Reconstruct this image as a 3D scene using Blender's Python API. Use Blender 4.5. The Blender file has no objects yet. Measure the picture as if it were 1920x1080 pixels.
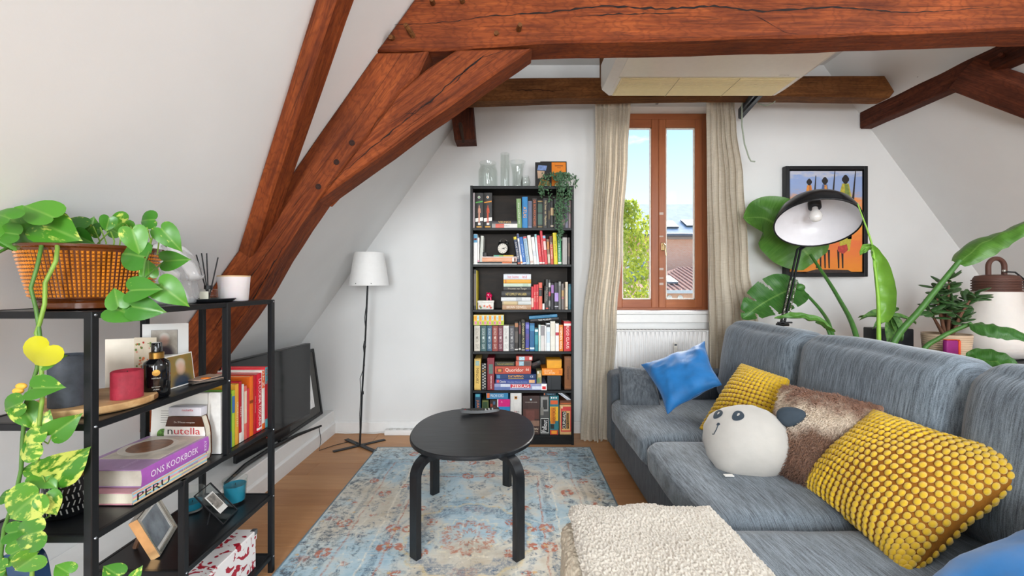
import bpy, bmesh, math, random
from mathutils import Vector, Matrix, Euler, noise
R = math.radians
SC = bpy.context.scene
COL = SC.collection
# ------------------------------------------------------------------ camera, sky, sun, exposure
F, HX, HY, CZ = 800.0, 960.0, 532.0, 1.256      # focal length and horizon in pixels of the 1920 x 1080 frame, eye height in metres
cam = bpy.data.objects.new('camera', bpy.data.cameras.new('camera')); COL.objects.link(cam)
cam.data.sensor_width = 36.0; cam.data.lens = 36.0*F/1920
cam.data.shift_y = -(540-HY)/1920
cam.location = (0, 0, CZ); cam.rotation_euler = (R(90), 0, 0)
cam.data.clip_start = 0.02; cam.data.clip_end = 200
SC.camera = cam
vs = SC.view_settings
vs.view_transform = 'Standard'; vs.look = 'None'; vs.gamma = 1.0; vs.use_curve_mapping = False
vs.exposure = 0.26
def srgb(h):
    if isinstance(h, str):
        h = h.lstrip('#'); h = [int(h[i:i+2], 16)/255 for i in (0, 2, 4)]
    return tuple(((c/12.92) if c <= 0.04045 else ((c+0.055)/1.055)**2.4) for c in h) + (1.0,)
W = bpy.data.worlds.new('sky'); SC.world = W; W.use_nodes = True
def build_sky():
    nt = W.node_tree; nt.nodes.clear(); N = nt.nodes.new; L = nt.links.new
    out = N('ShaderNodeOutputWorld'); bg = N('ShaderNodeBackground'); L(bg.outputs[0], out.inputs[0])
    tc = N('ShaderNodeTexCoord'); sep = N('ShaderNodeSeparateXYZ'); L(tc.outputs['Generated'], sep.inputs[0])
    gr = N('ShaderNodeValToRGB'); L(sep.outputs['Z'], gr.inputs[0])
    e = gr.color_ramp.elements
    e[0].position = 0.0; e[0].color = srgb('#eef6fc'); e[1].position = 0.6; e[1].color = srgb('#5f9fe6')
    a = e.new(0.16); a.color = srgb('#d6eaf9'); a = e.new(0.34); a.color = srgb('#a9d1f5')
    mp = N('ShaderNodeMapping'); mp.inputs['Scale'].default_value = (3.2, 3.2, 9.0); mp.inputs['Location'].default_value = (0.35, 0.1, 0.1)
    L(tc.outputs['Generated'], mp.inputs[0])
    nz = N('ShaderNodeTexNoise'); nz.inputs['Scale'].default_value = 1.6; nz.inputs['Detail'].default_value = 7; nz.inputs['Roughness'].default_value = 0.55
    L(mp.outputs[0], nz.inputs['Vector'])
    cr = N('ShaderNodeValToRGB'); L(nz.outputs[0], cr.inputs[0]); c = cr.color_ramp.elements
    c[0].position = 0.58; c[0].color = (0, 0, 0, 1); c[1].position = 0.70; c[1].color = (1, 1, 1, 1)
    mx = N('ShaderNodeMix'); mx.data_type = 'RGBA'; L(cr.outputs[0], mx.inputs[0]); L(gr.outputs[0], mx.inputs[6]); mx.inputs[7].default_value = srgb('#f7fafc')
    L(mx.outputs[2], bg.inputs[0]); bg.inputs[1].default_value = 1.35
build_sky()
sun = bpy.data.objects.new('sun', bpy.data.lights.new('sun', 'SUN')); COL.objects.link(sun)
sun.data.energy = 17.0; sun.data.angle = R(50); sun.data.color = (1.0, 0.96, 0.9)
SUNV = Vector((0.50, 0.80, 0.55)).normalized()                       # towards the sun
sun.rotation_euler = SUNV.to_track_quat('Z', 'Y').to_euler(); sun.location = (6, 9, 8)
def area(name, loc, target, sx, sy, power, col=(1, 1, 1)):
    l = bpy.data.lights.new(name, 'AREA'); l.shape = 'RECTANGLE'; l.size = sx; l.size_y = sy; l.energy = power; l.color = col
    o = bpy.data.objects.new(name, l); COL.objects.link(o); o.location = loc
    o.rotation_euler = (Vector(loc)-Vector(target)).to_track_quat('Z', 'Y').to_euler(); return o
# daylight through the roof window in the right slope; two fill lamps added at the rear wall
area('roof_window_daylight', (2.93, 0.55, 2.45), (1.93, 0.55, 1.71), 1.15, 1.5, 45, (0.92, 0.97, 1.0))
area('rear_fill_light', (-0.3, -3.0, 1.6), (0.4, 3, 1.45), 1.3, 1.7, 185, (0.92, 0.97, 1.0))
area('rear_fill_light', (2.2, -3.0, 1.6), (2.0, 3, 1.45), 1.3, 1.7, 60, (0.92, 0.97, 1.0))
# ------------------------------------------------------------------ pixel helpers: a pixel and a depth, height or side distance give a point
def P(x, y, D): return Vector(((x-HX)/F*D, D, CZ-(y-HY)/F*D))
def PZ(x, y, Z): return P(x, y, (CZ-Z)*F/(y-HY))
def PX(x, y, X): return P(x, y, X*F/(x-HX))
# ------------------------------------------------------------------ materials
MATS = {}
def nodes(name):
    m = bpy.data.materials.new(name); m.use_nodes = True; nt = m.node_tree
    b = nt.nodes.get('Principled BSDF'); return m, nt, b
def mixcol(nt, fac, a, b, mode='MIX'):
    mx = nt.nodes.new('ShaderNodeMix'); mx.data_type = 'RGBA'; mx.blend_type = mode
    for sock, v in ((mx.inputs[0], fac), (mx.inputs[6], a), (mx.inputs[7], b)):
        if hasattr(v, 'links') or isinstance(v, bpy.types.NodeSocket): nt.links.new(v, sock)
        else: sock.default_value = v
    return mx.outputs[2]
def coords(nt, scale=(1, 1, 1), rot=(0, 0, 0), kind='Object'):
    tc = nt.nodes.new('ShaderNodeTexCoord'); mp = nt.nodes.new('ShaderNodeMapping')
    mp.inputs['Scale'].default_value = scale; mp.inputs['Rotation'].default_value = rot
    nt.links.new(tc.outputs[kind], mp.inputs[0]); return mp.outputs[0]
def noise_tex(nt, vec, scale, detail=4, rough=0.55, dist=0.0):
    n = nt.nodes.new('ShaderNodeTexNoise'); n.inputs['Scale'].default_value = scale; n.inputs['Detail'].default_value = detail
    n.inputs['Roughness'].default_value = rough; n.inputs['Distortion'].default_value = dist
    if vec is not None: nt.links.new(vec, n.inputs['Vector'])
    return n.outputs[0]
def ramp(nt, fac, stops, interp='LINEAR'):
    r = nt.nodes.new('ShaderNodeValToRGB'); r.color_ramp.interpolation = interp; e = r.color_ramp.elements
    while len(e) < len(stops): e.new(0.5)
    for k, (p, c) in enumerate(stops): e[k].position = p; e[k].color = c if len(c) == 4 else (*c, 1)
    nt.links.new(fac, r.inputs[0]); return r.outputs[0]
def math_n(nt, op, a, b=None, c=None):
    n = nt.nodes.new('ShaderNodeMath'); n.operation = op
    for k, v in enumerate((a, b, c)):
        if v is None: continue
        if isinstance(v, (int, float)): n.inputs[k].default_value = v
        else: nt.links.new(v, n.inputs[k])
    return n.outputs[0]
def bump(nt, b, h, strength=0.3, dist=0.01):
    n = nt.nodes.new('ShaderNodeBump'); n.inputs['Strength'].default_value = strength; n.inputs['Distance'].default_value = dist
    nt.links.new(h, n.inputs['Height']); nt.links.new(n.outputs[0], b.inputs['Normal']); return n
def M(col, rough=0.5, metal=0.0, var=0.06, scale=30, bmp=0.0, bscale=200, coat=0.0, trans=0.0, ior=1.45, spec=0.5, sheen=0.0, sub=0.0, stretch=(1, 1, 1), emit=0):
    key = (str(col), rough, metal, var, scale, bmp, bscale, coat, trans, ior, spec, sheen, sub, stretch, emit)
    if key in MATS: return MATS[key]
    m, nt, b = nodes('mat_%03d' % len(MATS)); c = srgb(col)
    b.inputs['Roughness'].default_value = rough; b.inputs['Metallic'].default_value = metal
    b.inputs['Specular IOR Level'].default_value = spec; b.inputs['Coat Weight'].default_value = coat
    b.inputs['Transmission Weight'].default_value = trans; b.inputs['IOR'].default_value = ior
    b.inputs['Sheen Weight'].default_value = sheen
    if sub: b.inputs['Subsurface Weight'].default_value = sub; b.inputs['Subsurface Radius'].default_value = (0.02, 0.01, 0.006)
    vec = coords(nt, stretch)
    if var > 0:
        nz = noise_tex(nt, vec, scale)
        lo = tuple(max(0, x*(1-2.2*var)) for x in c[:3]) + (1,); hi = tuple(min(1, x*(1+2.2*var)) for x in c[:3]) + (1,)
        nt.links.new(ramp(nt, nz, [(0.25, lo), (0.75, hi)]), b.inputs['Base Color'])
    else: b.inputs['Base Color'].default_value = c
    if bmp: bump(nt, b, noise_tex(nt, vec, bscale, 3), bmp, 0.004)
    if emit: b.inputs['Emission Color'].default_value = c; b.inputs['Emission Strength'].default_value = emit
    MATS[key] = m; return m
def m_beam(dark='#4a1f12', mid='#7d3c20', lite='#a35a33'):
    m, nt, b = nodes('old_oak_beam')
    v = coords(nt, (1.0, 9, 9)); v2 = coords(nt, (0.9, 26, 26)); v3 = coords(nt, (1, 1, 1))
    big = noise_tex(nt, v3, 2.6, 3); g1 = noise_tex(nt, v, 2.2, 6, 0.6, 1.6); g2 = noise_tex(nt, v2, 3.0, 5, 0.65, 0.8)
    c = ramp(nt, g1, [(0.28, srgb(dark)), (0.5, srgb(mid)), (0.72, srgb(lite))])
    c = mixcol(nt, 0.45, c, ramp(nt, g2, [(0.3, srgb(dark)), (0.62, srgb(lite))]), 'MIX')
    c = mixcol(nt, ramp(nt, big, [(0.35, (0, 0, 0)), (0.7, (0.5, 0.5, 0.5))]), c, srgb(dark), 'MULTIPLY')
    w = nt.nodes.new('ShaderNodeTexWave'); w.wave_type = 'RINGS'; w.rings_direction = 'Z'; w.inputs['Scale'].default_value = 16; w.inputs['Distortion'].default_value = 14
    w.inputs['Detail'].default_value = 3; w.inputs['Detail Scale'].default_value = 1.4; nt.links.new(coords(nt, (0.35, 1.2, 1.2)), w.inputs[0])
    c = mixcol(nt, ramp(nt, w.outputs[0], [(0.0, (0.34, 0.34, 0.34)), (0.45, (0, 0, 0))]), c, srgb(dark))
    cr = noise_tex(nt, coords(nt, (0.55, 13, 13)), 1.0, 3, 0.5, 0.6)
    crack = ramp(nt, cr, [(0.487, (0, 0, 0)), (0.499, (1, 1, 1)), (0.503, (1, 1, 1)), (0.515, (0, 0, 0))])
    msk = ramp(nt, noise_tex(nt, coords(nt, (0.8, 2, 2)), 2.0, 2), [(0.5, (0, 0, 0)), (0.6, (0.55, 0.55, 0.55))])
    cm = mixcol(nt, msk, (0, 0, 0, 1), crack)
    c = mixcol(nt, cm, c, srgb('#1d0c07'))
    nt.links.new(c, b.inputs['Base Color']); b.inputs['Roughness'].default_value = 0.68; b.inputs['Specular IOR Level'].default_value = 0.2
    h = math_n(nt, 'ADD', g2, math_n(nt, 'MULTIPLY', cm, -1.2)); bump(nt, b, math_n(nt, 'ADD', h, g1), 0.45, 0.01); return m
def m_wood(a, bcol, c3, scale=(1, 12, 12), rough=0.45, rnd=True, name='wood', spec=0.5):
    m, nt, b = nodes(name); v = coords(nt, scale)
    if rnd:
        oi = nt.nodes.new('ShaderNodeObjectInfo'); ad = nt.nodes.new('ShaderNodeVectorMath'); ad.operation = 'ADD'
        ml = nt.nodes.new('ShaderNodeMath'); ml.operation = 'MULTIPLY'; ml.inputs[1].default_value = 37; nt.links.new(oi.outputs['Random'], ml.inputs[0])
        nt.links.new(v, ad.inputs[0]); nt.links.new(ml.outputs[0], ad.inputs[1]); v = ad.outputs[0]
    g = noise_tex(nt, v, 2.0, 6, 0.6, 0.7)
    c = ramp(nt, g, [(0.25, srgb(a)), (0.5, srgb(bcol)), (0.75, srgb(c3))])
    if rnd: c = mixcol(nt, 0.5, c, mixcol(nt, oi.outputs['Random'], srgb(a), srgb(c3)))
    nt.links.new(c, b.inputs['Base Color']); b.inputs['Roughness'].default_value = rough; b.inputs['Specular IOR Level'].default_value = spec; bump(nt, b, g, 0.12, 0.003); return m
def m_fabric(c1, c2, stretch=(1, 1, 1), rough=0.95, scale=60, bmp=0.5, sheen=0.3):
    m, nt, b = nodes('woven_fabric')
    a1 = noise_tex(nt, coords(nt, stretch), scale, 3, 0.7); a2 = noise_tex(nt, coords(nt, (1, 1, 1)), 420, 2)
    f = math_n(nt, 'ADD', math_n(nt, 'MULTIPLY', a1, 0.65), math_n(nt, 'MULTIPLY', a2, 0.35))
    nt.links.new(ramp(nt, f, [(0.38, srgb(c1)), (0.62, srgb(c2))]), b.inputs['Base Color'])
    b.inputs['Roughness'].default_value = rough; b.inputs['Sheen Weight'].default_value = sheen; b.inputs['Sheen Roughness'].default_value = 0.4
    bump(nt, b, f, bmp, 0.003); return m
def m_glass(col=(1, 1, 1), rough=0.0, keep=0.85, refl=0.03):
    # clear glass whose shadow is light: glossy reflection over transparency
    m, nt, b = nodes('clear_glass'); nt.nodes.remove(b); out = nt.nodes['Material Output']
    tr = nt.nodes.new('ShaderNodeBsdfTransparent'); tr.inputs[0].default_value = (*[keep*c for c in col], 1)
    gl = nt.nodes.new('ShaderNodeBsdfGlossy'); gl.inputs['Roughness'].default_value = rough; gl.inputs[0].default_value = (1, 1, 1, 1)
    fr = nt.nodes.new('ShaderNodeLayerWeight'); fr.inputs[0].default_value = 0.5
    fac = math_n(nt, 'ADD', math_n(nt, 'MULTIPLY', math_n(nt, 'POWER', fr.outputs['Facing'], 4.0), 0.55 if refl > 0.01 else 0.1), refl)
    mx = nt.nodes.new('ShaderNodeMixShader'); nt.links.new(fac, mx.inputs[0]); nt.links.new(tr.outputs[0], mx.inputs[1]); nt.links.new(gl.outputs[0], mx.inputs[2])
    nt.links.new(mx.outputs[0], out.inputs[0]); return m
# ------------------------------------------------------------------ mesh builder
class MB:
    def __init__(s): s.v = []; s.f = []
    def add(s, vs, fs, mat=None):
        n = len(s.v)
        for p in vs: s.v.append((mat @ Vector(p)) if mat is not None else Vector(p))
        s.f += [[i+n for i in f] for f in fs]; return s
    def box(s, lo, hi, r=0.0, seg=2, mat=None):
        x0, y0, z0 = lo; x1, y1, z1 = hi
        vs = [(x0, y0, z0), (x1, y0, z0), (x1, y1, z0), (x0, y1, z0), (x0, y0, z1), (x1, y0, z1), (x1, y1, z1), (x0, y1, z1)]
        fs = [(3, 2, 1, 0), (4, 5, 6, 7), (0, 1, 5, 4), (1, 2, 6, 5), (2, 3, 7, 6), (3, 0, 4, 7)]
        if r <= 0: return s.add(vs, fs, mat)
        bm = bmesh.new(); bv = [bm.verts.new(p) for p in vs]
        for f in fs: bm.faces.new([bv[i] for i in f])
        bmesh.ops.bevel(bm, geom=bm.edges[:], offset=min(r, 0.49*min(abs(x1-x0), abs(y1-y0), abs(z1-z0))), segments=seg, profile=0.5, affect='EDGES')
        return s.bm(bm, mat)
    def bm(s, bm, mat=None):
        bm.verts.index_update(); s.add([v.co.copy() for v in bm.verts], [[v.index for v in f.verts] for f in bm.faces], mat); bm.free(); return s
    def lathe(s, prof, n=24, c=(0, 0, 0), mat=None, a0=0.0, a1=None, caps=False):
        full = a1 is None; a1 = a0+2*math.pi if full else a1; k = n if full else n+1; vs = []; fs = []
        for r, z in prof:
            for i in range(k):
                a = a0+(a1-a0)*i/n; vs.append((c[0]+r*math.cos(a), c[1]+r*math.sin(a), c[2]+z))
        for j in range(len(prof)-1):
            for i in range(n):
                i2 = (i+1) % k; fs.append((j*k+i, j*k+i2, (j+1)*k+i2, (j+1)*k+i))
        if full and caps:
            if prof[0][0] > 1e-5: fs.append(tuple(reversed(range(k))))
            if prof[-1][0] > 1e-5: fs.append(tuple(range((len(prof)-1)*k, len(prof)*k)))
        return s.add(vs, fs, mat)
    def cyl(s, c, r, h, n=20, r2=None, mat=None):
        r2 = r if r2 is None else r2; return s.lathe([(r, 0), (r2, h)], n, c, mat, caps=True)
    def tube(s, pts, r, n=8, caps=True, mat=None):
        pts = [Vector(p) for p in pts]; k = len(pts); rs = r if isinstance(r, (list, tuple)) else [r]*k
        t = (pts[1]-pts[0]).normalized(); up = Vector((0, 0, 1)) if abs(t.z) < 0.95 else Vector((1, 0, 0)); u = t.cross(up).normalized(); vs = []; fs = []
        for i in range(k):
            t = (pts[min(i+1, k-1)]-pts[max(i-1, 0)]).normalized(); u = (u-t*u.dot(t)).normalized(); w = t.cross(u)
            for j in range(n):
                a = 2*math.pi*j/n; vs.append(pts[i]+(u*math.cos(a)+w*math.sin(a))*rs[i])
        for i in range(k-1):
            for j in range(n): fs.append((i*n+j, i*n+(j+1) % n, (i+1)*n+(j+1) % n, (i+1)*n+j))
        if caps: fs.append(tuple(reversed(range(n)))); fs.append(tuple(range((k-1)*n, k*n)))
        return s.add(vs, fs, mat)
    def prism(s, poly, a0, a1, axis='y', mat=None):
        def q(p, a): return {'y': (p[0], a, p[1]), 'x': (a, p[0], p[1]), 'z': (p[0], p[1], a)}[axis]
        n = len(poly); vs = [q(p, a0) for p in poly]+[q(p, a1) for p in poly]
        fs = [tuple(range(n)), tuple(reversed(range(n, 2*n)))]+[(i, i+n, (i+1) % n+n, (i+1) % n) for i in range(n)]
        return s.add(vs, fs, mat)
    def grid(s, nu, nv, fn, mat=None, wrap=False):
        vs = [fn(i/nu, j/nv) for j in range(nv+1) for i in range(nu+1)]
        fs = [(j*(nu+1)+i, j*(nu+1)+i+1, (j+1)*(nu+1)+i+1, (j+1)*(nu+1)+i) for j in range(nv) for i in range(nu)]
        return s.add(vs, fs, mat)
    def ball(s, c, rx, ry=None, rz=None, n=16, m=10, mat=None):
        ry = rx if ry is None else ry; rz = rx if rz is None else rz
        pr = [(math.sin(math.pi*j/m), -math.cos(math.pi*j/m)) for j in range(m+1)]; pr[0] = (0.001, -1); pr[-1] = (0.001, 1)
        T = Matrix.Translation(c) @ Matrix.Diagonal((rx, ry, rz, 1)); return s.lathe(pr, n, mat=(mat @ T) if mat is not None else T)
    def strip(s, pts, wds, nrm, mat=None):
        pts = [Vector(p) for p in pts]; nrm = Vector(nrm); vs = []; fs = []
        for i, p in enumerate(pts):
            t = (pts[min(i+1, len(pts)-1)]-pts[max(i-1, 0)]).normalized(); sd = t.cross(nrm).normalized()*wds[i]*0.5
            vs += [p-sd, p+sd]
        for i in range(len(pts)-1): fs.append((2*i, 2*i+1, 2*i+3, 2*i+2))
        return s.add(vs, fs, mat)
def fixnormals(me):
    bm = bmesh.new(); bm.from_mesh(me); bmesh.ops.recalc_face_normals(bm, faces=bm.faces[:]); bm.to_mesh(me); bm.free()
def mesh_of(name, mb, mat, smooth=None, fix=True):
    me = bpy.data.meshes.new(name); me.from_pydata([tuple(p) for p in mb.v], [], mb.f)
    if fix: fixnormals(me)
    me.materials.append(mat)
    if smooth is not None:
        me.polygons.foreach_set('use_smooth', [True]*len(me.polygons))
        if smooth < 179: me.set_sharp_from_angle(angle=R(smooth))
    me.update(); return me
ROOTLOC = {}
def obj(name, mb, mat, parent=None, world=False, smooth=None, fix=True, kind=None, loc=None):
    """one mesh object; world=True: the builder holds world coordinates and the (unrotated) parent's place is taken off"""
    if world:
        if parent is not None: o0 = ROOTLOC.get(parent.name, Vector((0, 0, 0)))
        else:
            xs = [p.x for p in mb.v]; ys = [p.y for p in mb.v]; zs = [p.z for p in mb.v]
            o0 = Vector(((min(xs)+max(xs))/2, (min(ys)+max(ys))/2, min(zs)))
        mb.v = [p-o0 for p in mb.v]
    o = bpy.data.objects.new(name, mesh_of(name, mb, mat, smooth, fix)); COL.objects.link(o)
    if parent is not None: o.parent = parent; ROOTLOC[o.name] = ROOTLOC.get(parent.name, Vector((0, 0, 0))) if loc is None else ROOTLOC.get(parent.name, Vector((0,0,0)))+Vector(loc)
    elif world: o.location = o0; ROOTLOC[o.name] = o0.copy()
    if loc is not None: o.location = loc
    if kind: o['kind'] = kind
    return o
def inst(name, me, parent=None, loc=(0, 0, 0), rot=(0, 0, 0), scale=(1, 1, 1), mtx=None):
    o = bpy.data.objects.new(name, me); COL.objects.link(o); o.parent = parent
    if mtx is not None: o.matrix_local = mtx
    else: o.location = loc; o.rotation_euler = rot; o.scale = scale
    return o
def tag(o, label, cat, group=None):
    o['label'] = label; o['category'] = cat
    if group: o['group'] = group
    return o
def thing(name, label, cat, loc=(0, 0, 0), rot=(0, 0, 0), group=None):
    o = bpy.data.objects.new(name, None); COL.objects.link(o); o.location = loc; o.rotation_euler = rot; o.empty_display_size = 0.05
    ROOTLOC[o.name] = Vector(loc); return tag(o, label, cat, group)
def struct(name, mb, mat, smooth=None, label=None):
    o = obj(name, mb, mat, None, False, smooth); o['kind'] = 'structure'
    if label: o['label'] = label
    return o
TEXTS = []
def text(s, parent, mtx, w, h, mat, name='lettering', keep=True):
    """flat lettering centred on mtx (local), reading along its x axis, fitted into w x h"""
    c = bpy.data.curves.new('txt', 'FONT'); c.body = s; c.align_x = 'CENTER'; c.align_y = 'CENTER'; c.size = 1.0; c.resolution_u = 2
    o = bpy.data.objects.new('txt', c); TEXTS.append((o, parent, mtx, w, h, mat, name, keep))
def flush_texts():
    for t in TEXTS: COL.objects.link(t[0])
    dg = bpy.context.evaluated_depsgraph_get(); dg.update(); out = []
    for o, parent, mtx, w, h, mat, name, keep in TEXTS: out.append(bpy.data.meshes.new_from_object(o.evaluated_get(dg)))
    for me, (o, parent, mtx, w, h, mat, name, keep) in zip(out, TEXTS):
        if len(me.vertices):
            xs = [v.co.x for v in me.vertices]; ys = [v.co.y for v in me.vertices]
            cx, cy = (min(xs)+max(xs))/2, (min(ys)+max(ys))/2; bw, bh = max(xs)-min(xs), max(ys)-min(ys)
            sx, sy = w/max(bw, 1e-4), h/max(bh, 1e-4)
            if keep: sx = min(sx, sy*1.25); sy = min(sy, sx*2.2)
            for v in me.vertices: v.co = ((v.co.x-cx)*sx, (v.co.y-cy)*sy, 0)
            me.materials.clear(); me.materials.append(mat); me.name = name
            n = bpy.data.objects.new(name, me); COL.objects.link(n); n.parent = parent; n.matrix_local = mtx
        c = o.data; bpy.data.objects.remove(o); bpy.data.curves.remove(c)
FRONT = Matrix.Rotation(R(90), 4, 'X')                                # text facing -Y, upright
DOWN = FRONT @ Matrix.Rotation(R(-90), 4, 'Z')                        # text facing -Y, reading downwards
UPW = FRONT @ Matrix.Rotation(R(90), 4, 'Z')
def T(x, y, z): return Matrix.Translation((x, y, z))
def wob(p, s, k, seed=0.0):
    return Vector((noise.noise(p*s+Vector((seed, 0, 0))), noise.noise(p*s+Vector((0, seed+7.3, 0))), noise.noise(p*s+Vector((0, 0, seed+3.1)))))*k
# ------------------------------------------------------------------ the room
BEAM = m_beam('#46190a', '#7d3818', '#a05326'); BEAM2 = m_beam('#4a2a12', '#774824', '#99683a'); BEAMD = m_beam('#32140d', '#572a1b', '#7c4128')
WALL = M('#dcdcdb', 0.85, var=0.012, scale=3, bmp=0.05, bscale=120)
TRIM = M('#e4e3e1', 0.5, var=0.01)
YB = 3.60
def LX(z): return (z-3.279)/1.42                                      # left slope: x at height z
def RX(z): return (6.65-z)/1.35                                       # right slope
KN = LX(0.75)
mb = MB(); hx0, hx1, hz0, hz1 = 0.850, 1.720, 1.0, 2.750
for lo, hi in (((-2.3, YB, -0.1), (hx0, 3.86, 3.3)), ((hx1, YB, -0.1), (5.2, 3.86, 3.3)), ((hx0, YB, -0.1), (hx1, 3.86, hz0)), ((hx0, YB, hz1), (hx1, 3.86, 3.3))): mb.box(lo, hi)
struct('wall_back', mb, WALL)
struct('wall_left', MB().prism([(KN, -0.1), (KN, 0.75), (LX(3.1), 3.1), (LX(3.1)-0.1, 3.3), (KN-0.3, 0.8), (KN-0.3, -0.1)], -3.2, YB), WALL)
# right slope with the roof window opening (y -0.05 .. 1.15)
mb = MB()
def slope_r(y0, y1, za, zb): mb.prism([(RX(za), za), (RX(zb), zb), (RX(zb)+0.22, zb+0.05), (RX(za)+0.22, za+0.05)], y0, y1)
slope_r(-3.2, -0.3, -0.1, 3.1); slope_r(1.4, YB, -0.1, 3.1); slope_r(-0.3, 1.4, -0.1, 1.9); slope_r(-0.3, 1.4, 3.0, 3.1)
struct('wall_right', mb, WALL)
struct('ceiling', MB().box((LX(3.1)-0.15, -3.2, 3.1), (RX(3.1)+0.25, YB, 3.3)), WALL)
mb = MB()
for lo, hi in (((-2.3, -3.35, -0.1), (-0.95, -3.1, 3.3)), ((0.35, -3.35, -0.1), (1.55, -3.1, 3.3)), ((2.85, -3.35, -0.1), (5.2, -3.1, 3.3)),
               ((-0.95, -3.35, -0.1), (0.35, -3.1, 0.75)), ((-0.95, -3.35, 2.45), (0.35, -3.1, 3.3)), ((1.55, -3.35, -0.1), (2.85, -3.1, 0.75)), ((1.55, -3.35, 2.45), (2.85, -3.1, 3.3))): mb.box(lo, hi)
struct('wall_rear', mb, WALL)
# floor: boards over a sub floor
OAK = m_wood('#a8754a', '#bb875a', '#cb996a', (1.4, 16, 16), 0.42, True, 'oak_boards')
fl = struct('floor', MB().box((-2.3, -3.3, -0.12), (5.2, YB+0.05, -0.016)), M('#6b4a30', 0.8))
random.seed(3); pm = {}
y = -1.0; row = 0
while y < YB-0.01:
    w = min(0.19, YB-y); x = -1.78-random.uniform(0.0, 0.7)
    while x < 4.9:
        L = random.choice((1.1, 1.35, 1.6, 1.9)); x0, x1 = max(x, -1.78), min(x+L, 4.9)
        if x1-x0 > 0.05:
            k = (round(x1-x0, 3), round(w, 3))
            if k not in pm: pm[k] = mesh_of('plank', MB().box((0, 0, -0.016), (k[0]-0.0015, k[1]-0.0015, 0.0), 0.0012, 1), OAK)
            inst('plank', pm[k], fl, (x0, y, 0))
        x += L
    y += w; row += 1
# the ledge under the left slope, skirtings
lg = struct('trim_1', MB().box((KN, -1.0, 0.0), (-1.50, YB, 0.19), 0.004, 1), TRIM, label='low white plinth under the left slope')
def skirt(name, p0, p1, h=0.10, t=0.016):
    p0 = Vector((*p0, 0)); p1 = Vector((*p1, 0)); d = (p1-p0); L = d.length; a = math.atan2(d.y, d.x)
    m = MB().prism([(0, 0), (-t, 0), (-t, h-0.012), (-t*0.55, h-0.004), (0, h)], 0, L, 'x', Matrix.Translation(p0) @ Matrix.Rotation(a, 4, 'Z')); return struct(name, m, TRIM)
skirt('baseboard_back', (-1.50, YB), (hx0-0.1, YB)); skirt('baseboard_left', (-1.50, -1.0), (-1.50, YB))
skirt('baseboard_window', (hx0-0.1, YB), (4.9, YB))
# ------------------------------------------------------------------ old timbers
def put(name, mb, mat, parent, xdir, smooth=None):
    x = Vector(xdir).normalized(); up = Vector((0, 1, 0)) if abs(x.y) < 0.9 else Vector((0, 0, 1)); yv = (up-x*up.dot(x)).normalized(); z = x.cross(yv)
    q = Matrix((x, yv, z)).transposed().to_4x4(); c = sum(mb.v, Vector())/len(mb.v); inv = (Matrix.Translation(c) @ q).inverted()
    mb.v = [inv @ p for p in mb.v]; o = bpy.data.objects.new(name, mesh_of(name, mb, mat, smooth)); COL.objects.link(o); o.parent = parent
    o.matrix_local = Matrix.Translation(c-ROOTLOC[parent.name]) @ q; return o
def dens(poly, step=0.07, amp=0.004, seed=0, closed=True):
    out = []; n = len(poly)
    for i in range(n):
        a = Vector(poly[i]); b = Vector(poly[(i+1) % n]); k = max(1, int((b-a).length/step))
        for j in range(k):
            p = a.lerp(b, j/k); d = (b-a).normalized(); nn = Vector((-d.y, d.x)); s = amp*noise.noise(Vector((p.x*5+seed, p.y*5, seed*3.7))) if j else 0
            out.append(p+nn*s)
    return out
def slab(poly, y0, y1, seed=0, amp=0.004, ch=0.010):
    """hewn slab: polygon in x,z with chamfered arrises"""
    poly = dens(poly, 0.07, amp, seed); n = len(poly); c = sum(poly, Vector((0, 0)))/n; area2 = sum(poly[i].x*poly[(i+1) % n].y-poly[(i+1) % n].x*poly[i].y for i in range(n))
    sg = 1 if area2 > 0 else -1; ins = []
    for i in range(n):
        a, b, d = poly[i-1], poly[i], poly[(i+1) % n]; t = (d-a).normalized(); ins.append(b+Vector((-t.y, t.x))*sg*ch)
    m = MB(); rings = [(ins, y0), (poly, y0+ch), (poly, y1-ch), (ins, y1)]
    vs = [(p.x, yy, p.y) for r, yy in rings for p in r]; fs = [tuple(range(n)), tuple(range(3*n, 4*n))]
    for k in range(3):
        for i in range(n): fs.append((k*n+i, k*n+(i+1) % n, (k+1)*n+(i+1) % n, (k+1)*n+i))
    return m.add(vs, fs)
def px2(pts, D): return [((x-HX)/F*D, CZ-(y-HY)/F*D) for x, y in pts]
def crack(parent, pts, D, w=0.006, seed=0):
    pp = []; random.seed(seed); pts = [Vector((*q, 0)) for q in px2(pts, D)]
    for a, b in zip(pts[:-1], pts[1:]):
        k = max(2, int((b-a).length/0.025))
        for j in range(k): pp.append(a.lerp(b, j/k)+Vector((random.uniform(-1, 1), random.uniform(-1, 1), 0))*0.0035)
    pp.append(pts[-1]); wd = [w*(0.25+random.random())*math.sin(math.pi*min(1, max(0.08, (i+0.5)/len(pp))))for i in range(len(pp))]
    obj('drying_crack', MB().strip([(p.x, D-0.0012, p.y) for p in pp], wd, (0, -1, 0)), M('#170905', 0.9), parent, True)
def peg(parent, base, tip, r=0.012, mat=None): obj('peg', MB().tube([base, Vector(base).lerp(Vector(tip), 0.6), tip], [r, r*0.95, r*0.8], 8), mat or BEAM2, parent, True, 40)
DT = 2.03
t = thing('collar_beam', 'massive reddish oak beam spanning the room under the ceiling with wooden pegs', 'beam', (1.2, 2.11, 2.38))
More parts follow.
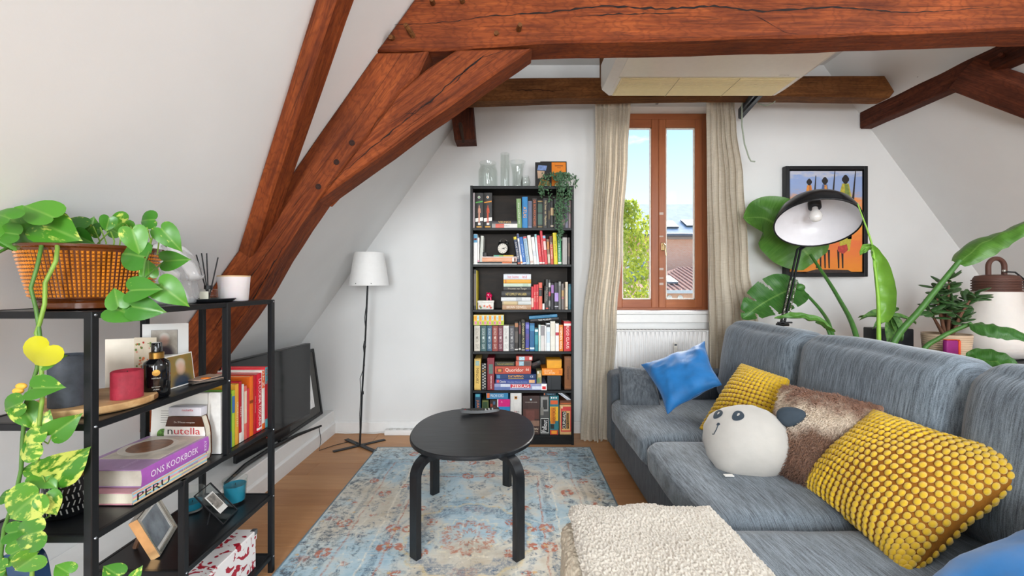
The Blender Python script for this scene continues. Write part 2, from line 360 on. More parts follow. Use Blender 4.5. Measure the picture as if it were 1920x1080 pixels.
put('timber', slab([(LX(2.365), 2.365), (-0.38, 2.366), (-0.1, 2.385), (0.11, 2.40), (0.7, 2.412), (1.4, 2.43), (2.44, 2.468), (2.90, 2.475), (2.90, 2.76), (1.2, 2.77), (LX(2.74), 2.74)], DT, 2.19, 1, 0.006), BEAM, t, (1, 0, 0))
crack(t, [(735, 48), (830, 42), (930, 30), (1040, 22), (1130, 12), (1250, 17), (1340, 12), (1430, 22), (1560, 14), (1700, 24), (1900, 12)], DT, 0.011, 5)
crack(t, [(1400, 20), (1470, 60), (1500, 66)], DT, 0.003, 6); crack(t, [(1080, 30), (1180, 26), (1290, 24)], DT, 0.007, 7)
for (x, y, dx, dy, L) in ((738, 72, -6, -3, 0.03), (776, 70, -16, -24, 0.07), (932, 65, -2, -4, 0.012), (972, 58, 3, -12, 0.05), (812, 8, -3, -10, 0.05), (868, 5, -3, -8, 0.03)):
    b = P(x, y, DT+0.01); peg(t, b, P(x+dx, y+dy, DT-L), 0.013)
pl = [(705, 97), (640, 190), (570, 290), (500, 392), (430, 490), (400, 533), (330, 634), (262, 732)]
t = thing('principal_rafter', 'curved reddish oak roof timber rising from behind the black rack', 'beam', (-1.2, 2.11, 0.6))
put('timber', slab(px2(pl+[(258, 812), (290, 812), (385, 686), (450, 600), (484, 551), (520, 487), (560, 425), (594, 376), (660, 290), (748, 172), (784, 140), (804, 95)], 2.035), 2.037, 2.195, 2, 0.004), BEAM, t, (0.57, 0, 0.82))
crack(t, [(385, 640), (430, 575), (470, 520), (505, 470), (528, 440)], 2.037, 0.005, 8); crack(t, [(420, 640), (470, 570), (515, 492), (545, 440)], 2.037, 0.006, 9)
for (x, y) in ((660, 268), (631, 304), (597, 350)):
    mb = MB().lathe([(0.014, 0), (0.014, 0.002), (0.009, 0.0025), (0.006, 0.001), (0.001, 0.001)], 14, mat=T(*P(x, y, 2.036)) @ Matrix.Rotation(R(90), 4, 'X')); obj('peg_hole', mb, M('#2a140b', 0.9), t, True)
t = thing('arched_brace', 'sloping oak brace joining the curved rafter to the collar beam', 'beam', (-0.5, 2.11, 1.7))
put('timber', slab(px2([(856, 92), (998, 90), (806, 224), (700, 301), (616, 361), (594, 377), (640, 318), (690, 251), (748, 172), (800, 128)], 2.03), 2.031, 2.18, 3, 0.004), BEAM, t, (0.8, 0, 0.6))
crack(t, [(610, 352), (670, 300), (720, 258), (770, 218), (806, 190), (850, 150), (905, 108), (955, 92)], 2.031, 0.007, 10); crack(t, [(850, 158), (880, 125), (920, 97)], 2.031, 0.008, 12)
for k in range(4): crack(t, [(766+k*12, 222-k*8), (780+k*12, 206-k*8)], 2.030, 0.003, 20+k)
crack(t, [(760, 212), (795, 214)], 2.030, 0.003, 31)
# wind brace lying on the left slope, rising towards the viewer
def bar(p0, p1, n, tn, wb, seed=0, amp=0.004, segs=18, ch=0.008):
    """hewn bar: p0-p1 is one edge on the slope, tn thickness along n, wb width along a x n"""
    p0 = Vector(p0); p1 = Vector(p1); a = (p1-p0).normalized(); n = Vector(n); n = (n-a*n.dot(a)).normalized(); b = a.cross(n)
    prof = [(0, ch), (ch, 0), (tn-ch, 0), (tn, ch), (tn, wb-ch), (tn-ch, wb), (ch, wb), (0, wb-ch)]; m = MB(); vs = []; fs = []
    for i in range(segs+1):
        c = p0.lerp(p1, i/segs)
        for j, (u, v) in enumerate(prof):
            q = c+n*u+b*v; k = amp*noise.noise(q*4+Vector((seed, j//2*3.3, 0))); vs.append(q+(n if j in (2, 3, 4, 5) else b)*k)
    for i in range(segs):
        for j in range(8): fs.append((i*8+j, i*8+(j+1) % 8, (i+1)*8+(j+1) % 8, (i+1)*8+j))
    fs += [tuple(range(8)), tuple(range(segs*8, segs*8+8))]; return m.add(vs, fs)
pa = Vector((-1.313, 2.04, 1.414)); pb = Vector((-0.708, 1.53, 2.273)); ax = (pb-pa).normalized()
t = thing('wind_brace', 'reddish oak brace leaning across the white left slope above the pothos', 'beam', (-1.2, 1.9, 1.4))
put('timber', bar(pa-ax*0.05, pb+ax*0.75, (0.818, 0, -0.576), 0.075, 0.105, 4), BEAM, t, ax)
peg(t, P(489, 235, 1.70), P(487, 237, 1.68), 0.006)
# purlins
x0 = 2.93; zb, zt = 1.256+0.444*x0, 1.256+0.508*x0
t = thing('purlin', 'dark oak purlin running along the right slope to the back wall', 'beam', (x0+0.05, 2.0, zb))
put('timber', bar((x0, YB-0.01, zt), (x0, -2.9, zt), (0, 0, -1), zt-zb, 0.10, 5, 0.006, 40), BEAMD, t, (0, 1, 0))
crack(t, [(1650, 216), (1700, 190), (1745, 175)], 3.2, 0.004, 3)
t = thing('wind_brace', 'dark oak brace dropping from the purlin down the right slope', 'beam', (3.1, 2.6, 2.3))
qa = Vector((2.93, 2.80, 2.60)); qb = Vector((3.18, 2.62, 2.356)); qx = (qb-qa).normalized()
put('timber', bar(qa, qb+qx*1.1, (-0.80, 0, -0.6), 0.10, -0.16, 6), BEAMD, t, qx)
peg(t, (2.93, 2.55, 2.62), (2.86, 2.5, 2.60), 0.014, BEAMD)
t = thing('purlin_cleat', 'short brown timber block with a wooden peg high on the white gable', 'beam', (-0.4, 3.5, 2.42))
put('timber', slab(px2([(852, 262), (891, 261), (882, 150), (836, 150)], 3.42), 3.42, YB, 7, 0.003, 0.005), BEAMD, t, (0, 0, 1))
obj('peg', MB().tube([P(863, 232, 3.43), P(866, 248, 3.40), P(869, 267, 3.385)], [0.018, 0.014, 0.010], 8), M('#3b2a20', 0.8), t, True, 40)
t = thing('tie_beam', 'light brown straight beam beside the gable behind the air conditioner', 'beam', (1.2, 3.26, 2.65))
put('timber', slab([(-0.62, 2.615), (0.3, 2.65), (1.4, 2.665), (2.2, 2.665), (2.84, 2.655), (2.875, 2.70), (2.80, 2.82), (1.2, 2.815), (0.0, 2.80), (-0.35, 2.79)], 3.20, 3.33, 8, 0.004), BEAM2, t, (1, 0, 0))
crack(t, [(960, 170), (1010, 168), (1035, 171), (1070, 166)], 3.20, 0.006, 4)
t = thing('post_stub', 'short dark post standing on the light brown beam left of the air conditioner', 'beam', (0.72, 3.26, 2.815))
put('timber', slab([(0.68, 2.815), (0.76, 2.815), (0.76, 3.1), (0.68, 3.1)], 3.21, 3.32, 9, 0.003, 0.006), BEAM2, t, (0, 0, 1))
# ------------------------------------------------------------------ window in the gable
WOODW = m_wood('#7a3c20', '#91502c', '#a9663c', (14, 14, 1.2), 0.4, True, 'window_wood')
WOODH = m_wood('#7a3c20', '#91502c', '#a9663c', (1.2, 14, 14), 0.4, True, 'window_wood_rail')
PANE = m_glass((1, 1, 1), 0.0, 0.97, 0.002)
win = thing('window_1', 'brown wooden casement window with two tall sashes', 'window', (1.285, 3.77, 1.02)); win['kind'] = 'structure'; del win['category']
wx0, wx1, wz0, wz1, wm = 0.848, 1.722, 1.025, 2.752, 1.285
fw = 0.055
mb = MB().box((wx0, 3.745, wz0), (wx0+fw, 3.83, wz1), 0.004, 1).box((wx1-fw, 3.745, wz0), (wx1, 3.83, wz1), 0.004, 1)
obj('frame_jambs', mb, WOODW, win, True)
obj('frame_head', MB().box((wx0, 3.746, wz1-fw), (wx1, 3.83, wz1), 0.004, 1), WOODH, win, True); obj('frame_sill', MB().box((wx0, 3.746, wz0), (wx1, 3.83, wz0+0.03), 0.004, 1), WOODH, win, True)
for (a, b, hinge) in ((wx0+fw, wm-0.001, 0), (wm+0.001, wx1-fw, 1)):
    z0, z1 = wz0+0.022, wz1-fw; sw = 0.062
    sh = obj('sash', MB().box((a, 3.735, z0), (a+sw, 3.79, z1), 0.004, 1).box((b-sw, 3.735, z0), (b, 3.79, z1), 0.004, 1), WOODW, win, True)
    obj('rail', MB().box((a+sw, 3.737, z0), (b-sw, 3.79, z0+0.07), 0.003, 1).box((a+sw, 3.737, z1-0.072), (b-sw, 3.79, z1), 0.003, 1), WOODH, sh, True)
    bd = MB()
    for lo, hi in (((a+sw, 3.745, z0+0.07), (a+sw+0.012, 3.765, z1-0.072)), ((b-sw-0.012, 3.745, z0+0.07), (b-sw, 3.765, z1-0.072)), ((a+sw, 3.745, z0+0.07), (b-sw, 3.765, z0+0.082)), ((a+sw, 3.745, z1-0.084), (b-sw, 3.765, z1-0.072))): bd.box(lo, hi, 0.003, 1)
    obj('glazing_bead', bd, M('#d8cfc4', 0.5), sh, True)
    obj('pane', MB().box((a+sw, 3.765, z0+0.07), (b-sw, 3.769, z1-0.072)), PANE, sh, True)
h = obj('handle_plate', MB().box((wm+0.018, 3.722, 1.545), (wm+0.046, 3.736, 1.615), 0.004, 2), M('#b8a27a', 0.3, 0.9), win, True)
obj('handle', MB().tube([(wm+0.032, 3.725, 1.60), (wm+0.032, 3.695, 1.60), (wm+0.038, 3.688, 1.585), (wm+0.046, 3.688, 1.50)], [0.008, 0.008, 0.009, 0.007], 8), M('#c8b68e', 0.28, 0.9), h, True, 50)
for k, z in enumerate((1.86, 1.665, 1.375, 1.30, 1.245)): obj('tape_mark', MB().box((wm+0.005, 3.7335, z), (wm+0.04, 3.7345, z+(0.012 if k % 2 else 0.02))), M('#b9a79c', 0.6), win, True)
sill = obj('trim_2', MB().box((hx0-0.03, 3.56, 1.0), (hx1+0.03, 3.76, 1.027), 0.006, 2).box((hx0-0.01, 3.575, 0.93), (hx1+0.01, YB, 1.0), 0.003, 1), TRIM); sill['kind'] = 'structure'; sill['label'] = 'white window sill above the radiator'
# unseen windows: the rear pair added for fill, the roof one read off shadows
def far_window(name, mtx, w, h):
    r = thing(name, 'x', 'x'); del r['category']; r['kind'] = 'structure'; r['label'] = 'unseen white framed window'; r.matrix_world = mtx
    m = MB(); f = 0.07
    for lo, hi in (((-w/2, -0.04, -h/2), (-w/2+f, 0.04, h/2)), ((w/2-f, -0.04, -h/2), (w/2, 0.04, h/2)), ((-w/2, -0.04, -h/2), (w/2, 0.04, -h/2+f)), ((-w/2, -0.04, h/2-f), (w/2, 0.04, h/2)), ((-0.03, -0.04, -h/2), (0.03, 0.04, h/2))): m.box(lo, hi, 0.005, 1)
    obj('window_frame', m, TRIM, r); obj('pane', MB().box((-w/2, -0.003, -h/2), (w/2, 0.003, h/2)), PANE, r)
far_window('added_window_2', T(-0.3, -3.2, 1.6), 1.3, 1.7); far_window('added_window_3', T(2.2, -3.2, 1.6), 1.3, 1.7)
sl = math.atan2(-1.35, 1.0)
far_window('window_4', T(RX(2.45)+0.13, 0.55, 2.48) @ Matrix.Rotation(R(90), 4, 'Z') @ Matrix.Rotation(R(36.5), 4, 'X'), 1.7, 1.36)
# ------------------------------------------------------------------ outside
SLATE = M('#c6c8ca', 1.0, spec=0.0, var=0.05, scale=2.5, bmp=0.2, bscale=30)
def m_brick(c1, c2, mortar, scale):
    m, nt, b = nodes('brickwork'); br = nt.nodes.new('ShaderNodeTexBrick'); br.inputs['Scale'].default_value = scale
    br.inputs['Color1'].default_value = srgb(c1); br.inputs['Color2'].default_value = srgb(c2); br.inputs['Mortar'].default_value = srgb(mortar); br.inputs['Mortar Size'].default_value = 0.012
    nt.links.new(coords(nt, (1, 1, 1), (R(90), 0, 0)), br.inputs[0]); c = mixcol(nt, ramp(nt, noise_tex(nt, coords(nt), 1.2, 4), [(0.3, (0, 0, 0)), (0.7, (0.5, 0.5, 0.5))]), br.outputs[0], srgb('#d9a98f'))
    nt.links.new(c, b.inputs['Base Color']); b.inputs['Roughness'].default_value = 0.9; return m
BRICK = m_brick('#efb596', '#f2c4a8', '#efdccc', 4.5); TILES = M('#c09a88', 1.0, spec=0.0, var=0.08, scale=6)
t = thing('brick_house', 'large brick building with a grey slate roof beyond the window', 'building', (9, 25, -6))
obj('wall', MB().box((2, 22, -6), (22, 30, 3.75)), BRICK, t, True)
rf = obj('roof', MB().prism([(21.6, 3.75), (26.3, 6.15), (31, 3.75)], 0.5, 23, 'x'), SLATE, t, True)
obj('gutter', MB().tube([(0.5, 21.55, 3.72), (23, 21.55, 3.72)], 0.09, 8), M('#6d7278', 0.5), rf, True)
obj('wall_cap', MB().box((8.0, 21.9, 3.55), (22, 22.0, 3.75)), M('#b7b2ab', 0.8), t, True)
def on_roof(u, v): return (u, 21.6+4.7*v, 3.78+2.4*v)
for (u, v) in ((8.4, 0.16), (9.55, 0.20), (10.9, 0.2)):
    a = on_roof(u, v); m = T(*a) @ Matrix.Rotation(R(27), 4, 'X'); s = obj('skylight', MB().box((-0.33, 0, 0), (0.33, 0.95, 0.09), mat=m), M('#4d5358', 0.4), t, True)
    obj('pane', MB().box((-0.24, 0.1, 0.09), (0.24, 0.85, 0.10), mat=m), M('#c9d6de', 0.1, spec=0.8), s, True)
for (x, z) in ((6.4, 1.0), (5.6, -0.8)):
    s = obj('window', MB().box((x-0.5, 21.93, z), (x+0.5, 22.0, z+1.6)), M('#efeeea', 0.5), t, True); obj('pane', MB().box((x-0.38, 21.91, z+0.12), (x+0.38, 21.94, z+1.48)), M('#8aa0ad', 0.15), s, True)
t = thing('tiled_outbuilding', 'low brick annex with red tile roof and one skylight outside', 'building', (8, 18, -6))
obj('wall', MB().box((4, 16, -6), (14, 21.5, 1.0)), BRICK, t, True)
e = 1.02
rf = obj('roof', MB().add([(4.8, 15.8, e), (14.5, 15.8, e), (14.5, 19.2, 1.98), (7.5, 19.2, 1.98), (4.8, 21.5, e), (14.5, 21.5, e)], [(0, 1, 2, 3), (0, 3, 4), (3, 2, 5, 4), (0, 4, 5, 1), (1, 5, 2)]), TILES, t, True)
rb = MB()
for k in range(46):
    x = 5.0+k*0.205; y1 = 19.2 if x > 7.5 else 15.8+3.4*(x-4.8)/2.7; z1 = e+0.96*(y1-15.8)/3.4; rb.tube([(x, 15.8, e+0.03), (x, y1, z1+0.03)], 0.035, 5)
obj('tile_ribs', rb, TILES, rf, True, kind='stuff')
obj('gutter', MB().box((4.7, 15.7, e-0.12), (14.5, 15.85, e)), M('#d9d8d4', 0.5), t, True)
m = T(6.15, 16.5, e+0.24) @ Matrix.Rotation(R(15.8), 4, 'X')
s = obj('skylight', MB().box((-0.27, 0, 0), (0.27, 0.95, 0.08), mat=m), M('#8d9399', 0.4), t, True); obj('pane', MB().box((-0.21, 0.08, 0.08), (0.21, 0.87, 0.09), mat=m), M('#b9cbd6', 0.1, spec=0.8), s, True)
for x in (5.9, 6.3, 6.88): obj('wall_anchor', MB().lathe([(0.10, 0), (0.10, 0.03), (0.04, 0.05), (0.001, 0.05)], 12, mat=T(x, 16.0, 0.73) @ Matrix.Rotation(R(90), 4, 'X')), M('#efece6', 0.6), t, True)
gr = struct('ground', MB().box((-40, 5, -6.2), (60, 70, -6.0)), M('#8f9484', 0.9, scale=1)); gr['label'] = 'ground far below the window'
t = thing('street_tree', 'sunlit yellow green leafy tree outside the left sash', 'tree', (2.5, 10, -6))
obj('trunk', MB().tube([(2.3, 10, -6), (2.35, 10, -2.5), (2.25, 10.1, 0), (2.3, 10, 1.6)], [0.22, 0.17, 0.1, 0.03], 10), M('#6a5642', 0.9), t, True, 60)
random.seed(11); mb = MB(); mb2 = MB()
for k in range(9000):
    z = random.uniform(-3.0, 3.2); rr = 1.15*math.sqrt(max(0.03, 1-((z-0.2)/3.1)**2)); a = random.uniform(0, 6.283); q = math.sqrt(random.random())
    rr *= 0.75+0.35*noise.noise(Vector((z*1.7, a*0.9, 3))); c = Vector((2.62+rr*q*math.cos(a), 10+rr*q*math.sin(a), z))
    s = random.uniform(0.035, 0.065); e3 = Euler((random.uniform(0, 6), random.uniform(0, 6), random.uniform(0, 6))).to_matrix().to_4x4()
    (mb if random.random() < 0.72 else mb2).add([(-s, 0, 0), (0, -s*0.55, 0.1*s), (s*1.2, 0, 0), (0, s*0.55, 0.1*s)], [(0, 1, 2, 3)], T(*c) @ e3)
def m_leafy(c1, c2, tr=0.35, name='leaf'):
    m, nt, b = nodes(name); c = ramp(nt, noise_tex(nt, coords(nt), 9, 2), [(0.3, srgb(c1)), (0.7, srgb(c2))]); nt.links.new(c, b.inputs['Base Color']); b.inputs['Roughness'].default_value = 0.6
    tl = nt.nodes.new('ShaderNodeBsdfTranslucent'); nt.links.new(c, tl.inputs[0]); mx = nt.nodes.new('ShaderNodeMixShader'); mx.inputs[0].default_value = tr
    nt.links.new(b.outputs[0], mx.inputs[1]); nt.links.new(tl.outputs[0], mx.inputs[2]); nt.links.new(mx.outputs[0], nt.nodes['Material Output'].inputs[0]); return m
obj('leaves', mb, m_leafy('#8c9a2c', '#b4bb4e', 0.4), t, True, kind='stuff', fix=False); obj('leaves', mb2, m_leafy('#6d8426', '#97a63c', 0.4), t, True, kind='stuff', fix=False)
# ------------------------------------------------------------------ soft shapes
def softbox(lo, hi, r=0.05, n=14, puff=(0, 0, 0), wr=0.0, seed=0.0, wscale=6):
    lo = Vector(lo); hi = Vector(hi); c = (lo+hi)/2; h = (hi-lo)/2; bm = bmesh.new(); bmesh.ops.create_cube(bm, size=2.0)
    bmesh.ops.subdivide_edges(bm, edges=bm.edges[:], cuts=n, use_grid_fill=True); r = min(r, h.x*0.98, h.y*0.98, h.z*0.98)
    for v in bm.verts:
        u = v.co.copy(); p = Vector((u.x*h.x, u.y*h.y, u.z*h.z))
        inn = Vector([max(-(h[i]-r), min(h[i]-r, p[i])) for i in range(3)]); d = p-inn
        q = inn+d.normalized()*r if d.length > 1e-9 else p
        for i in range(3):
            j, k = (i+1) % 3, (i+2) % 3; q[i] += puff[i]*u[i]*abs(u[i])**2*(1-u[j]**4)*(1-u[k]**4)
        if wr: q += wob(q, wscale, wr, seed)
        v.co = c+q
    return MB().bm(bm)
def pillow_fn(c, th, pinch=0.07, wr=0.006, seed=0.0, pw=0.5, wscale=7, sag=0.0):
    """c: corners 00,10,11,01 (u along 00-10). returns f(u,v,side) -> point, u,v in 0..1"""
    c = [Vector(p) for p in c]; nrm = ((c[1]-c[0]).cross(c[3]-c[0])+(c[2]-c[1]).cross(c[3]-c[2])).normalized()
    def f(u, v, side):
        a, b = 2*u-1, 2*v-1
        a2 = a*(1-pinch*(1-b*b)); b2 = b*(1-pinch*(1-a*a)); U, V = (a2+1)/2, (b2+1)/2
        p = c[0].lerp(c[1], U).lerp(c[3].lerp(c[2], U), V)
        k = max(0.0, (1-a*a)*(1-b*b))**pw; q = p+nrm*side*th*k
        if wr: q = q+wob(p, wscale, wr*(0.35+0.65*min(1, k*1.3)), seed)+nrm*side*0.5*wr*noise.noise(p*22+Vector((seed, 0, 0)))
        return q
    return f, nrm
def pillow(c, th, n=30, **kw):
    f, nrm = pillow_fn(c, th, **kw); m = MB(); idx = {}; k = 0; vs = []
    for side in (1, -1):
        for j in range(n+1):
            for i in range(n+1):
                edge = i in (0, n) or j in (0, n)
                if edge and side == -1: idx[(side, i, j)] = idx[(1, i, j)]; continue
                a = 0.5-0.5*math.cos(math.pi*i/n); b = 0.5-0.5*math.cos(math.pi*j/n)
                idx[(side, i, j)] = len(vs); vs.append(f(a, b, side))
    fs = []
    for side in (1, -1):
        for j in range(n):
            for i in range(n):
                q = [idx[(side, i, j)], idx[(side, i+1, j)], idx[(side, i+1, j+1)], idx[(side, i, j+1)]]; fs.append(q if side == 1 else q[::-1])
    return m.add(vs, fs), f, nrm
# ------------------------------------------------------------------ sofa with chaise
GREY = m_fabric('#3f464d', '#7a858e', (190, 12, 12), scale=1.0, bmp=0.35, sheen=0.25)
GREYB = m_fabric('#424a52', '#7f8b95', (12, 190, 12), scale=1.0, bmp=0.35, sheen=0.35)
GREYS = m_fabric('#363c43', '#5a626a', (150, 150, 12), scale=1.0, bmp=0.3, sheen=0.15)
t = thing('corner_sofa', 'long grey fabric corner sofa with chaise under the sloping wall', 'sofa', (1.2, 2.0, 0.0))
obj('base', softbox((0.75, 0.66, 0.03), (1.72, 3.30, 0.27), 0.02, 10), GREYS, t, True, 60)
obj('chaise_base', softbox((0.24, 0.66, 0.03), (0.80, 1.45, 0.27), 0.02, 8), GREYS, t, True, 60)
obj('arm', softbox((0.73, 3.10, 0.03), (1.72, 3.33, 0.60), 0.05, 12, (0, 0, 0.008), 0.003), GREYS, t, True, 60)
obj('back_frame', softbox((1.66, 0.62, 0.05), (1.80, 3.33, 0.66), 0.04, 10), GREYS, t, True, 60)
ys = [3.10, 2.285, 1.472, 0.66]
for k in range(3):
    a = 0.715 if k < 2 else 0.20
    obj('seat_cushion', softbox((a, ys[k+1]+0.006, 0.25), (1.62, ys[k]-0.006, 0.425), 0.055, 22, (0.012, 0.002, 0.022), 0.006, k*5.0, 5), GREY, t, True, 179)
def back_cushion(y0, y1, seed):
    m = softbox((-0.115, y0, 0), (0.115, y1, 0.57), 0.085, 22, (0.04, 0.012, 0.02), 0.008, seed, 5)
    mt = T(1.565, 0, 0.415) @ Matrix.Rotation(R(9), 4, 'Y'); m.v = [mt @ p for p in m.v]; return m
for k in range(3): obj('back_cushion', back_cushion(ys[k+1]+0.004, ys[k]-0.004, 20+k*7), GREYB, t, True, 179)
for (x, y) in ((0.80, 3.24), (1.68, 3.24), (0.80, 0.72), (1.68, 0.72), (0.30, 0.72), (0.30, 1.38)): obj('foot', MB().cyl((x, y, 0.009 if x < 0.5 else 0), 0.022, 0.035, 12, 0.026), M('#1c1c1e', 0.5), t, True)
# ------------------------------------------------------------------ cushions
VEL = M('#0f68a8', 0.6, var=0.12, scale=9, sheen=0.25); VELE = M('#0d5790', 0.7, var=0.05, sheen=0.2)
def cushion(name, label, corners, th, mat, seam=None, **kw):
    m, f, nrm = pillow(corners, th, **kw); c = sum([Vector(p) for p in corners], Vector())/4; r = thing(name, label, 'cushion', (c.x, c.y, min(p.z for p in m.v)), group='cushions on the sofa')
    obj('cover', m, mat, r, True, 179)
    if seam: 
        ring = [f(i/24, 0, 1) for i in range(25)]+[f(1, i/24, 1) for i in range(1, 25)]+[f(1-i/24, 1, 1) for i in range(1, 25)]+[f(0, 1-i/24, 1) for i in range(1, 24)]
        obj('seam_piping', MB().tube(ring+[ring[0]], 0.0028, 6, False), seam, r, True, 179)
    return r, f, nrm
GP = m_fabric('#3d4248', '#646a70', (60, 60, 9), scale=1.0, bmp=0.4, sheen=0.3)
cushion('lumbar_cushion', 'small plain dark grey cushion leaning on the sofa arm', [P(1164, 764, 2.93), P(1240, 766, 2.86), P(1222, 690, 3.02), P(1160, 688, 3.03)], 0.075, GP, GP, pinch=0.03, wr=0.012, seed=2, pw=0.4)
cushion('velvet_cushion', 'blue velvet cushion standing on its corner behind the small yellow one', [P(1252, 776, 2.62), P(1352, 720, 2.56), P(1322, 641, 2.86), P(1203, 684, 2.92)], 0.085, VEL, VELE, pinch=0.10, wr=0.020, seed=5, wscale=10)
cushion('velvet_cushion', 'blue velvet cushion lying at the chaise end beside the large yellow one', [Vector((1.06, 0.72, 0.44)), Vector((1.50, 0.74, 0.66)), Vector((1.46, 1.14, 0.655)), Vector((1.00, 1.10, 0.455))], 0.10, VEL, VELE, pinch=0.06, wr=0.018, seed=9, wscale=9)
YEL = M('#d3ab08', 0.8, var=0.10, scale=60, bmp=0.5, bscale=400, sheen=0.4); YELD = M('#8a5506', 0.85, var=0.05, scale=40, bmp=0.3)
def bobble_mesh():
    bm = bmesh.new(); bmesh.ops.create_icosphere(bm, subdivisions=2, radius=1.0)
    for v in bm.verts: v.co *= 1+0.10*noise.noise(v.co*3); v.co.z = v.co.z*0.75+0.25
    return mesh_of('bobble', MB().bm(bm), YEL, 179)
BOB = bobble_mesh()
def bobbly(label, corners, th, nu, nv, rx, ry, rz, single, **kw):
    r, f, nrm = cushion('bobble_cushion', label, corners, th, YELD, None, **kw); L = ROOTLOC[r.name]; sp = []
    for j in range(nv):
        for i in range(nu):
            for side in (1, -1):
                u, v = (i+0.5)/nu, (j+0.5)/nv; e = 0.01; u = 0.45*u+0.55*(0.5-0.5*math.cos(math.pi*u)); v = 0.45*v+0.55*(0.5-0.5*math.cos(math.pi*v))
                p = f(u, v, side); tu = (f(min(1, u+e), v, side)-f(max(0, u-e), v, side)).normalized(); tv = f(u, min(1, v+e), side)-f(u, max(0, v-e), side)
                n = tu.cross(tv).normalized()
                if n.dot(nrm)*side < 0: n = -n
                tv = n.cross(tu); q = Matrix((tu*rx, tv*ry, n*rz)).transposed().to_4x4(); d = Vector((0, 0, CZ))-p
                sp.append((n.dot(d.normalized()) > -0.05, d.length, Matrix.Translation(p-L) @ q))
    sp.sort(key=lambda a: (not a[0], a[1])); k = 0; mb = MB(); bv = [v.co.copy() for v in BOB.vertices]; bf = [list(p.vertices) for p in BOB.polygons]
    for a in sp:
        if single and k < 300 and a[0]: inst('bobble', BOB, r, mtx=a[2]); k += 1
        else: mb.add(bv, bf, a[2])
    if mb.v: obj('bobbles', mb, YEL, r, False, 179, kind='stuff', fix=False)
    return r
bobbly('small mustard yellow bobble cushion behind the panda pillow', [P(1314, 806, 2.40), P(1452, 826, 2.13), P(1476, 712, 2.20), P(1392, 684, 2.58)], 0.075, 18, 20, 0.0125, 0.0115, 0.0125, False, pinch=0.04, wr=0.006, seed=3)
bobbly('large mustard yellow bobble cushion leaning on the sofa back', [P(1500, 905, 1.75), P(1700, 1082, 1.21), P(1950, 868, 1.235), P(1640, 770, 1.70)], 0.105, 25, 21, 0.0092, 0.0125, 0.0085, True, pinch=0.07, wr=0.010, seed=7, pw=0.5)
# brown fur cushion
def m_fur():
    m, nt, b = nodes('brown_fur'); z = nt.nodes.new('ShaderNodeSeparateXYZ'); nt.links.new(coords(nt, (1, 1, 1)), z.inputs[0])
    nz = noise_tex(nt, coords(nt), 14, 5); f = math_n(nt, 'ADD', math_n(nt, 'MULTIPLY', z.outputs[2], 1.0), math_n(nt, 'MULTIPLY', math_n(nt, 'SUBTRACT', nz, 0.5), 0.16))
    c = ramp(nt, f, [(0.02, srgb('#4c3326')), (0.10, srgb('#6d4d3c')), (0.20, srgb('#7d5c48')), (0.262, srgb('#e0d0bc')), (0.285, srgb('#d6c4ae')), (0.33, srgb('#8a6450'))])
    nt.links.new(c, b.inputs['Base Color']); b.inputs['Roughness'].default_value = 0.85; b.inputs['Sheen Weight'].default_value = 0.2; return m
FUR = m_fur()
cf = [P(1440, 880, 1.86), P(1525, 925, 1.68), P(1665, 765, 1.68), P(1470, 722, 2.12)]
r, f, nrm = cushion('fur_cushion', 'brown and cream faux fur cushion between the two yellow ones', cf, 0.095, FUR, None, pinch=0.02, wr=0.016, seed=13, wscale=9, pw=0.42)
random.seed(5); mb = MB(); L = ROOTLOC[r.name]
for k in range(22000):
    u, v = random.random(), random.random(); sd = 1 if random.random() < 0.5 else -1; p = f(u, v, sd)
    n = (p-(sum(cf, Vector())/4)); n = (nrm*sd+Vector((random.uniform(-1, 1), random.uniform(-1, 1), random.uniform(-1.2, 0.5)))*0.9).normalized()
    s = n.orthogonal().normalized()*0.0016; l = random.uniform(0.014, 0.030); q = p+n*l*0.6; q2 = p+n*l+Vector((0, 0, -0.35*l))
    mb.add([p-s-n*0.004, p+s-n*0.004, q+s*0.7, q2, q-s*0.7], [(0, 1, 2, 4), (4, 2, 3)])
obj('fur_pile', mb, FUR, r, True, None, False, kind='stuff')
# panda pillow
WHT = M('#aca8a2', 0.85, var=0.02, scale=20, bmp=0.15, bscale=60, sheen=0.2); BLK = M('#2f3a44', 0.85, var=0.06)
pc = P(1397, 828, 1.90); r = thing('panda_pillow', 'round white panda pillow with one black ear in view', 'pillow', (pc.x, pc.y, 0.43))
ax_r = (P(1462, 798, 1.90)-pc).normalized(); vw = (Vector((0, 0, CZ))-pc).normalized(); fn = (vw+Vector((0, 0, 0.12))).normalized(); ax_r = Vector((1, 0, 0))
fu = (ax_r-fn*ax_r.dot(fn)).normalized(); fv = fn.cross(fu); Q = Matrix((fu, fv, fn)).transposed().to_4x4(); QM = Matrix.Translation(pc-ROOTLOC[r.name]) @ Q
mb = MB(); bm = bmesh.new(); bmesh.ops.create_icosphere(bm, subdivisions=5, radius=1.0)
def panda(d): 
    rr = (abs(d.x/0.186)**2.3+abs(d.y/0.170)**2.3+abs(d.z/0.118)**2.1)**(-1/2.2); q = d*rr; ed = max(0, 1-abs(q.z)/0.05)
    q = q*(1+0.014*math.sin(17*math.atan2(d.y, d.x)+2*noise.noise(d*3))*ed); return q+wob(q, 9, 0.006, 4)
for v in bm.verts: v.co = panda(v.co.normalized())
o = inst('body', mesh_of('body', MB().bm(bm), WHT, 179), r, mtx=QM)
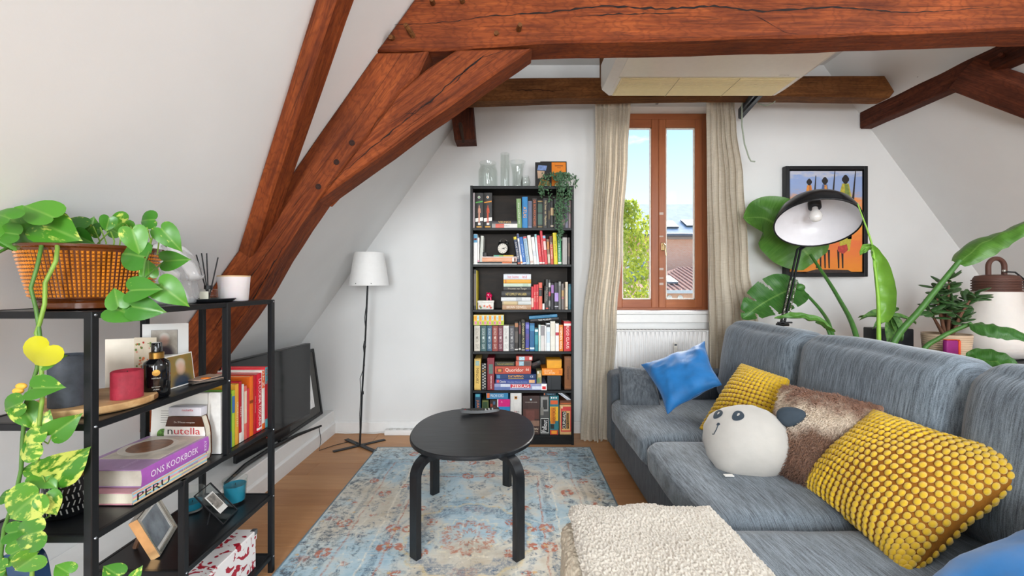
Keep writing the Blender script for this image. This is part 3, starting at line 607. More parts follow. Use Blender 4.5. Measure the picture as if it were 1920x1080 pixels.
def patch(name, cx, cy, sx, sy, rot, col, off=0.0015):
    m = MB(); n = 28; vs = [panda(Vector((cx, cy, 0.10)).normalized())]; cc = Vector((cx, cy)); c, s = math.cos(rot), math.sin(rot); rings = 5
    for k in range(1, rings+1):
        for i in range(n):
            a = 2*math.pi*i/n; ex = math.cos(a)*sx*k/rings; ey = math.sin(a)*sy*k/rings*(1+0.25*math.cos(a)); x, y = cx+ex*c-ey*s, cy+ex*s+ey*c
            vs.append((x, y))
    def surf(x, y):
        lo, hi = 0.0, 0.16
        for _ in range(24):
            mid = (lo+hi)/2; d = Vector((x, y, mid)); 
            if d.length < panda(d.normalized()).length: lo = mid
            else: hi = mid
        return Vector((x, y, lo+off))
    vs = [surf(cx, cy)]+[surf(*p) for p in vs[1:]]; fs = [(0, 1+i, 1+(i+1) % n) for i in range(n)]
    for k in range(rings-1):
        for i in range(n): fs.append((1+k*n+i, 1+(k+1)*n+i, 1+(k+1)*n+(i+1) % n, 1+k*n+(i+1) % n))
    inst(name, mesh_of(name, m.add(vs, fs), col, 179), r, mtx=QM)
patch('eye_patch', -0.008, 0.094, 0.027, 0.021, 0.6, BLK); patch('eye_patch', -0.086, 0.112, 0.026, 0.016, 0.75, BLK)
patch('eye_highlight', -0.004, 0.100, 0.008, 0.004, 0.8, WHT, 0.003); patch('eye_highlight', -0.082, 0.117, 0.007, 0.003, 0.8, WHT, 0.003)
patch('nose', -0.092, 0.066, 0.008, 0.006, 0.4, BLK)
def surfline(pts):
    out = []
    for x, y in pts:
        z = 0.16
        while z > 0 and Vector((x, y, z)).length > panda(Vector((x, y, z)).normalized()).length: z -= 0.002
        out.append(Vector((x, y, z+0.0015)))
    return out
inst('mouth', mesh_of('mouth', MB().tube(surfline([(-0.093, 0.062), (-0.104, 0.044), (-0.118, 0.026), (-0.124, 0.028)]), 0.0022, 6), BLK, 179), r, mtx=QM)
er = MB(); bm = bmesh.new(); bmesh.ops.create_icosphere(bm, subdivisions=3, radius=1.0)
for v in bm.verts: v.co = Vector((v.co.x*0.056, v.co.y*0.040*(1-0.3*v.co.x), v.co.z*0.026))
inst('ear', mesh_of('ear', er.bm(bm), BLK, 179), r, mtx=QM @ T(0.198, 0.088, 0.045) @ Matrix.Rotation(R(8), 4, 'Z'))
bm = bmesh.new(); bmesh.ops.create_icosphere(bm, subdivisions=3, radius=1.0)
for v in bm.verts: v.co = Vector((v.co.x*0.044, v.co.y*0.034, v.co.z*0.022))
inst('ear', mesh_of('ear', MB().bm(bm), BLK, 179), r, mtx=QM @ T(-0.085, 0.085, -0.105) @ Matrix.Rotation(R(130), 4, 'Z'))
q = P(1366, 886, 1.80); obj('care_tag', MB().box((q.x-0.02, q.y-0.012, 0.448), (q.x+0.018, q.y+0.006, 0.451)), M('#e9e6df', 0.7), r, True)
# ------------------------------------------------------------------ fleece throw folded over the chaise
FLE = M('#c0b8ab', 0.95, var=0.05, scale=120, bmp=0.5, bscale=500, sheen=0.5)
def throw_layer(x0, x1, y0, y1, z, drop, seed, nu=300, nv=300, amp=0.0058):
    """lies on the chaise and hangs over its left end (x0 side)"""
    R0 = 0.045; W = x1-x0
    def f(u, v):
        s = u*(W+drop); yy = y0+(y1-y0)*v
        hem = 0.014*noise.noise(Vector((s*9, seed, 0))) if v > 0.5 else 0; yy += hem*(2*v-1)
        s2 = (W+drop)-s                                                   # distance from the inner end
        xx0 = x1-s2+0.012*noise.noise(Vector((yy*7, seed+2, 0)))
        if xx0 > x0: x, zz, nx, nz = xx0, z, 0, 1
        else:
            d = x0-xx0; a = min(d/R0, math.pi/2); x = x0-R0*math.sin(a); zz = z-R0*(1-math.cos(a))-max(0, d-R0*math.pi/2); nx, nz = -math.sin(a), math.cos(a)
        p = Vector((x, yy, zz)); e = min(1, (1-v)*10, (1-u)*8, v*10); n1 = noise.noise(p*150+Vector((seed, 0, 0))); n2 = noise.noise(p*290+Vector((0, seed, 0)))
        k = amp*(n1+0.55*n2)+0.010*noise.noise(p*7+Vector((seed, 5, 0)))-0.016*(1-e)*(1-e)
        return p+Vector((nx, 0, nz))*k
    return MB().grid(nu, nv, f)
r = thing('fleece_throw', 'cream teddy fleece throw folded over the chaise end', 'blanket', (0.42, 1.1, 0.43))
obj('upper_layer', throw_layer(0.225, 0.70, 0.62, 1.50, 0.492, 0.04, 1.0), FLE, r, True, 179, False)
obj('lower_layer', throw_layer(0.200, 0.66, 0.62, 1.44, 0.462, 0.26, 6.0, 190, 170), M('#c9bda9', 0.95, var=0.05, scale=120, bmp=0.5, bscale=500), r, True, 179, False)
# ------------------------------------------------------------------ rug
def m_rug():
    m, nt, b = nodes('faded_medallion_rug'); L = nt.links.new
    tc = nt.nodes.new('ShaderNodeTexCoord'); O = tc.outputs['Object']
    ws = nt.nodes.new('ShaderNodeTexNoise'); ws.inputs['Scale'].default_value = 9; ws.inputs['Detail'].default_value = 4; L(O, ws.inputs['Vector'])
    wv = nt.nodes.new('ShaderNodeVectorMath'); wv.operation = 'SUBTRACT'; L(ws.outputs['Color'], wv.inputs[0]); wv.inputs[1].default_value = (0.5, 0.5, 0.5)
    wm_ = nt.nodes.new('ShaderNodeVectorMath'); wm_.operation = 'MULTIPLY_ADD'; L(wv.outputs[0], wm_.inputs[0]); wm_.inputs[1].default_value = (0.045, 0.045, 0); L(O, wm_.inputs[2])
    sp = nt.nodes.new('ShaderNodeSeparateXYZ'); L(wm_.outputs[0], sp.inputs[0])
    ax = math_n(nt, 'ABSOLUTE', sp.outputs[0]); ay = math_n(nt, 'ABSOLUTE', sp.outputs[1])
    cb = nt.nodes.new('ShaderNodeCombineXYZ'); L(ax, cb.inputs[0]); L(ay, cb.inputs[1])
    d = nt.nodes.new('ShaderNodeVectorMath'); d.operation = 'LENGTH'; L(cb.outputs[0], d.inputs[0]); rad = d.outputs['Value']
    ang = math_n(nt, 'ARCTAN2', ay, ax)
    fade = noise_tex(nt, O, 1.7, 6, 0.62); fine = noise_tex(nt, O, 70, 3, 0.7); spk = noise_tex(nt, O, 26, 5, 0.7)
    stre = nt.nodes.new('ShaderNodeMapping'); stre.inputs['Scale'].default_value = (6, 120, 1); L(O, stre.inputs[0]); st = noise_tex(nt, stre.outputs[0], 1.0, 4, 0.7)
    base = ramp(nt, fade, [(0.34, srgb('#7ea8bf')), (0.45, srgb('#aac4ce')), (0.54, srgb('#cfcabb')), (0.66, srgb('#b5a68c'))])
    def vor(sc, vec, rnd=0.75, ft='F1'):
        v = nt.nodes.new('ShaderNodeTexVoronoi'); v.inputs['Scale'].default_value = sc; v.inputs['Randomness'].default_value = rnd; v.feature = ft; L(vec, v.inputs['Vector']); return v
    def band(x, lo, hi, w=0.01): return math_n(nt, 'MULTIPLY', ramp(nt, x, [(max(0, lo-w), (0, 0, 0)), (lo, (1, 1, 1))]), ramp(nt, x, [(hi, (1, 1, 1)), (min(1, hi+w), (0, 0, 0))]))
    wear = ramp(nt, spk, [(0.42, (0, 0, 0)), (0.56, (1, 1, 1))]); wear2 = ramp(nt, fine, [(0.40, (0.15, 0.15, 0.15)), (0.58, (1, 1, 1))])
    c = base
    # navy mottling: border plus scattered fields
    bx = math_n(nt, 'MAXIMUM', math_n(nt, 'DIVIDE', ax, 0.80), math_n(nt, 'DIVIDE', ay, 1.15)); big = noise_tex(nt, cb.outputs[0], 8.5, 6, 0.68, 0.9)
    nav = math_n(nt, 'MULTIPLY', ramp(nt, big, [(0.49, (0, 0, 0)), (0.55, (1, 1, 1))]), wear); nav = math_n(nt, 'MULTIPLY', nav, wear2)
    c = mixcol(nt, math_n(nt, 'MULTIPLY', nav, 0.97), c, srgb('#1f4662'))
    bord = math_n(nt, 'MULTIPLY', band(bx, 0.86, 0.985, 0.02), math_n(nt, 'MULTIPLY', wear, wear2))
    c = mixcol(nt, math_n(nt, 'MULTIPLY', bord, 0.85), c, srgb('#2a3a45'))
    # medallion rings and scallops
    rs = math_n(nt, 'ADD', rad, math_n(nt, 'MULTIPLY', math_n(nt, 'SINE', math_n(nt, 'MULTIPLY', ang, 16)), 0.012))
    for lo, hi, col, k in ((0.050, 0.060, '#b9602f', 0.85), (0.105, 0.128, '#b9602f', 0.85), (0.155, 0.162, '#e7ddc0', 0.6), (0.225, 0.30, '#28557a', 0.6), (0.305, 0.318, '#e0c88a', 0.7), (0.36, 0.375, '#2f5f80', 0.5)):
        c = mixcol(nt, math_n(nt, 'MULTIPLY', math_n(nt, 'MULTIPLY', band(rs, lo, hi, 0.01), wear2), k), c, srgb(col))
    # stepped frame lines
    dm = math_n(nt, 'MAXIMUM', ax, math_n(nt, 'SUBTRACT', ay, 0.28))
    for lo, hi, col, k in ((0.375, 0.381, '#a8562f', 0.85), (0.40, 0.425, '#2c5572', 0.6), (0.455, 0.461, '#efe6d2', 0.7), (0.60, 0.606, '#a8562f', 0.7), (0.63, 0.65, '#2f4d60', 0.5)):
        c = mixcol(nt, math_n(nt, 'MULTIPLY', math_n(nt, 'MULTIPLY', band(dm, lo, hi, 0.004), wear2), k), c, srgb(col))
    # rosettes: rings of orange petals round random cells
    v1 = vor(8.5, cb.outputs[0], 0.8); dist = v1.outputs['Distance']
    pet = math_n(nt, 'MULTIPLY', band(dist, 0.14, 0.30, 0.05), ramp(nt, noise_tex(nt, O, 55, 2), [(0.42, (0, 0, 0)), (0.52, (1, 1, 1))]))
    sel = ramp(nt, nt_sep(nt, v1.outputs['Color']), [(0.36, (0, 0, 0)), (0.4, (1, 1, 1))]); pet = math_n(nt, 'MULTIPLY', pet, sel)
    c = mixcol(nt, math_n(nt, 'MULTIPLY', pet, 0.95), c, srgb('#ad4f20'))
    v2 = vor(15, cb.outputs[0], 0.9); dots = math_n(nt, 'MULTIPLY', ramp(nt, v2.outputs['Distance'], [(0.14, (1, 1, 1)), (0.2, (0, 0, 0))]), ramp(nt, nt_sep(nt, v2.outputs['Color']), [(0.62, (0, 0, 0)), (0.66, (1, 1, 1))]))
    c = mixcol(nt, math_n(nt, 'MULTIPLY', math_n(nt, 'MULTIPLY', dots, wear2), 0.8), c, srgb('#d0a04a'))
    # vine scrolls
    v3 = vor(4.2, cb.outputs[0], 0.9, 'DISTANCE_TO_EDGE'); vi = math_n(nt, 'MULTIPLY', ramp(nt, v3.outputs['Distance'], [(0.0, (1, 1, 1)), (0.03, (0, 0, 0))]), math_n(nt, 'MULTIPLY', wear2, wear))
    c = mixcol(nt, math_n(nt, 'MULTIPLY', vi, 0.8), c, srgb('#efe8d6'))
    c = mixcol(nt, math_n(nt, 'MULTIPLY', ramp(nt, st, [(0.52, (0, 0, 0)), (0.68, (1, 1, 1))]), 0.42), c, srgb('#dfdcd0'))
    L(c, b.inputs['Base Color']); b.inputs['Roughness'].default_value = 0.95; b.inputs['Sheen Weight'].default_value = 0.35
    bump(nt, b, fine, 0.4, 0.004); return m
def nt_sep(nt, col):
    s = nt.nodes.new('ShaderNodeSeparateColor'); nt.links.new(col, s.inputs[0]); return s.outputs[0]
rx0, rx1, ry1 = -1.025, 0.595, 3.255; ry0 = ry1-2.30
r = thing('area_rug', 'faded blue and cream oriental rug with orange rosettes under the table', 'rug', ((rx0+rx1)/2, (ry0+ry1)/2, 0))
hw, hl = (rx1-rx0)/2, (ry1-ry0)/2
obj('pile', MB().grid(40, 50, lambda u, v: (-hw+2*hw*u, -hl+2*hl*v, 0.007+0.0012*noise.noise(Vector((u*6, v*9, 0))))).box((-hw+0.001, -hl+0.001, 0.0005), (hw-0.001, hl-0.001, 0.005)), m_rug(), r, False, 60)
rim = [(-hw, -hl), (hw, -hl), (hw, hl), (-hw, hl), (-hw, -hl)]; pts = []
for a, b in zip(rim[:-1], rim[1:]): pts += [(a[0]+(b[0]-a[0])*k/12, a[1]+(b[1]-a[1])*k/12, 0.0055) for k in range(12)]
obj('bound_edge', MB().tube(pts+[(-hw, -hl, 0.0055)], 0.005, 6, False), M('#6f7f88', 0.9), r)
# ------------------------------------------------------------------ coffee table
BLKW = m_wood('#141517', '#1c1e21', '#2b2e32', (3, 24, 3), 0.34, False, 'black_stained_ash', 0.35)
ct = Vector((-0.205, 2.28, 0.008)); r = thing('coffee_table', 'low black bentwood table with a rounded top on the rug', 'table', ct)
H = 0.475; rxx, ryy = 0.325, 0.375
def top_ring(k, z, n=72):
    out = []
    for i in range(n):
        a = 2*math.pi*i/n; e = 2.25; cx_, sy_ = math.cos(a), math.sin(a); rr = (abs(cx_/(rxx*k))**e+abs(sy_/(ryy*k))**e)**(-1/e); out.append((rr*cx_, rr*sy_, z))
    return out
rings = [top_ring(0.97, H-0.024), top_ring(0.995, H-0.020), top_ring(1.0, H-0.012), top_ring(0.998, H-0.004), top_ring(0.985, H)]
vs = [p for q in rings for p in q]; fs = [tuple(reversed(range(72))), tuple(range(4*72, 5*72))]
for k in range(4): fs += [(k*72+i, k*72+(i+1) % 72, (k+1)*72+(i+1) % 72, (k+1)*72+i) for i in range(72)]
obj('tabletop', MB().add(vs, fs), BLKW, r, False, 35)
def bent_leg(foot, ctr, w=0.05, th=0.028):
    foot = Vector(foot); ctr = Vector(ctr); d = (ctr-foot); d.z = 0; d.normalize(); sd = Vector((-d.y, d.x, 0)); zt = H-0.024; R0 = 0.075; path = [(0, 0), (0, 0.12), (0, zt-R0-0.013)]
    for k in range(1, 9): a = math.pi/2*k/8; path.append((R0*(1-math.cos(a)), zt-0.013-R0+R0*math.sin(a)))
    path.append((0.22, zt-0.013)); m = MB(); vs = []; fs = []
    for i, (s, z) in enumerate(path):
        a = path[max(0, i-1)]; b = path[min(len(path)-1, i+1)]; tx, tz = b[0]-a[0], b[1]-a[1]; l = math.hypot(tx, tz); nx, nz = -tz/l*th/2, tx/l*th/2
        for (k, q) in ((1, -1), (1, 1), (-1, 1), (-1, -1)): vs.append(foot+d*(s+nx*k)+Vector((0, 0, z+nz*k))+sd*(w/2*q))
    for i in range(len(path)-1):
        for j in range(4): fs.append((i*4+j, i*4+(j+1) % 4, (i+1)*4+(j+1) % 4, (i+1)*4+j))
    fs += [(0, 1, 2, 3), tuple(range(len(path)*4-4, len(path)*4))]; return m.add(vs, fs)
for fx, fy, tx, ty in ((-0.235, -0.335, 0.1, 0.05), (0.235, -0.345, -0.1, 0.05), (-0.255, 0.26, 0.1, -0.05), (0.175, 0.36, -0.1, -0.05)):
    obj('leg', bent_leg((fx, fy, 0), (tx, ty, 0)), BLKW, r, False, 40)
# remote control on the table
rc = PZ(898, 778, H+0.008+0.016); r = thing('remote_control', 'black curved remote control lying on the coffee table', 'remote', (rc.x, 2.54, H+0.0085), (0, 0, R(8)))
mb = MB(); vs = []; fs = []; ns = 20
for i in range(ns+1):
    u = i/ns; x = -0.115+0.23*u; zc = 0.012+0.010*(2*u-1)**2; hw2 = 0.024*(1-0.18*math.sin(math.pi*u)); hh = 0.011*(1-0.2*u) if 0 < i < ns else 0.004
    for (a, b) in ((-1, -0.6), (-0.8, 1), (0.8, 1), (1, -0.6), (0.6, -1), (-0.6, -1)): vs.append((x, a*hw2, zc+b*hh))
for i in range(ns): fs += [(i*6+j, i*6+(j+1) % 6, (i+1)*6+(j+1) % 6, (i+1)*6+j) for j in range(6)]
fs += [tuple(range(6)), tuple(range(ns*6, ns*6+6))]
obj('body', mb.add(vs, fs), M('#17181a', 0.35), r, False, 40)
for i in range(9):
    for j in (-1, 0, 1):
        u = 0.12+i*0.088; x = -0.115+0.23*u; zc = 0.012+0.010*(2*u-1)**2+0.011*(1-0.2*u)
        obj('button', MB().lathe([(0.0042, 0), (0.0042, 0.0015), (0.003, 0.002), (0.0005, 0.002)], 8, (x, j*0.012, zc-0.0003)), M('#c03038' if (i, j) == (0, -1) else ('#c9c9c6' if i > 5 else '#3a3c3f'), 0.5), r)
# ------------------------------------------------------------------ floor lamp
fc = PZ(675, 836, 0.0); r = thing('floor_lamp', 'slim black floor lamp with white cone shade by the white wall', 'lamp', (fc.x, fc.y, 0))
LB = M('#1d1e20', 0.45, 0.3)
for a in (R(24.5), R(-25)):
    L2 = 0.20; obj('foot_bar', MB().box((-L2, -0.019, 0.002 if a > 0 else 0.0045), (L2, 0.019, 0.007 if a > 0 else 0.0095), 0.002, 1, Matrix.Rotation(a*1.55, 4, 'Z')), LB, r)
tp = Vector((0.052, 0.02, 1.24)); obj('pole', MB().tube([(0, 0, 0.005), tp*0.33+Vector((-0.003, 0, 0)), tp*0.66+Vector((0.002, 0, 0)), tp], 0.0068, 10), LB, r, False, 60)
obj('pole_joint', MB().tube([tp*0.33-Vector((0, 0, 0.012)), tp*0.33+Vector((0, 0, 0.012))], 0.0095, 10), LB, r)
obj('cable', MB().tube([tp*0.95+Vector((0.008, -0.006, 0)), tp*0.80+Vector((-0.010, -0.008, 0)), tp*0.70+Vector((0.008, -0.009, 0)), tp*0.64+Vector((0.002, -0.012, 0)), tp*0.5+Vector((0.008, -0.008, 0)), tp*0.42+Vector((-0.022, -0.006, 0)), tp*0.33+Vector((-0.010, -0.008, 0)), tp*0.2+Vector((-0.012, -0.006, 0)), tp*0.1+Vector((-0.008, 0.004, 0)), (-0.01, 0.01, 0.02), (-0.06, 0.05, 0.004), (-0.12, 0.07, 0.004), (-0.2, 0.0, 0.004), (-0.27, -0.10, 0.004), (-0.29, -0.03, 0.06), (-0.33, 0.02, 0.17), (-0.40, -0.02, 0.197)], 0.0026, 6), M('#151515', 0.6), r, False, 60)
obj('foot_switch', MB().tube([tp*0.60+Vector((0.002, -0.012, -0.02)), tp*0.62+Vector((0.003, -0.013, 0)), tp*0.64+Vector((0.003, -0.012, 0.02))], [0.006, 0.012, 0.006], 8), M('#151515', 0.5), r)
sc = tp; sh = MB(); n = 40; zs = [0.0, 0.255]; rs_ = [0.150, 0.112]; base = Vector((sc.x+0.012, sc.y, 1.242))
sh.lathe([(rs_[0], 0), (rs_[1], 0.255), (rs_[1]-0.0015, 0.255), (rs_[0]-0.0015, 0), (rs_[0], 0)], n, base)
SHADE = M('#e9e8e6', 0.6, var=0.01); so = obj('lamp_shade', sh, SHADE, r, False, 60)
for a in (-1.15, -1.95): obj('shade_rivet', MB().ball((base.x+0.1505*math.cos(a)*0.985, base.y+0.1505*math.sin(a)*0.985, base.z+0.016), 0.004, n=8, m=6), M('#55565a', 0.4, 0.6), so)
obj('bulb', MB().lathe([(0.012, 0), (0.014, 0.03), (0.03, 0.07), (0.028, 0.095), (0.012, 0.112), (0.001, 0.115)], 16, (base.x, base.y, 1.26)), M('#f1efe8', 0.3), r, False, 60)
# power strip by the skirting
q = PZ(760, 815, 0.0); r = thing('power_strip', 'white power strip lying against the skirting behind the lamp', 'power strip', (q.x, YB-0.05, 0))
obj('body', MB().box((-0.17, -0.025, 0), (0.17, 0.025, 0.045), 0.008, 2), TRIM, r, False, 40)
for k in range(5): obj('socket', MB().cyl((-0.12+k*0.06, 0, 0.044), 0.018, 0.003, 14), M('#cfcecb', 0.5), r)
obj('cable', MB().tube([(-0.17, 0, 0.02), (-0.26, 0.01, 0.006), (-0.38, 0.02, 0.008), (-0.5, 0.02, 0.005), (-0.56, -0.01, 0.02)], 0.004, 6), TRIM, r, False, 60)
# ------------------------------------------------------------------ television on the ledge, framed print behind it
SCR = M('#0b0c0e', 0.12, spec=0.6, var=0); BEZ = M('#121315', 0.3)
a = Vector((-1.522, 3.20, 0)); b = Vector((-1.625, 2.235, 0)); dv = (b-a).normalized(); ang = math.atan2(dv.y, dv.x)
r = thing('television', 'black flat screen television standing on the white ledge', 'television', ((a+b)/2+Vector((0, 0, 0.19))), (0, 0, ang))
Lh = (b-a).length/2
obj('casing', MB().box((-Lh, -0.03, 0.078), (Lh, 0.012, 0.622), 0.004, 2), BEZ, r, False, 40)
obj('screen', MB().box((-Lh+0.008, 0.0125, 0.098), (Lh-0.008, 0.0135, 0.614)), SCR, r)
obj('stand_neck', MB().box((-0.25, -0.02, 0.02), (0.25, 0.008, 0.10), 0.006, 1), BEZ, r)
cv = [(-0.46, 0.11, 0.012), (-0.25, 0.06, 0.018), (0, 0.045, 0.022), (0.25, 0.06, 0.018), (0.46, 0.11, 0.012)]
obj('stand_foot', MB().tube(cv, [0.008, 0.012, 0.013, 0.012, 0.008], 8), M('#101113', 0.35), r, False, 60)
obj('standby_light', MB().box((-0.002, 0.0125, 0.084), (0.004, 0.0145, 0.090)), M('#c83a30', 0.4), r)
r = thing('framed_print', 'black framed print leaning behind the television on the ledge', 'picture', (-1.56, 3.18, 0.19))
lean = Matrix.Rotation(R(-8), 4, 'Y'); m = MB()
for lo, hi in (((-0.012, -0.32, 0), (0.012, -0.295, 0.54)), ((-0.012, 0.295, 0), (0.012, 0.32, 0.54)), ((-0.012, -0.295, 0), (0.012, 0.295, 0.025)), ((-0.012, -0.295, 0.515), (0.012, 0.295, 0.54))): m.box(lo, hi, 0.003, 1, lean)
obj('frame', m, M('#141415', 0.35), r); obj('mat_board', MB().box((-0.006, -0.295, 0.025), (0.004, 0.295, 0.515), mat=lean), M('#54524f', 0.8), r)
obj('print', MB().box((0.0042, -0.21, 0.09), (0.006, 0.21, 0.44), mat=lean), M('#efeeec', 0.7), r)
# ------------------------------------------------------------------ bookcase
BC = m_wood('#0f0f10', '#151617', '#1e2022', (2, 2, 14), 0.45, False, 'black_brown_board', 0.3); BCB = m_wood('#1a130d', '#241b13', '#31261b', (2, 2, 8), 0.5, False, 'bookcase_back', 0.2)
bx0, bx1, by0, by1 = -0.325, 0.482, 3.32, 3.585
def ZB(y): return CZ-(y-HY)/241.0
SHZ = [ZB(y) for y in (427, 495.6, 580.8, 659.2, 732.5, 816.5)]
r = thing('bookcase', 'tall black bookcase full of books and board games', 'bookcase', ((bx0+bx1)/2, by0, 0))
for x in (bx0, bx1-0.02): obj('side_panel', MB().box((x, by0, 0), (x+0.02, by1, 2.02), 0.0015, 1), BC, r, True)
obj('back_panel', MB().box((bx0+0.02, by1-0.008, 0.06), (bx1-0.02, by1, 2.02)), BCB, r, True)
obj('top_board', MB().box((bx0+0.02, by0+0.002, 1.995), (bx1-0.02, by1-0.009, 2.018), 0.0015, 1), BC, r, True)
for z in SHZ: obj('shelf', MB().box((bx0+0.02, by0+0.003, z-0.02), (bx1-0.02, by1-0.009, z), 0.0015, 1), BC, r, True)
obj('plinth', MB().box((bx0+0.02, by0+0.012, 0), (bx1-0.02, by0+0.03, SHZ[5]-0.021)), BC, r, True)
PAGE = M('#e2d9c6', 0.9, var=0.05, scale=160, stretch=(14, 0.2, 0.2)); PAGEG = M('#cfc8bc', 0.9, var=0.05)
SPY = by0+0.018; SS = F/SPY
def bookmesh(w, d, h, t=0.0022, rnd=0.25):
    """cover: spine at y = 0 facing -y"""
    t = min(t, w*0.2); pr = []; n = 5; bul = min(0.004, w*rnd*0.3)
    out = [(0, d)]+[(w*i/n, -bul*math.sin(math.pi*i/n)) for i in range(n+1)]+[(w, d)]
    inn = [(w-t, d)]+[(t+(w-2*t)*(1-i/n), t*1.2-bul*math.sin(math.pi*i/n)) for i in range(n+1)]+[(t, d)]
    po = out+inn; m = MB(); k = len(po); vs = [(x, y, 0) for x, y in po]+[(x, y, h) for x, y in po]; half = len(out)
    fs = [(i, (i+1) % k, k+(i+1) % k, k+i) for i in range(k)]
    for i in range(half-1): fs += [(i, k-1-i, k-2-i, i+1), (k+i, k+i+1, k+k-2-i, k+k-1-i)]
    return m.add(vs, fs)
def hexl(c): return sum(int(c.lstrip('#')[i:i+2], 16) for i in (0, 2, 4))
def book(label, w, h, d, col, mtx, txt=None, tcol='#e8e0c8', bands=(), rough=0.45, group=None, upward=False, tspan=0.82, th=0.55, pages=True, name='book', cat='book'):
    """bands: (z0, z1, colour) fractions of the spine"""
    r = thing(name, label, cat, group=group); r.matrix_world = mtx
    obj('cover', bookmesh(w, d, h), M(col, rough, var=0.04, scale=40), r, False, 50)
    if pages: obj('page_block', MB().box((0.0024 if w > 0.008 else w*0.22, 0.004, 0.002), (w-(0.0024 if w > 0.008 else w*0.22), d-0.003, h-0.003)), PAGE, r)
    for z0, z1, c in bands: obj('spine_band', MB().grid(5, 1, lambda u, v: (w*(0.02+0.96*u), -min(0.004, w*0.075)*math.sin(math.pi*(0.02+0.96*u))-0.0004, h*(z0+(z1-z0)*v))), M(c, rough, var=0.03), r, False, 179)
    if txt: text(txt, r, T(w/2, -min(0.004, w*0.075)-0.0009, h*0.5) @ (UPW if upward else DOWN), h*tspan, w*th, M(tcol, 0.6, var=0), 'spine_lettering')
    return r
GB = {}
class Row:
    def __init__(s, ox, oy, sc, z, name): s.ox, s.oy, s.sc, s.z, s.name = ox, oy, sc, z, name
    def X(s, cx): return (s.ox+cx/s.sc-HX)/SS
    def grp(s, what): return '%s on the %s bookcase shelf' % (what, s.name)
    def len(s, c): return c/s.sc/SS
    def stand(s, x0, x1, ytop, base, col, label, txt=None, tcol='#e8e0c8', lean=0, d=None, z=None, **kw):
        w = s.len(x1-x0)-0.0006; dx = s.len(lean); hh = s.len(base-ytop); h = math.hypot(hh, dx)*0.995; a = math.atan2(dx, hh); zz = s.z if z is None else z
        random.seed(int(x0*7+ytop)); d = d or random.uniform(0.14, 0.20); yj = SPY+random.uniform(0, 0.012)
        mt = T(s.X(x0)+0.0003, yj, zz+0.0004) @ Matrix.Rotation(a, 4, 'Y') if a <= 0 else T(s.X(x1), yj, zz+0.0004) @ Matrix.Rotation(a, 4, 'Y') @ T(-w, 0, 0)
        return book(label, w, h, d, col, mt, txt, tcol, group=s.grp('books'), **kw)
    def lie(s, x0, x1, y0, y1, base, col, label, txt=None, tcol='#e8e0c8', d=0.16, z=None, tilt=0, fwd=0.0, **kw):
        w = s.len(y1-y0)-0.0004; h = s.len(x1-x0); zz = s.z+s.len(base-y1)+0.0004 if z is None else z
        mt = T(s.X(x1), SPY+0.004-fwd, zz) @ Matrix.Rotation(R(tilt), 4, 'Y') @ Matrix.Rotation(R(-90), 4, 'Y'); return book(label, w, h, d, col, mt, txt, tcol, group=s.grp('books'), **kw)
    def box(s, x0, x1, y0, y1, base, col, label, d=0.2, panels=(), texts=(), lid=0.55, z=None, fwd=0.0, name='game_box', cat='game box', rough=0.4, roty=0):
        """carton with an overlapping lid; panels (u0,u1,v0,v1,col), texts (s,u,v,w,h,col,rot) in fractions of the front"""
        w, h = s.len(x1-x0)-0.0008, s.len(y1-y0)-0.0006; zz = s.z+s.len(base-y1)+0.0004 if z is None else z
        r = thing(name, label, cat, group=s.grp('game boxes')); r.matrix_world = T(s.X(x0)+0.0004, SPY-fwd, zz) @ Matrix.Rotation(R(roty), 4, 'Y')
        tall = h > w; k = 0.0012; m = M(col, rough, var=0.05, scale=25)
        if tall: a0, a1 = ((k, k, 0.0), (w*0.5, d-k, h-k)), ((w*0.32, 0, 0), (w, d, h))
        else: a0, a1 = ((k, k, 0), (w-k, d-k, h*0.6)), ((0, 0, h*0.2), (w, d, h))
        obj('tray', MB().box(*a0, 0.001, 1), m, r); obj('lid', MB().box(*a1, 0.0012, 1), m, r)
        for (u0, u1, v0, v1, c) in panels: obj('printed_panel', MB().grid(1, 1, lambda u, v: (w*(u0+(u1-u0)*u), -0.0006-0.0002*len(r.children), h*(v0+(v1-v0)*v))), M(c, rough, var=0.05, scale=60), r)
        for (tx, u, v, tw, th_, c, ro) in texts: text(tx, r, T(w*u, -0.0042, h*v) @ FRONT @ Matrix.Rotation(R(ro), 4, 'Z'), (w if ro % 180 == 0 else h)*tw, (h if ro % 180 == 0 else w)*th_, M(c, 0.6, var=0), 'lettering')
        return r
TOP = 'on the top bookcase shelf'
A = Row(870, 280, 6.545, SHZ[0], 'top'); B = 962
A.stand(104, 131, 525, B, '#a89a9c', 'thin pinkish grey book at the left end of the top shelf')
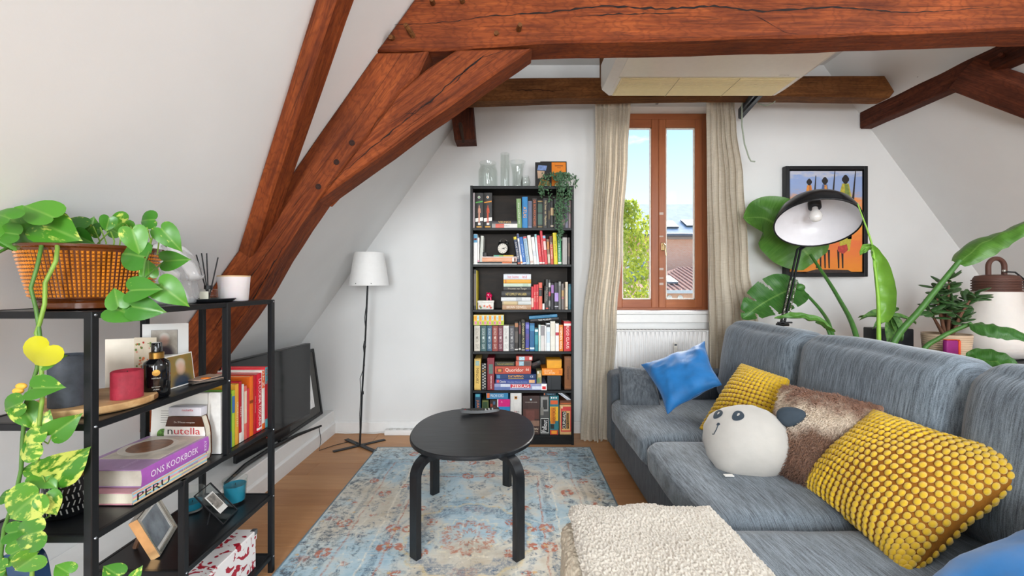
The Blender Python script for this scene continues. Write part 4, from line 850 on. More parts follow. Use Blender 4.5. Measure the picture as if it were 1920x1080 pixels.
for x0, x1, c, nm, dc in ((133, 235, '#4c9a3f', 'green', '#c98f78'), (237, 345, '#d98a24', 'orange', '#c0492c')):
    rr = A.stand(x0, x1, 528, B, '#23211f', 'thick black volume with a %s emblem and standing figure on the spine' % nm, d=0.2)
    w, h = A.len(x1-x0), A.len(B-528)
    for (u0, u1, v0, v1, cc) in ((0.1, 0.95, 0.70, 0.735, c), (0.06, 0.98, 0.17, 0.27, '#e8e6e1'), (0.38, 0.68, 0.085, 0.15, '#e8e6e1'), (0.2, 0.8, 0.015, 0.05, '#d99a2a')):
        obj('spine_print', MB().grid(1, 1, lambda u, v: (w*(u0+(u1-u0)*u), -0.0046-0.0001*len(rr.children), h*(v0+(v1-v0)*v+0.035*u*(0.3 < v0 < 0.9 or v0 == 0.17)))), M(cc, 0.5, var=0.03), rr)
    obj('emblem_ring', MB().lathe([(0.010, 0), (0.010, 0.0006), (0.0065, 0.0006), (0.0065, 0)], 12, mat=T(w*0.5, -0.0046, h*0.87) @ Matrix.Rotation(R(90), 4, 'X')), M('#e8e6e1', 0.5), rr)
    obj('emblem', MB().lathe([(0.0055, 0), (0.0055, 0.0008), (0.0005, 0.0009)], 10, mat=T(w*0.5, -0.0046, h*0.87) @ Matrix.Rotation(R(90), 4, 'X')), M(c, 0.5), rr)
    obj('figure', MB().prism([(w*0.36, h*0.42), (w*0.40, h*0.56), (w*0.47, h*0.58), (w*0.47, h*0.625), (w*0.53, h*0.65), (w*0.58, h*0.625), (w*0.57, h*0.58), (w*0.66, h*0.55), (w*0.70, h*0.42), (w*0.60, h*0.44), (w*0.60, h*0.14), (w*0.52, h*0.14), (w*0.50, h*0.3), (w*0.46, h*0.14), (w*0.40, h*0.14), (w*0.43, h*0.44)], -0.0056, -0.0048), M(dc, 0.6, var=0.15, scale=60), rr)
A.lie(343, 655, 908, 960, B, '#e3e0db', 'white lying book with a coral red half on the top shelf', d=0.15, bands=((0.52, 0.86, '#d96555'), (0.86, 0.99, '#9d9894')), txt='DAVID VAN REYBROUCK', tcol='#8d8a86', tspan=0.4)
A.lie(343, 655, 868, 907, B, '#231c24', 'dark lying book with a gold title on top of the white and coral one', 'VIKINGS', '#d9b26a', d=0.15, tspan=0.5, th=0.7)
A.stand(655, 712, 598, B, '#7d9c66', 'soft green hardback leaning left of the bright blue atlas', 'Het verhaal van', '#dfe6cf', lean=-14, th=0.4)
A.stand(714, 781, 578, B, '#1979b4', 'tall bright blue hardback with orange capitals on the top shelf', 'ATLAS', '#e3a03c', tspan=0.36, th=0.62)
A.stand(784, 835, 628, B, '#5a5f75', 'shorter slate blue book right of the bright blue atlas', bands=((0.02, 0.06, '#888ca0'),))
A.stand(838, 897, 592, B, '#2b211d', 'dark brown hardback with orange lettering along its spine on the top shelf', 'DE BOURGONDIERS', '#d2682f', th=0.5, tspan=0.88)
A.stand(903, 965, 615, B, '#1c201b', 'black hardback with a gold ruled frame on the spine', bands=((0.03, 0.05, '#c49a4a'), (0.12, 0.50, '#3f5a4a'), (0.55, 0.86, '#35503f'), (0.94, 0.96, '#c49a4a')))
A.stand(968, 1030, 592, B, '#1d1a19', 'black biography with cream serif lettering on the top shelf', 'Het leven van  Napoleon', '#d8c596', th=0.55)
A.stand(1033, 1059, 600, B, '#1a1919', 'narrow black book between the cream lettered biography and the red figured spine', bands=((0.3, 0.6, '#5a4a30'),))
A.stand(1062, 1101, 612, B, '#24201d', 'black paperback with a pale figure on its spine near the hanging plant', bands=((0.45, 0.72, '#b79a72'), (0.05, 0.1, '#c9b9a0')))
A.stand(1105, 1150, 600, B, '#191c18', 'black book with yellow green lettering partly behind the hanging plant', 'Jeroen Windmeijer', '#b5b04e', th=0.35)
A.stand(1153, 1190, 605, B, '#20242a', 'blue black book hidden behind the hanging plant', 'NOVECENTO', '#c9c6b8', th=0.4)
A.stand(1193, 1240, 598, B, '#2a2624', 'dark grey book behind the hanging plant beside the mauve ones', bands=((0.1, 0.3, '#6b6156'),))
A.stand(1244, 1281, 610, B, '#6d6a7a', 'mauve grey book behind the plant near the right end of the top shelf')
A.stand(1285, 1312, 600, B, '#8f7a7a', 'dusty pink book at the right end of the top shelf')
# second shelf
S2 = Row(870, 425, 6.545, SHZ[1], 'second'); B = 462
S2.stand(118, 165, 88, B, '#e9e7e4', 'white slim case with a blue picture at its top on the second shelf', bands=((0.72, 0.99, '#4e93b8'), (0.8, 0.86, '#c8503c')), d=0.14)
S2.stand(166, 189, 130, B, '#e2e0dc', 'thin white book with pink dots beside the pale leaning file', bands=((0.08, 0.16, '#d98fa8'),))
S2.stand(190, 226, 108, B, '#c9cbc2', 'pale grey green file leaning right on the second shelf', lean=14)
S2.lie(112, 648, 451, 462, B, '#dddcd8', 'white magazine at the bottom of the pile under the alarm clock', d=0.2)
S2.lie(150, 648, 429, 450, B, '#262321', 'dark magazine with orange letters under the peach coloured book', d=0.19, bands=((0.12, 0.36, '#c9682f'),))
S2.lie(222, 648, 379, 428, B, '#e3a27e', 'thick peach coloured book lying under the alarm clock', d=0.18, bands=((0.01, 0.13, '#e8e4e0'), (0.03, 0.08, '#b96a60')))
S2.lie(212, 648, 365, 378, B, '#e0d0ca', 'thin pale pink booklet lying on the peach coloured book', d=0.17)
S2.lie(362, 607, 347, 364, B, '#d9b13c', 'small yellow and green booklet directly under the alarm clock', d=0.11, bands=((0.5, 0.72, '#7fae52'), (0.72, 0.99, '#5fae9a')))
lb = [(660, 697, 122, -55, '#1d2f52', 'navy paperback with a yellow top leaning beside the alarm clock', 'DOE KEUZES', '#e8e4da', ((0.90, 0.995, '#e2c927'), (0.01, 0.07, '#b95d3a'))),
      (698, 722, 85, -52, '#e6e4e2', 'slim white and navy paperback with an orange dot leaning next to the navy one', None, '', ((0.85, 0.99, '#26407c'), (0.03, 0.09, '#e08a3a'), (0.3, 0.75, '#b3b7c4'))),
      (723, 764, 127, -46, '#2468b4', 'bright blue paperback leaning on the second shelf', 'Jonathan Coe', '#cfe0f0', ((0.02, 0.07, '#e6edf3'),)),
      (766, 808, 120, -42, '#a8c3d4', 'light blue paperback with a red top on the second shelf', 'de mooiste verhalen', '#4a6880', ((0.93, 0.995, '#d2474a'),)),
      (814, 857, 105, -40, '#e4e0d8', 'ivory paperback leaning right of the light blue one', None, '', ((0.05, 0.12, '#c9b0a4'),)),
      (860, 898, 125, -36, '#e9e7e3', 'white paperback with a plain spine standing left of the red pair', None, '', ((0.3, 0.5, '#cfd3d6'),)),
      (899, 924, 90, -34, '#d4e2e4', 'slim white and turquoise paperback touching the red pair', None, '', ((0.9, 0.99, '#7fc0c4'),)),
      (926, 963, 105, -34, '#d0262f', 'shorter red paperback of the leaning red pair on the second shelf', 'Jonas Jonasson', '#e9b9b0', ((0.02, 0.08, '#e7d9d2'),)),
      (965, 993, 45, -33, '#c92a38', 'tallest red paperback on the second shelf', 'De honderdjarige man', '#e5a7a4', ((0.02, 0.07, '#e7d9d2'),)),
      (995, 1028, 105, -30, '#cf3038', 'red paperback with a light blue top beside the tallest red one', None, '', ((0.90, 0.99, '#8fb9d4'), (0.5, 0.8, '#e4c3bd'))),
      (1031, 1061, 150, -18, '#8a6a50', 'tan paperback with an orange patch on the second shelf', None, '', ((0.6, 0.9, '#c07a3a'), (0.05, 0.4, '#c9bca8'))),
      (1065, 1101, 115, -15, '#c04a2f', 'rust red paperback with a dark top left of the yellow book', 'ALLE DAGEN', '#efdccb', ((0.72, 0.99, '#5b3a34'),)),
      (1105, 1151, 72, -15, '#d8c811', 'bright yellow book standing on the second shelf', 'het gouden ei', '#8c8216', ()),
      (1155, 1198, 85, -8, '#2f8a58', 'green paperback partly behind the end of the hanging plant', 'Dorine Hermans', '#cfe6d6', ((0.02, 0.08, '#d9d6cf'),)),
      (1208, 1265, 130, 0, '#a39f9b', 'plain grey book right of the green paperback', None, '', ()),
      (1275, 1305, 130, 0, '#3a302a', 'dark brown book at the right end of the second shelf', None, '', ((0.3, 0.8, '#5d4a3c'),))]
for (x0, x1, yt, ln, c, lab, tx, tc, bd) in lb: S2.stand(x0, x1, yt, B, c, lab, tx, tc or '#ffffff', lean=ln, bands=bd, d=0.14)
# alarm clock
z0 = S2.z+S2.len(B-347)+0.001; r = thing('alarm_clock', 'black twin bell alarm clock on the pile of books', 'clock', (S2.X(482), SPY+0.035, z0), (0, 0, R(-14)))
BK = M('#161718', 0.3); zc = 0.052; ry = T(0, 0, zc) @ Matrix.Rotation(R(90), 4, 'X')
obj('case', MB().lathe([(0.002, -0.028), (0.034, -0.028), (0.043, -0.018), (0.045, 0.0), (0.045, 0.022), (0.041, 0.026), (0.039, 0.022), (0.002, 0.022)], 32, mat=ry), BK, r, False, 40)
obj('dial', MB().lathe([(0.039, 0.0225), (0.001, 0.0228)], 32, mat=ry), M('#e6e1d6', 0.5), r)
for k in range(12):
    a = k*math.pi/6; obj('hour_mark', MB().box((-0.0012, -0.0005, 0.030), (0.0012, 0.0005, 0.036), mat=T(0, -0.0238, zc) @ Matrix.Rotation(a, 4, 'Y')), BK, r)
for a, L2, w in ((R(75), 0.030, 0.0016), (R(105), 0.019, 0.0022)): obj('hand', MB().box((-w, -0.0006, -0.004), (w, 0.0006, L2), mat=T(0, -0.0246, zc) @ Matrix.Rotation(a, 4, 'Y')), BK, r)
for sx in (-1, 1):
    obj('bell', MB().lathe([(0.019, 0), (0.018, 0.007), (0.012, 0.013), (0.001, 0.016)], 18, mat=T(sx*0.025, 0, zc+0.041) @ Matrix.Rotation(sx*R(28), 4, 'Y')), BK, r, False, 60)
    obj('foot', MB().tube([(sx*0.022, 0, zc-0.036), (sx*0.030, 0, 0)], 0.0035, 8), BK, r)
obj('carry_handle', MB().tube([(0.028*math.cos(a), 0, zc+0.055+0.022*math.sin(a)) for a in [math.pi*k/12 for k in range(13)]], 0.002, 6), M('#b9b6b0', 0.25, 0.9), r)
r = thing('pocket_camera', 'small black camera like gadget on the peach coloured book', 'gadget', (S2.X(250), SPY+0.02, S2.z+S2.len(B-365)+0.001))
obj('body', MB().box((-0.017, -0.012, 0), (0.017, 0.02, 0.034), 0.004, 2), M('#1d1d1f', 0.5), r, False, 40); obj('flap', MB().box((0.0, -0.0135, 0.004), (0.016, -0.012, 0.03), 0.001, 1), M('#3a3532', 0.5), r)
# third shelf
S3 = Row(870, 425, 6.545, SHZ[2], 'third'); B = 1018
S3.stand(118, 150, 525, B, '#2c2724', 'tall dark patterned book at the left end of the third shelf', bands=((0.1, 0.9, '#6a5f55'),), d=0.17)
S3.stand(151, 161, 535, B, '#c9b41f', 'thin book with a yellow edge behind the white tin', d=0.17)
r = thing('decorated_tin', 'small white tin with red flower decoration on the third shelf', 'tin', (S3.X(266), SPY+0.05, S3.z))
w = S3.len(195)/2; obj('tin_body', MB().box((-w, -0.045, 0), (w, 0.045, 0.062), 0.006, 2), M('#d9d5cd', 0.4, var=0.05, scale=60), r, False, 40)
obj('lid', MB().box((-w-0.003, -0.048, 0.052), (w+0.003, 0.048, 0.071), 0.005, 2), M('#dedad2', 0.4), r, False, 40)
for k, (u, v, c) in enumerate(((-0.045, 0.025, '#a8643c'), (-0.038, 0.015, '#4c7a4c'), (-0.01, 0.028, '#d9765a'), (0.012, 0.022, '#d9765a'), (0.03, 0.03, '#d9765a'), (0.04, 0.015, '#c24a3c'))): obj('flower_print', MB().lathe([(0.009, 0), (0.007, 0.0006), (0.0005, 0.0008)], 7, mat=T(u, -0.0452, v) @ Matrix.Rotation(R(90), 4, 'X')), M(c, 0.5), r)
r = thing('pig_figurine', 'shiny magenta pig figurine standing on the white tin', 'figurine', (S3.X(302), SPY+0.05, S3.z+0.0715)); PK = M('#c8124f', 0.25)
obj('body', MB().ball((0, 0, 0.036), 0.026, 0.022, 0.022), PK, r, False, 179); obj('head', MB().ball((-0.004, -0.016, 0.046), 0.016, 0.013, 0.014), PK, r, False, 179); obj('snout', MB().cyl((-0.004, -0.026, 0.043), 0.006, 0.004, 10, mat=T(-0.004, -0.027, 0.043) @ Matrix.Rotation(R(90), 4, 'X') @ T(0.004, 0.026, -0.043)), PK, r)
for sx in (-1, 1):
    obj('ear', MB().lathe([(0.006, 0), (0.001, 0.011)], 8, (sx*0.010-0.004, -0.013, 0.055)), PK, r)
    for sy in (-1, 1): obj('leg', MB().cyl((sx*0.014, sy*0.011, 0), 0.006, 0.024, 10), PK, r)
stk = [(470, 825, 961, 1018, '#b08a68', 'tan book at the bottom of the third shelf pile', 'BRIAN SEWELL', '#e6d8c4', ()), (470, 825, 916, 960, '#a9987c', 'book with a patterned floral spine above the tan one', None, '', ((0.0, 0.45, '#c6c9c6'), (0.5, 0.95, '#c9b183'))),
       (455, 820, 868, 915, '#d5d6d6', 'white speckled book in the middle of the third shelf pile', None, '', ((0.3, 0.5, '#b5b8bb'),)), (460, 820, 790, 867, '#191817', 'thick black book with two lines of gold capitals in the pile', 'HET COMPLOT VAN LAKEN', '#d8bf6a', ()),
       (485, 822, 738, 789, '#201e1e', 'black book with pale lettering above the thick gold lettered one', 'Vrouwen van Tanger', '#c4b9a4', ()), (485, 822, 697, 737, '#c3d2bd', 'pale green book lying in the third shelf pile', None, '', ((0.1, 0.3, '#aabda6'),)),
       (485, 822, 649, 696, '#dd9f2c', 'amber yellow book lying in the third shelf pile', None, '', ((0.9, 0.93, '#b85a28'),)), (485, 822, 584, 648, '#d7dbe4', 'white book with red print lying on the amber yellow one', 'het beste    land', '#cf5a62', ((0.0, 0.0, '#ffffff'),)), (495, 800, 571, 583, '#3a3836', 'thin dark booklet on top of the third shelf pile', None, '', ())]
for (x0, x1, y0, y1, c, lab, tx, tc, bd) in stk: S3.lie(x0, x1, y0, y1, B, c, lab, tx, tc or '#fff', d=0.15, bands=[b for b in bd if b[1] > b[0]], tspan=0.7)
l3 = [(827, 855, 735, '#d01f2c', 'red book next to the lying pile on the third shelf', None, '', ((0.1, 0.5, '#e8b9a8'),)), (857, 885, 710, '#d4222f', 'second plain red book from the lying pile', 'Dan Brown', '#efc0b0', ()), (886, 915, 708, '#cb1f2b', 'third plain red book from the lying pile', 'Dan Brown', '#efc0b0', ()),
      (917, 960, 685, '#d6604a', 'coral book with a black block on its spine', None, '', ((0.5, 0.74, '#26211f'), (0.76, 0.8, '#26211f'))), (963, 988, 945, '#e4e0da', 'tiny white booklet between the coral and the black spines', None, '', ()),
      (989, 1002, 725, '#1d1b1b', 'narrow black book right of the tiny white booklet', None, '', ((0.3, 0.8, '#8d8478'),)), (1004, 1035, 645, '#2d2c2a', 'tall charcoal book with speckled lettering on the third shelf', 'Harlan Coben', '#b9b4a8', ((0.02, 0.06, '#d9543c'),)), (1038, 1062, 650, '#232323', 'tall black book with white chips along its spine', None, '', ((0.75, 0.9, '#c9c7c3'), (0.45, 0.6, '#b53a44'), (0.1, 0.3, '#8d8c89'))),
      (1070, 1105, 692, '#1f1c22', 'black book with a violet upper band', None, '', ((0.62, 0.93, '#9a6cab'),)), (1110, 1160, 685, '#1a191d', 'black book with a pale violet lower block', None, '', ((0.30, 0.62, '#a98bcb'), (0.10, 0.13, '#c9c6cf'))), (1163, 1192, 672, '#6a6a66', 'grey book right of the violet blocked one', None, '', ((0.85, 0.98, '#8d8d88'),)),
      (1197, 1226, 700, '#6d625d', 'taupe book with an ochre figure on the spine', None, '', ((0.5, 0.75, '#b08a52'), (0.42, 0.47, '#c66a6a'))), (1228, 1243, 750, '#5b4836', 'narrow short brown book beside the cream one', None, '', ()), (1245, 1276, 678, '#d8c7b0', 'cream book left of the teal one on the third shelf', None, '', ((0.05, 0.1, '#a78f78'),)), (1282, 1315, 703, '#1d5a6c', 'teal book at the right end of the third shelf', None, '', ((0.2, 0.9, '#2b6c7c'),))]
for (x0, x1, yt, c, lab, tx, tc, bd) in l3: S3.stand(x0, x1, yt, B, c, lab, tx, tc or '#fff', bands=bd, d=0.14)
# fourth shelf
S4 = Row(870, 580, 6.545, SHZ[3], 'fourth'); B = 518
sg = [(125, 196, '#cfc8ba', 'cream', '#8a8172'), (200, 276, '#3a5a5a', 'sea green', '#c2cdc8'), (280, 342, '#2f566e', 'steel blue', '#b9cbd4'), (345, 416, '#8b3a34', 'brick red', '#d8bcae'), (418, 479, '#6b2f3d', 'maroon', '#cbb4b6'), (482, 551, '#dcdad5', 'chalk white', '#a5a29c'), (553, 620, '#4a4a4f', 'charcoal grey', '#b7b6b4')]
for x0, x1, c, nm, tc in sg:
    rr = S4.stand(x0, x1, 205, B, c, 'thick %s fantasy volume of the row under the letter box' % nm, 'GEORGE MARTIN   GAME', tc, d=0.14, th=0.6)
    obj('crest', MB().lathe([(0.008, 0), (0.008, 0.0008), (0.0005, 0.001)], 12, mat=T(S4.len(x1-x0)/2, -0.0044, 0.105) @ Matrix.Rotation(R(90), 4, 'X')), M(tc, 0.5), rr)
l4 = [(622, 665, 170, '#2a2320', 'black thriller with an orange top beside the charcoal volume', None, '', ((0.85, 0.99, '#a8714a'), (0.04, 0.08, '#d5d2cb'), (0.3, 0.7, '#57504a'))), (672, 699, 160, '#232022', 'narrow black thriller with a red stripe', None, '', ((0.6, 0.9, '#6b3a3c'), (0.05, 0.1, '#d5d2cb'))), (703, 750, 138, '#171512', 'tall black book with yellow and white condensed lettering', '3D HARRY POTTER', '#d8cf9a', ((0.02, 0.07, '#8d8a84'),)), (755, 800, 165, '#46489a', 'violet blue book with golden bands', None, '', ((0.78, 0.93, '#7b78c0'), (0.06, 0.1, '#c9a04a'), (0.4, 0.6, '#5a4a86'))),
      (806, 866, 175, '#1f5f8c', 'deep blue book with a white shell emblem', None, '', ((0.72, 0.92, '#3f86ac'), (0.06, 0.13, '#d3dfe3'))), (869, 910, 238, '#1f7783', 'shorter turquoise book on the fourth shelf', None, '', ((0.85, 0.95, '#d9e6e2'), (0.3, 0.7, '#3b929a'))), (915, 940, 195, '#c5e0d8', 'slim mint green and white book', None, '', ((0.6, 0.9, '#e9efec'),)), (942, 989, 200, '#d5cfcb', 'pale book with a grey top on the fourth shelf', None, '', ((0.6, 0.98, '#8e8a8c'),)),
      (991, 1010, 205, '#e2e0dd', 'narrow plain white book on the fourth shelf', None, '', ()), (1012, 1056, 175, '#dbe2e6', 'white and light blue paperback with a black mark on top', None, '', ((0.86, 0.96, '#3c3c40'), (0.3, 0.7, '#c2d3de'))), (1060, 1120, 150, '#e2ddd0', 'tall cream paperback on the fourth shelf', None, '', ((0.5, 0.95, '#ded6c4'),)), (1122, 1165, 178, '#e6e0dc', 'white paperback with a red heart on its spine', None, '', ((0.57, 0.68, '#b3263c'),)),
      (1168, 1216, 197, '#e07d1e', 'orange paperback with slanted white capitals', 'STEPHEN KING', '#fff3e4', ())]
for (x0, x1, yt, c, lab, tx, tc, bd) in l4: S4.stand(x0, x1, yt, B, c, lab, tx, tc or '#fff', bands=bd, d=0.13)
S4.stand(1225, 1320, 152, B, '#c1202b', 'thick red hardback with a white rose at the right end of the fourth shelf', 'HUGO CLAUS', '#efd9d2', d=0.17, bands=((0.86, 0.93, '#efe3dd'),), th=0.35)
zt = S4.z+S4.len(B-205)+0.004
r = S4.box(118, 490, 72, 200, B, '#e9c22a', 'flat yellow and green letter game box lying over the fantasy volumes', d=0.12, z=zt, panels=((0.0, 1, 0.0, 0.40, '#a8bf2c'), (0.0, 1, 0.93, 1.0, '#d9c6a0')))
w_, h_ = S4.len(372), S4.len(128); C1 = 'VALLESIDEGGERSV'; C2 = '(GINKEL|EGGERS)'
for k in range(12):
    u = 0.03+k*0.0795; c = ('#f2a51f', '#a9d4de')[k % 2]; c2 = ('#e88aa8', '#b7c93a')[k % 2]
    for v0, v1, cc, ch in ((0.46, 0.90, c, C1[k]), (0.06, 0.38, c2, C2[k])):
        obj('letter_tile', MB().grid(1, 1, lambda a, b_: (w_*(u+0.07*a), -0.0026, h_*(v0+(v1-v0)*b_))), M(cc, 0.5, var=0.02), r)
        text(ch, r, T(w_*(u+0.035), -0.0034, h_*(v0+v1)/2) @ FRONT, 0.006, h_*(v1-v0)*0.55, M('#c23a2c' if v0 > 0.3 else '#333333', 0.6, var=0), 'letter')
S4.lie(815, 1165, 128, 160, B, '#1c1b1d', 'black book with white lettering lying slanted over the fourth shelf row', 'THE MUSEUM', '#e8e6e2', z=S4.z+S4.len(B-140)+0.004, tilt=-4.5, d=0.13, tspan=0.45)
S4.lie(800, 1145, 88, 122, B, '#3a7fa6', 'blue book lying slanted on the black one above the fourth shelf row', 'JONATHAN FRANZEN', '#1d4560', z=S4.z+S4.len(B-105)+0.0045, tilt=-4.5, d=0.13, tspan=0.6)
# fifth shelf: games
S5 = Row(870, 580, 6.545, SHZ[4], 'fifth'); B = 975
S5.box(125, 205, 590, 975, B, '#d8b45e', 'upright golden beige game box at the left of the fifth shelf', panels=((0.2, 0.8, 0.78, 0.93, '#8fa9a0'), (0.1, 0.9, 0.01, 0.03, '#9a7a3c'), (0.1, 0.9, 0.97, 0.99, '#9a7a3c')), texts=(('MINORY', 0.5, 0.45, 0.5, 0.42, '#5a4424', -90),))
r = S5.box(212, 276, 645, 975, B, '#1b1a19', 'upright black game box printed with a double column of white rings')
for k in range(9):
    for j in (0, 1): obj('ring_print', MB().lathe([(0.0055, 0), (0.0055, 0.0006), (0.0028, 0.0006)], 10, mat=T(S5.len(64)*(0.33+0.36*j), -0.0012, S5.len(330)*(0.07+0.105*k+0.05*j)) @ Matrix.Rotation(R(90), 4, 'X')), M('#e5e2da' if k != 6 else '#d8a03c', 0.5), r)
S5.box(283, 373, 578, 975, B, '#7d1c2a', 'upright wine red game box beside the ring printed one', panels=((0.25, 0.8, 0.5, 0.8, '#4f6a62'), (0.5, 0.62, 0.05, 0.42, '#9c2f3a')), texts=(('MEMOIRE NOIR', 0.55, 0.24, 0.4, 0.2, '#e9dcd6', -90),))
S5.box(372, 1015, 897, 975, B, '#8d93b8', 'long game box with a blue and white sea picture and red title', d=0.22, panels=((0.0, 0.3, 0.0, 0.5, '#5d6fa2'), (0.12, 0.3, 0.5, 0.95, '#c7cbd8'), (0.72, 0.9, 0.1, 0.6, '#c9cfdd'), (0.31, 0.69, 0.38, 0.92, '#c42531'), (0.9, 1.0, 0.0, 1.0, '#ece9e6'), (0.915, 0.985, 0.1, 0.6, '#d3202b')), texts=(('ZEESLAG', 0.5, 0.64, 0.33, 0.5, '#f4efe9', 0),))
S5.box(385, 888, 841, 896, B, '#2c3f86', 'flat dark blue game box lying on the sea picture one', d=0.2, panels=((0.03, 0.09, 0.2, 0.85, '#d2504a'), (0.82, 0.96, 0.15, 0.85, '#d9a878')), texts=(('Classics', 0.18, 0.5, 0.16, 0.5, '#e8e4da', 0), ('Houten Dierendomino', 0.54, 0.4, 0.48, 0.3, '#a9b6d8', 0)))
S5.box(388, 886, 779, 840, B, '#15315f', 'flat navy game box with a yellow title in the fifth shelf pile', d=0.2, panels=((0.03, 0.11, 0.15, 0.85, '#4a7aa0'), (0.31, 0.69, 0.05, 0.14, '#c9a04a')), texts=(('KATAMINO', 0.5, 0.58, 0.37, 0.5, '#e9a83c', 0), ('CE', 0.89, 0.5, 0.08, 0.4, '#d3dbe6', 0)))
S5.box(378, 823, 683, 778, B, '#b5442e', 'flat brick red game box with white blackletter title', d=0.21, panels=((0.05, 0.22, 0.2, 0.72, '#6b2a1c'), (0.09, 0.18, 0.3, 0.62, '#c98a3c')), texts=(('Quoridor', 0.54, 0.5, 0.5, 0.55, '#f0e2d4', 0), ('66', 0.9, 0.6, 0.09, 0.34, '#f0e2d4', 0)))
S5.box(378, 622, 626, 682, B, '#2b281d', 'small black game box with gold print on the brick red one', d=0.15, panels=((0.02, 0.98, 0.88, 0.95, '#5a5230'),), texts=(('THE LOST EXPEDITION', 0.52, 0.45, 0.82, 0.32, '#c9b25e', 0),))
S5.box(632, 828, 616, 682, B, '#7a4a3e', 'small brown and light blue card box on the brick red one', d=0.12, panels=((0.02, 0.2, 0.1, 0.9, '#c0553a'), (0.22, 0.52, 0.1, 0.9, '#7fb2c2'), (0.55, 0.95, 0.15, 0.85, '#4f3a38')), texts=(('EXIT', 0.37, 0.5, 0.22, 0.5, '#e8eef0', 0),))
S5.box(640, 842, 559, 615, B, '#b54a46', 'small red and light blue card box topmost of the fifth shelf pile', d=0.12, panels=((0.02, 0.15, 0.1, 0.9, '#c0553a'), (0.17, 0.52, 0.1, 0.9, '#8fc0cc'), (0.8, 0.96, 0.2, 0.8, '#e2cfc8')), texts=(('EXIT', 0.35, 0.5, 0.24, 0.5, '#e8eef0', 0),))
S5.box(891, 953, 735, 896, B, '#8d8456', 'small upright box with a mottled picture beside the blue game boxes', d=0.1, panels=((0.1, 0.6, 0.1, 0.4, '#4f7a4c'), (0.3, 0.9, 0.5, 0.8, '#c9a86a'), (0.1, 0.5, 0.75, 0.95, '#d8d2c0')))
r = thing('wallet', 'black wallet propped slanted on the fifth shelf boxes', 'wallet', (S5.X(842), SPY+0.04, S5.z+S5.len(B-735)+0.012), (0, R(-22), 0))
obj('wallet_body', MB().box((0, -0.01, 0), (S5.len(125), 0.06, S5.len(60)), 0.006, 2), M('#1e1b1a', 0.45), r, False, 40); obj('flap', MB().box((0.006, -0.013, 0.012), (S5.len(80), -0.0095, S5.len(50)), 0.002, 1), M('#3a2420', 0.5), r)
S5.box(1020, 1190, 797, 972, B, '#1d2024', 'plain black cube box under the two orange boxes', d=0.18)
S5.box(955, 1210, 709, 796, B, '#e0820f', 'flat orange game box lying on the black cube box', d=0.17, panels=((0.82, 0.95, 0.2, 0.75, '#c96a10'),), texts=(('LIEGEN &', 0.3, 0.68, 0.4, 0.22, '#f4d9a8', 0), ('BLUFFEN', 0.38, 0.34, 0.5, 0.3, '#f4d9a8', 0)))
S5.box(1015, 1198, 600, 708, B, '#e09a12', 'plain amber box standing on the flat orange one', d=0.12, panels=((0.0, 1.0, 0.88, 1.0, '#a8710e'),))
S5.box(1230, 1330, 560, 970, B, '#6a3f1f', 'tall bronze brown game box at the right end of the fifth shelf', panels=((0.12, 0.88, 0.05, 0.94, '#8a5428'), (0.2, 0.8, 0.1, 0.9, '#7a4820')), texts=(('Dominion', 0.5, 0.5, 0.38, 0.3, '#2a160c', -90),))
# bottom shelf
S6 = Row(870, 720, 8.309, SHZ[5], 'bottom'); B = 803
S6.box(165, 260, 165, 803, B, '#1f4a66', 'upright blue game box with orange lettering at the left of the bottom shelf', panels=((0.15, 0.85, 0.92, 0.99, '#4aa0b0'),), texts=(('JURASSIC', 0.5, 0.68, 0.34, 0.55, '#e8863a', -90),))
S6.box(278, 386, 262, 803, B, '#39492a', 'green box with a gold frame behind the coffee table on the bottom shelf', panels=((0.08, 0.92, 0.6, 0.98, '#7a7a3c'), (0.14, 0.86, 0.63, 0.95, '#2f4a2a')))
S6.box(400, 508, 257, 803, B, '#3b2a24', 'dark brown box with red blossoms on the bottom shelf', panels=((0.1, 0.4, 0.8, 0.88, '#a8452f'), (0.5, 0.8, 0.86, 0.95, '#4a6a8a'), (0.6, 0.9, 0.7, 0.8, '#7a2f2a')))
S6.box(515, 716, 250, 803, B, '#2b87c4', 'blue box with a magenta top on the bottom shelf', panels=((0.0, 0.09, 0.0, 1.0, '#e6e3df'), (0.09, 1.0, 0.79, 1.0, '#d61d7c')), texts=(('A', 0.36, 0.93, 0.14, 0.05, '#efb9d4', 0), ('ZATRE', 0.75, 0.5, 0.2, 0.3, '#123a5c', 90)))
S6.box(345, 688, 135, 249, B, '#3a86b4', 'flat light blue game box lying on the low upright boxes', d=0.19, panels=((0.03, 0.16, 0.15, 0.8, '#d8703a'), (0.0, 1.0, 0.92, 1.0, '#b55a3a')), texts=(('MACHI KORO', 0.5, 0.48, 0.6, 0.45, '#e4f0f4', 0),))
S6.box(719, 897, 138, 803, B, '#e2dfda', 'tall white game box with red and black letters on the bottom shelf', panels=((0.38, 0.62, 0.83, 0.9, '#e0922a'), (0.42, 0.58, 0.85, 0.885, '#2a2420')), texts=(('CARDS', 0.35, 0.46, 0.2, 0.22, '#c23038', 70), ('LINES', 0.62, 0.46, 0.2, 0.24, '#2a2a2a', 80)))
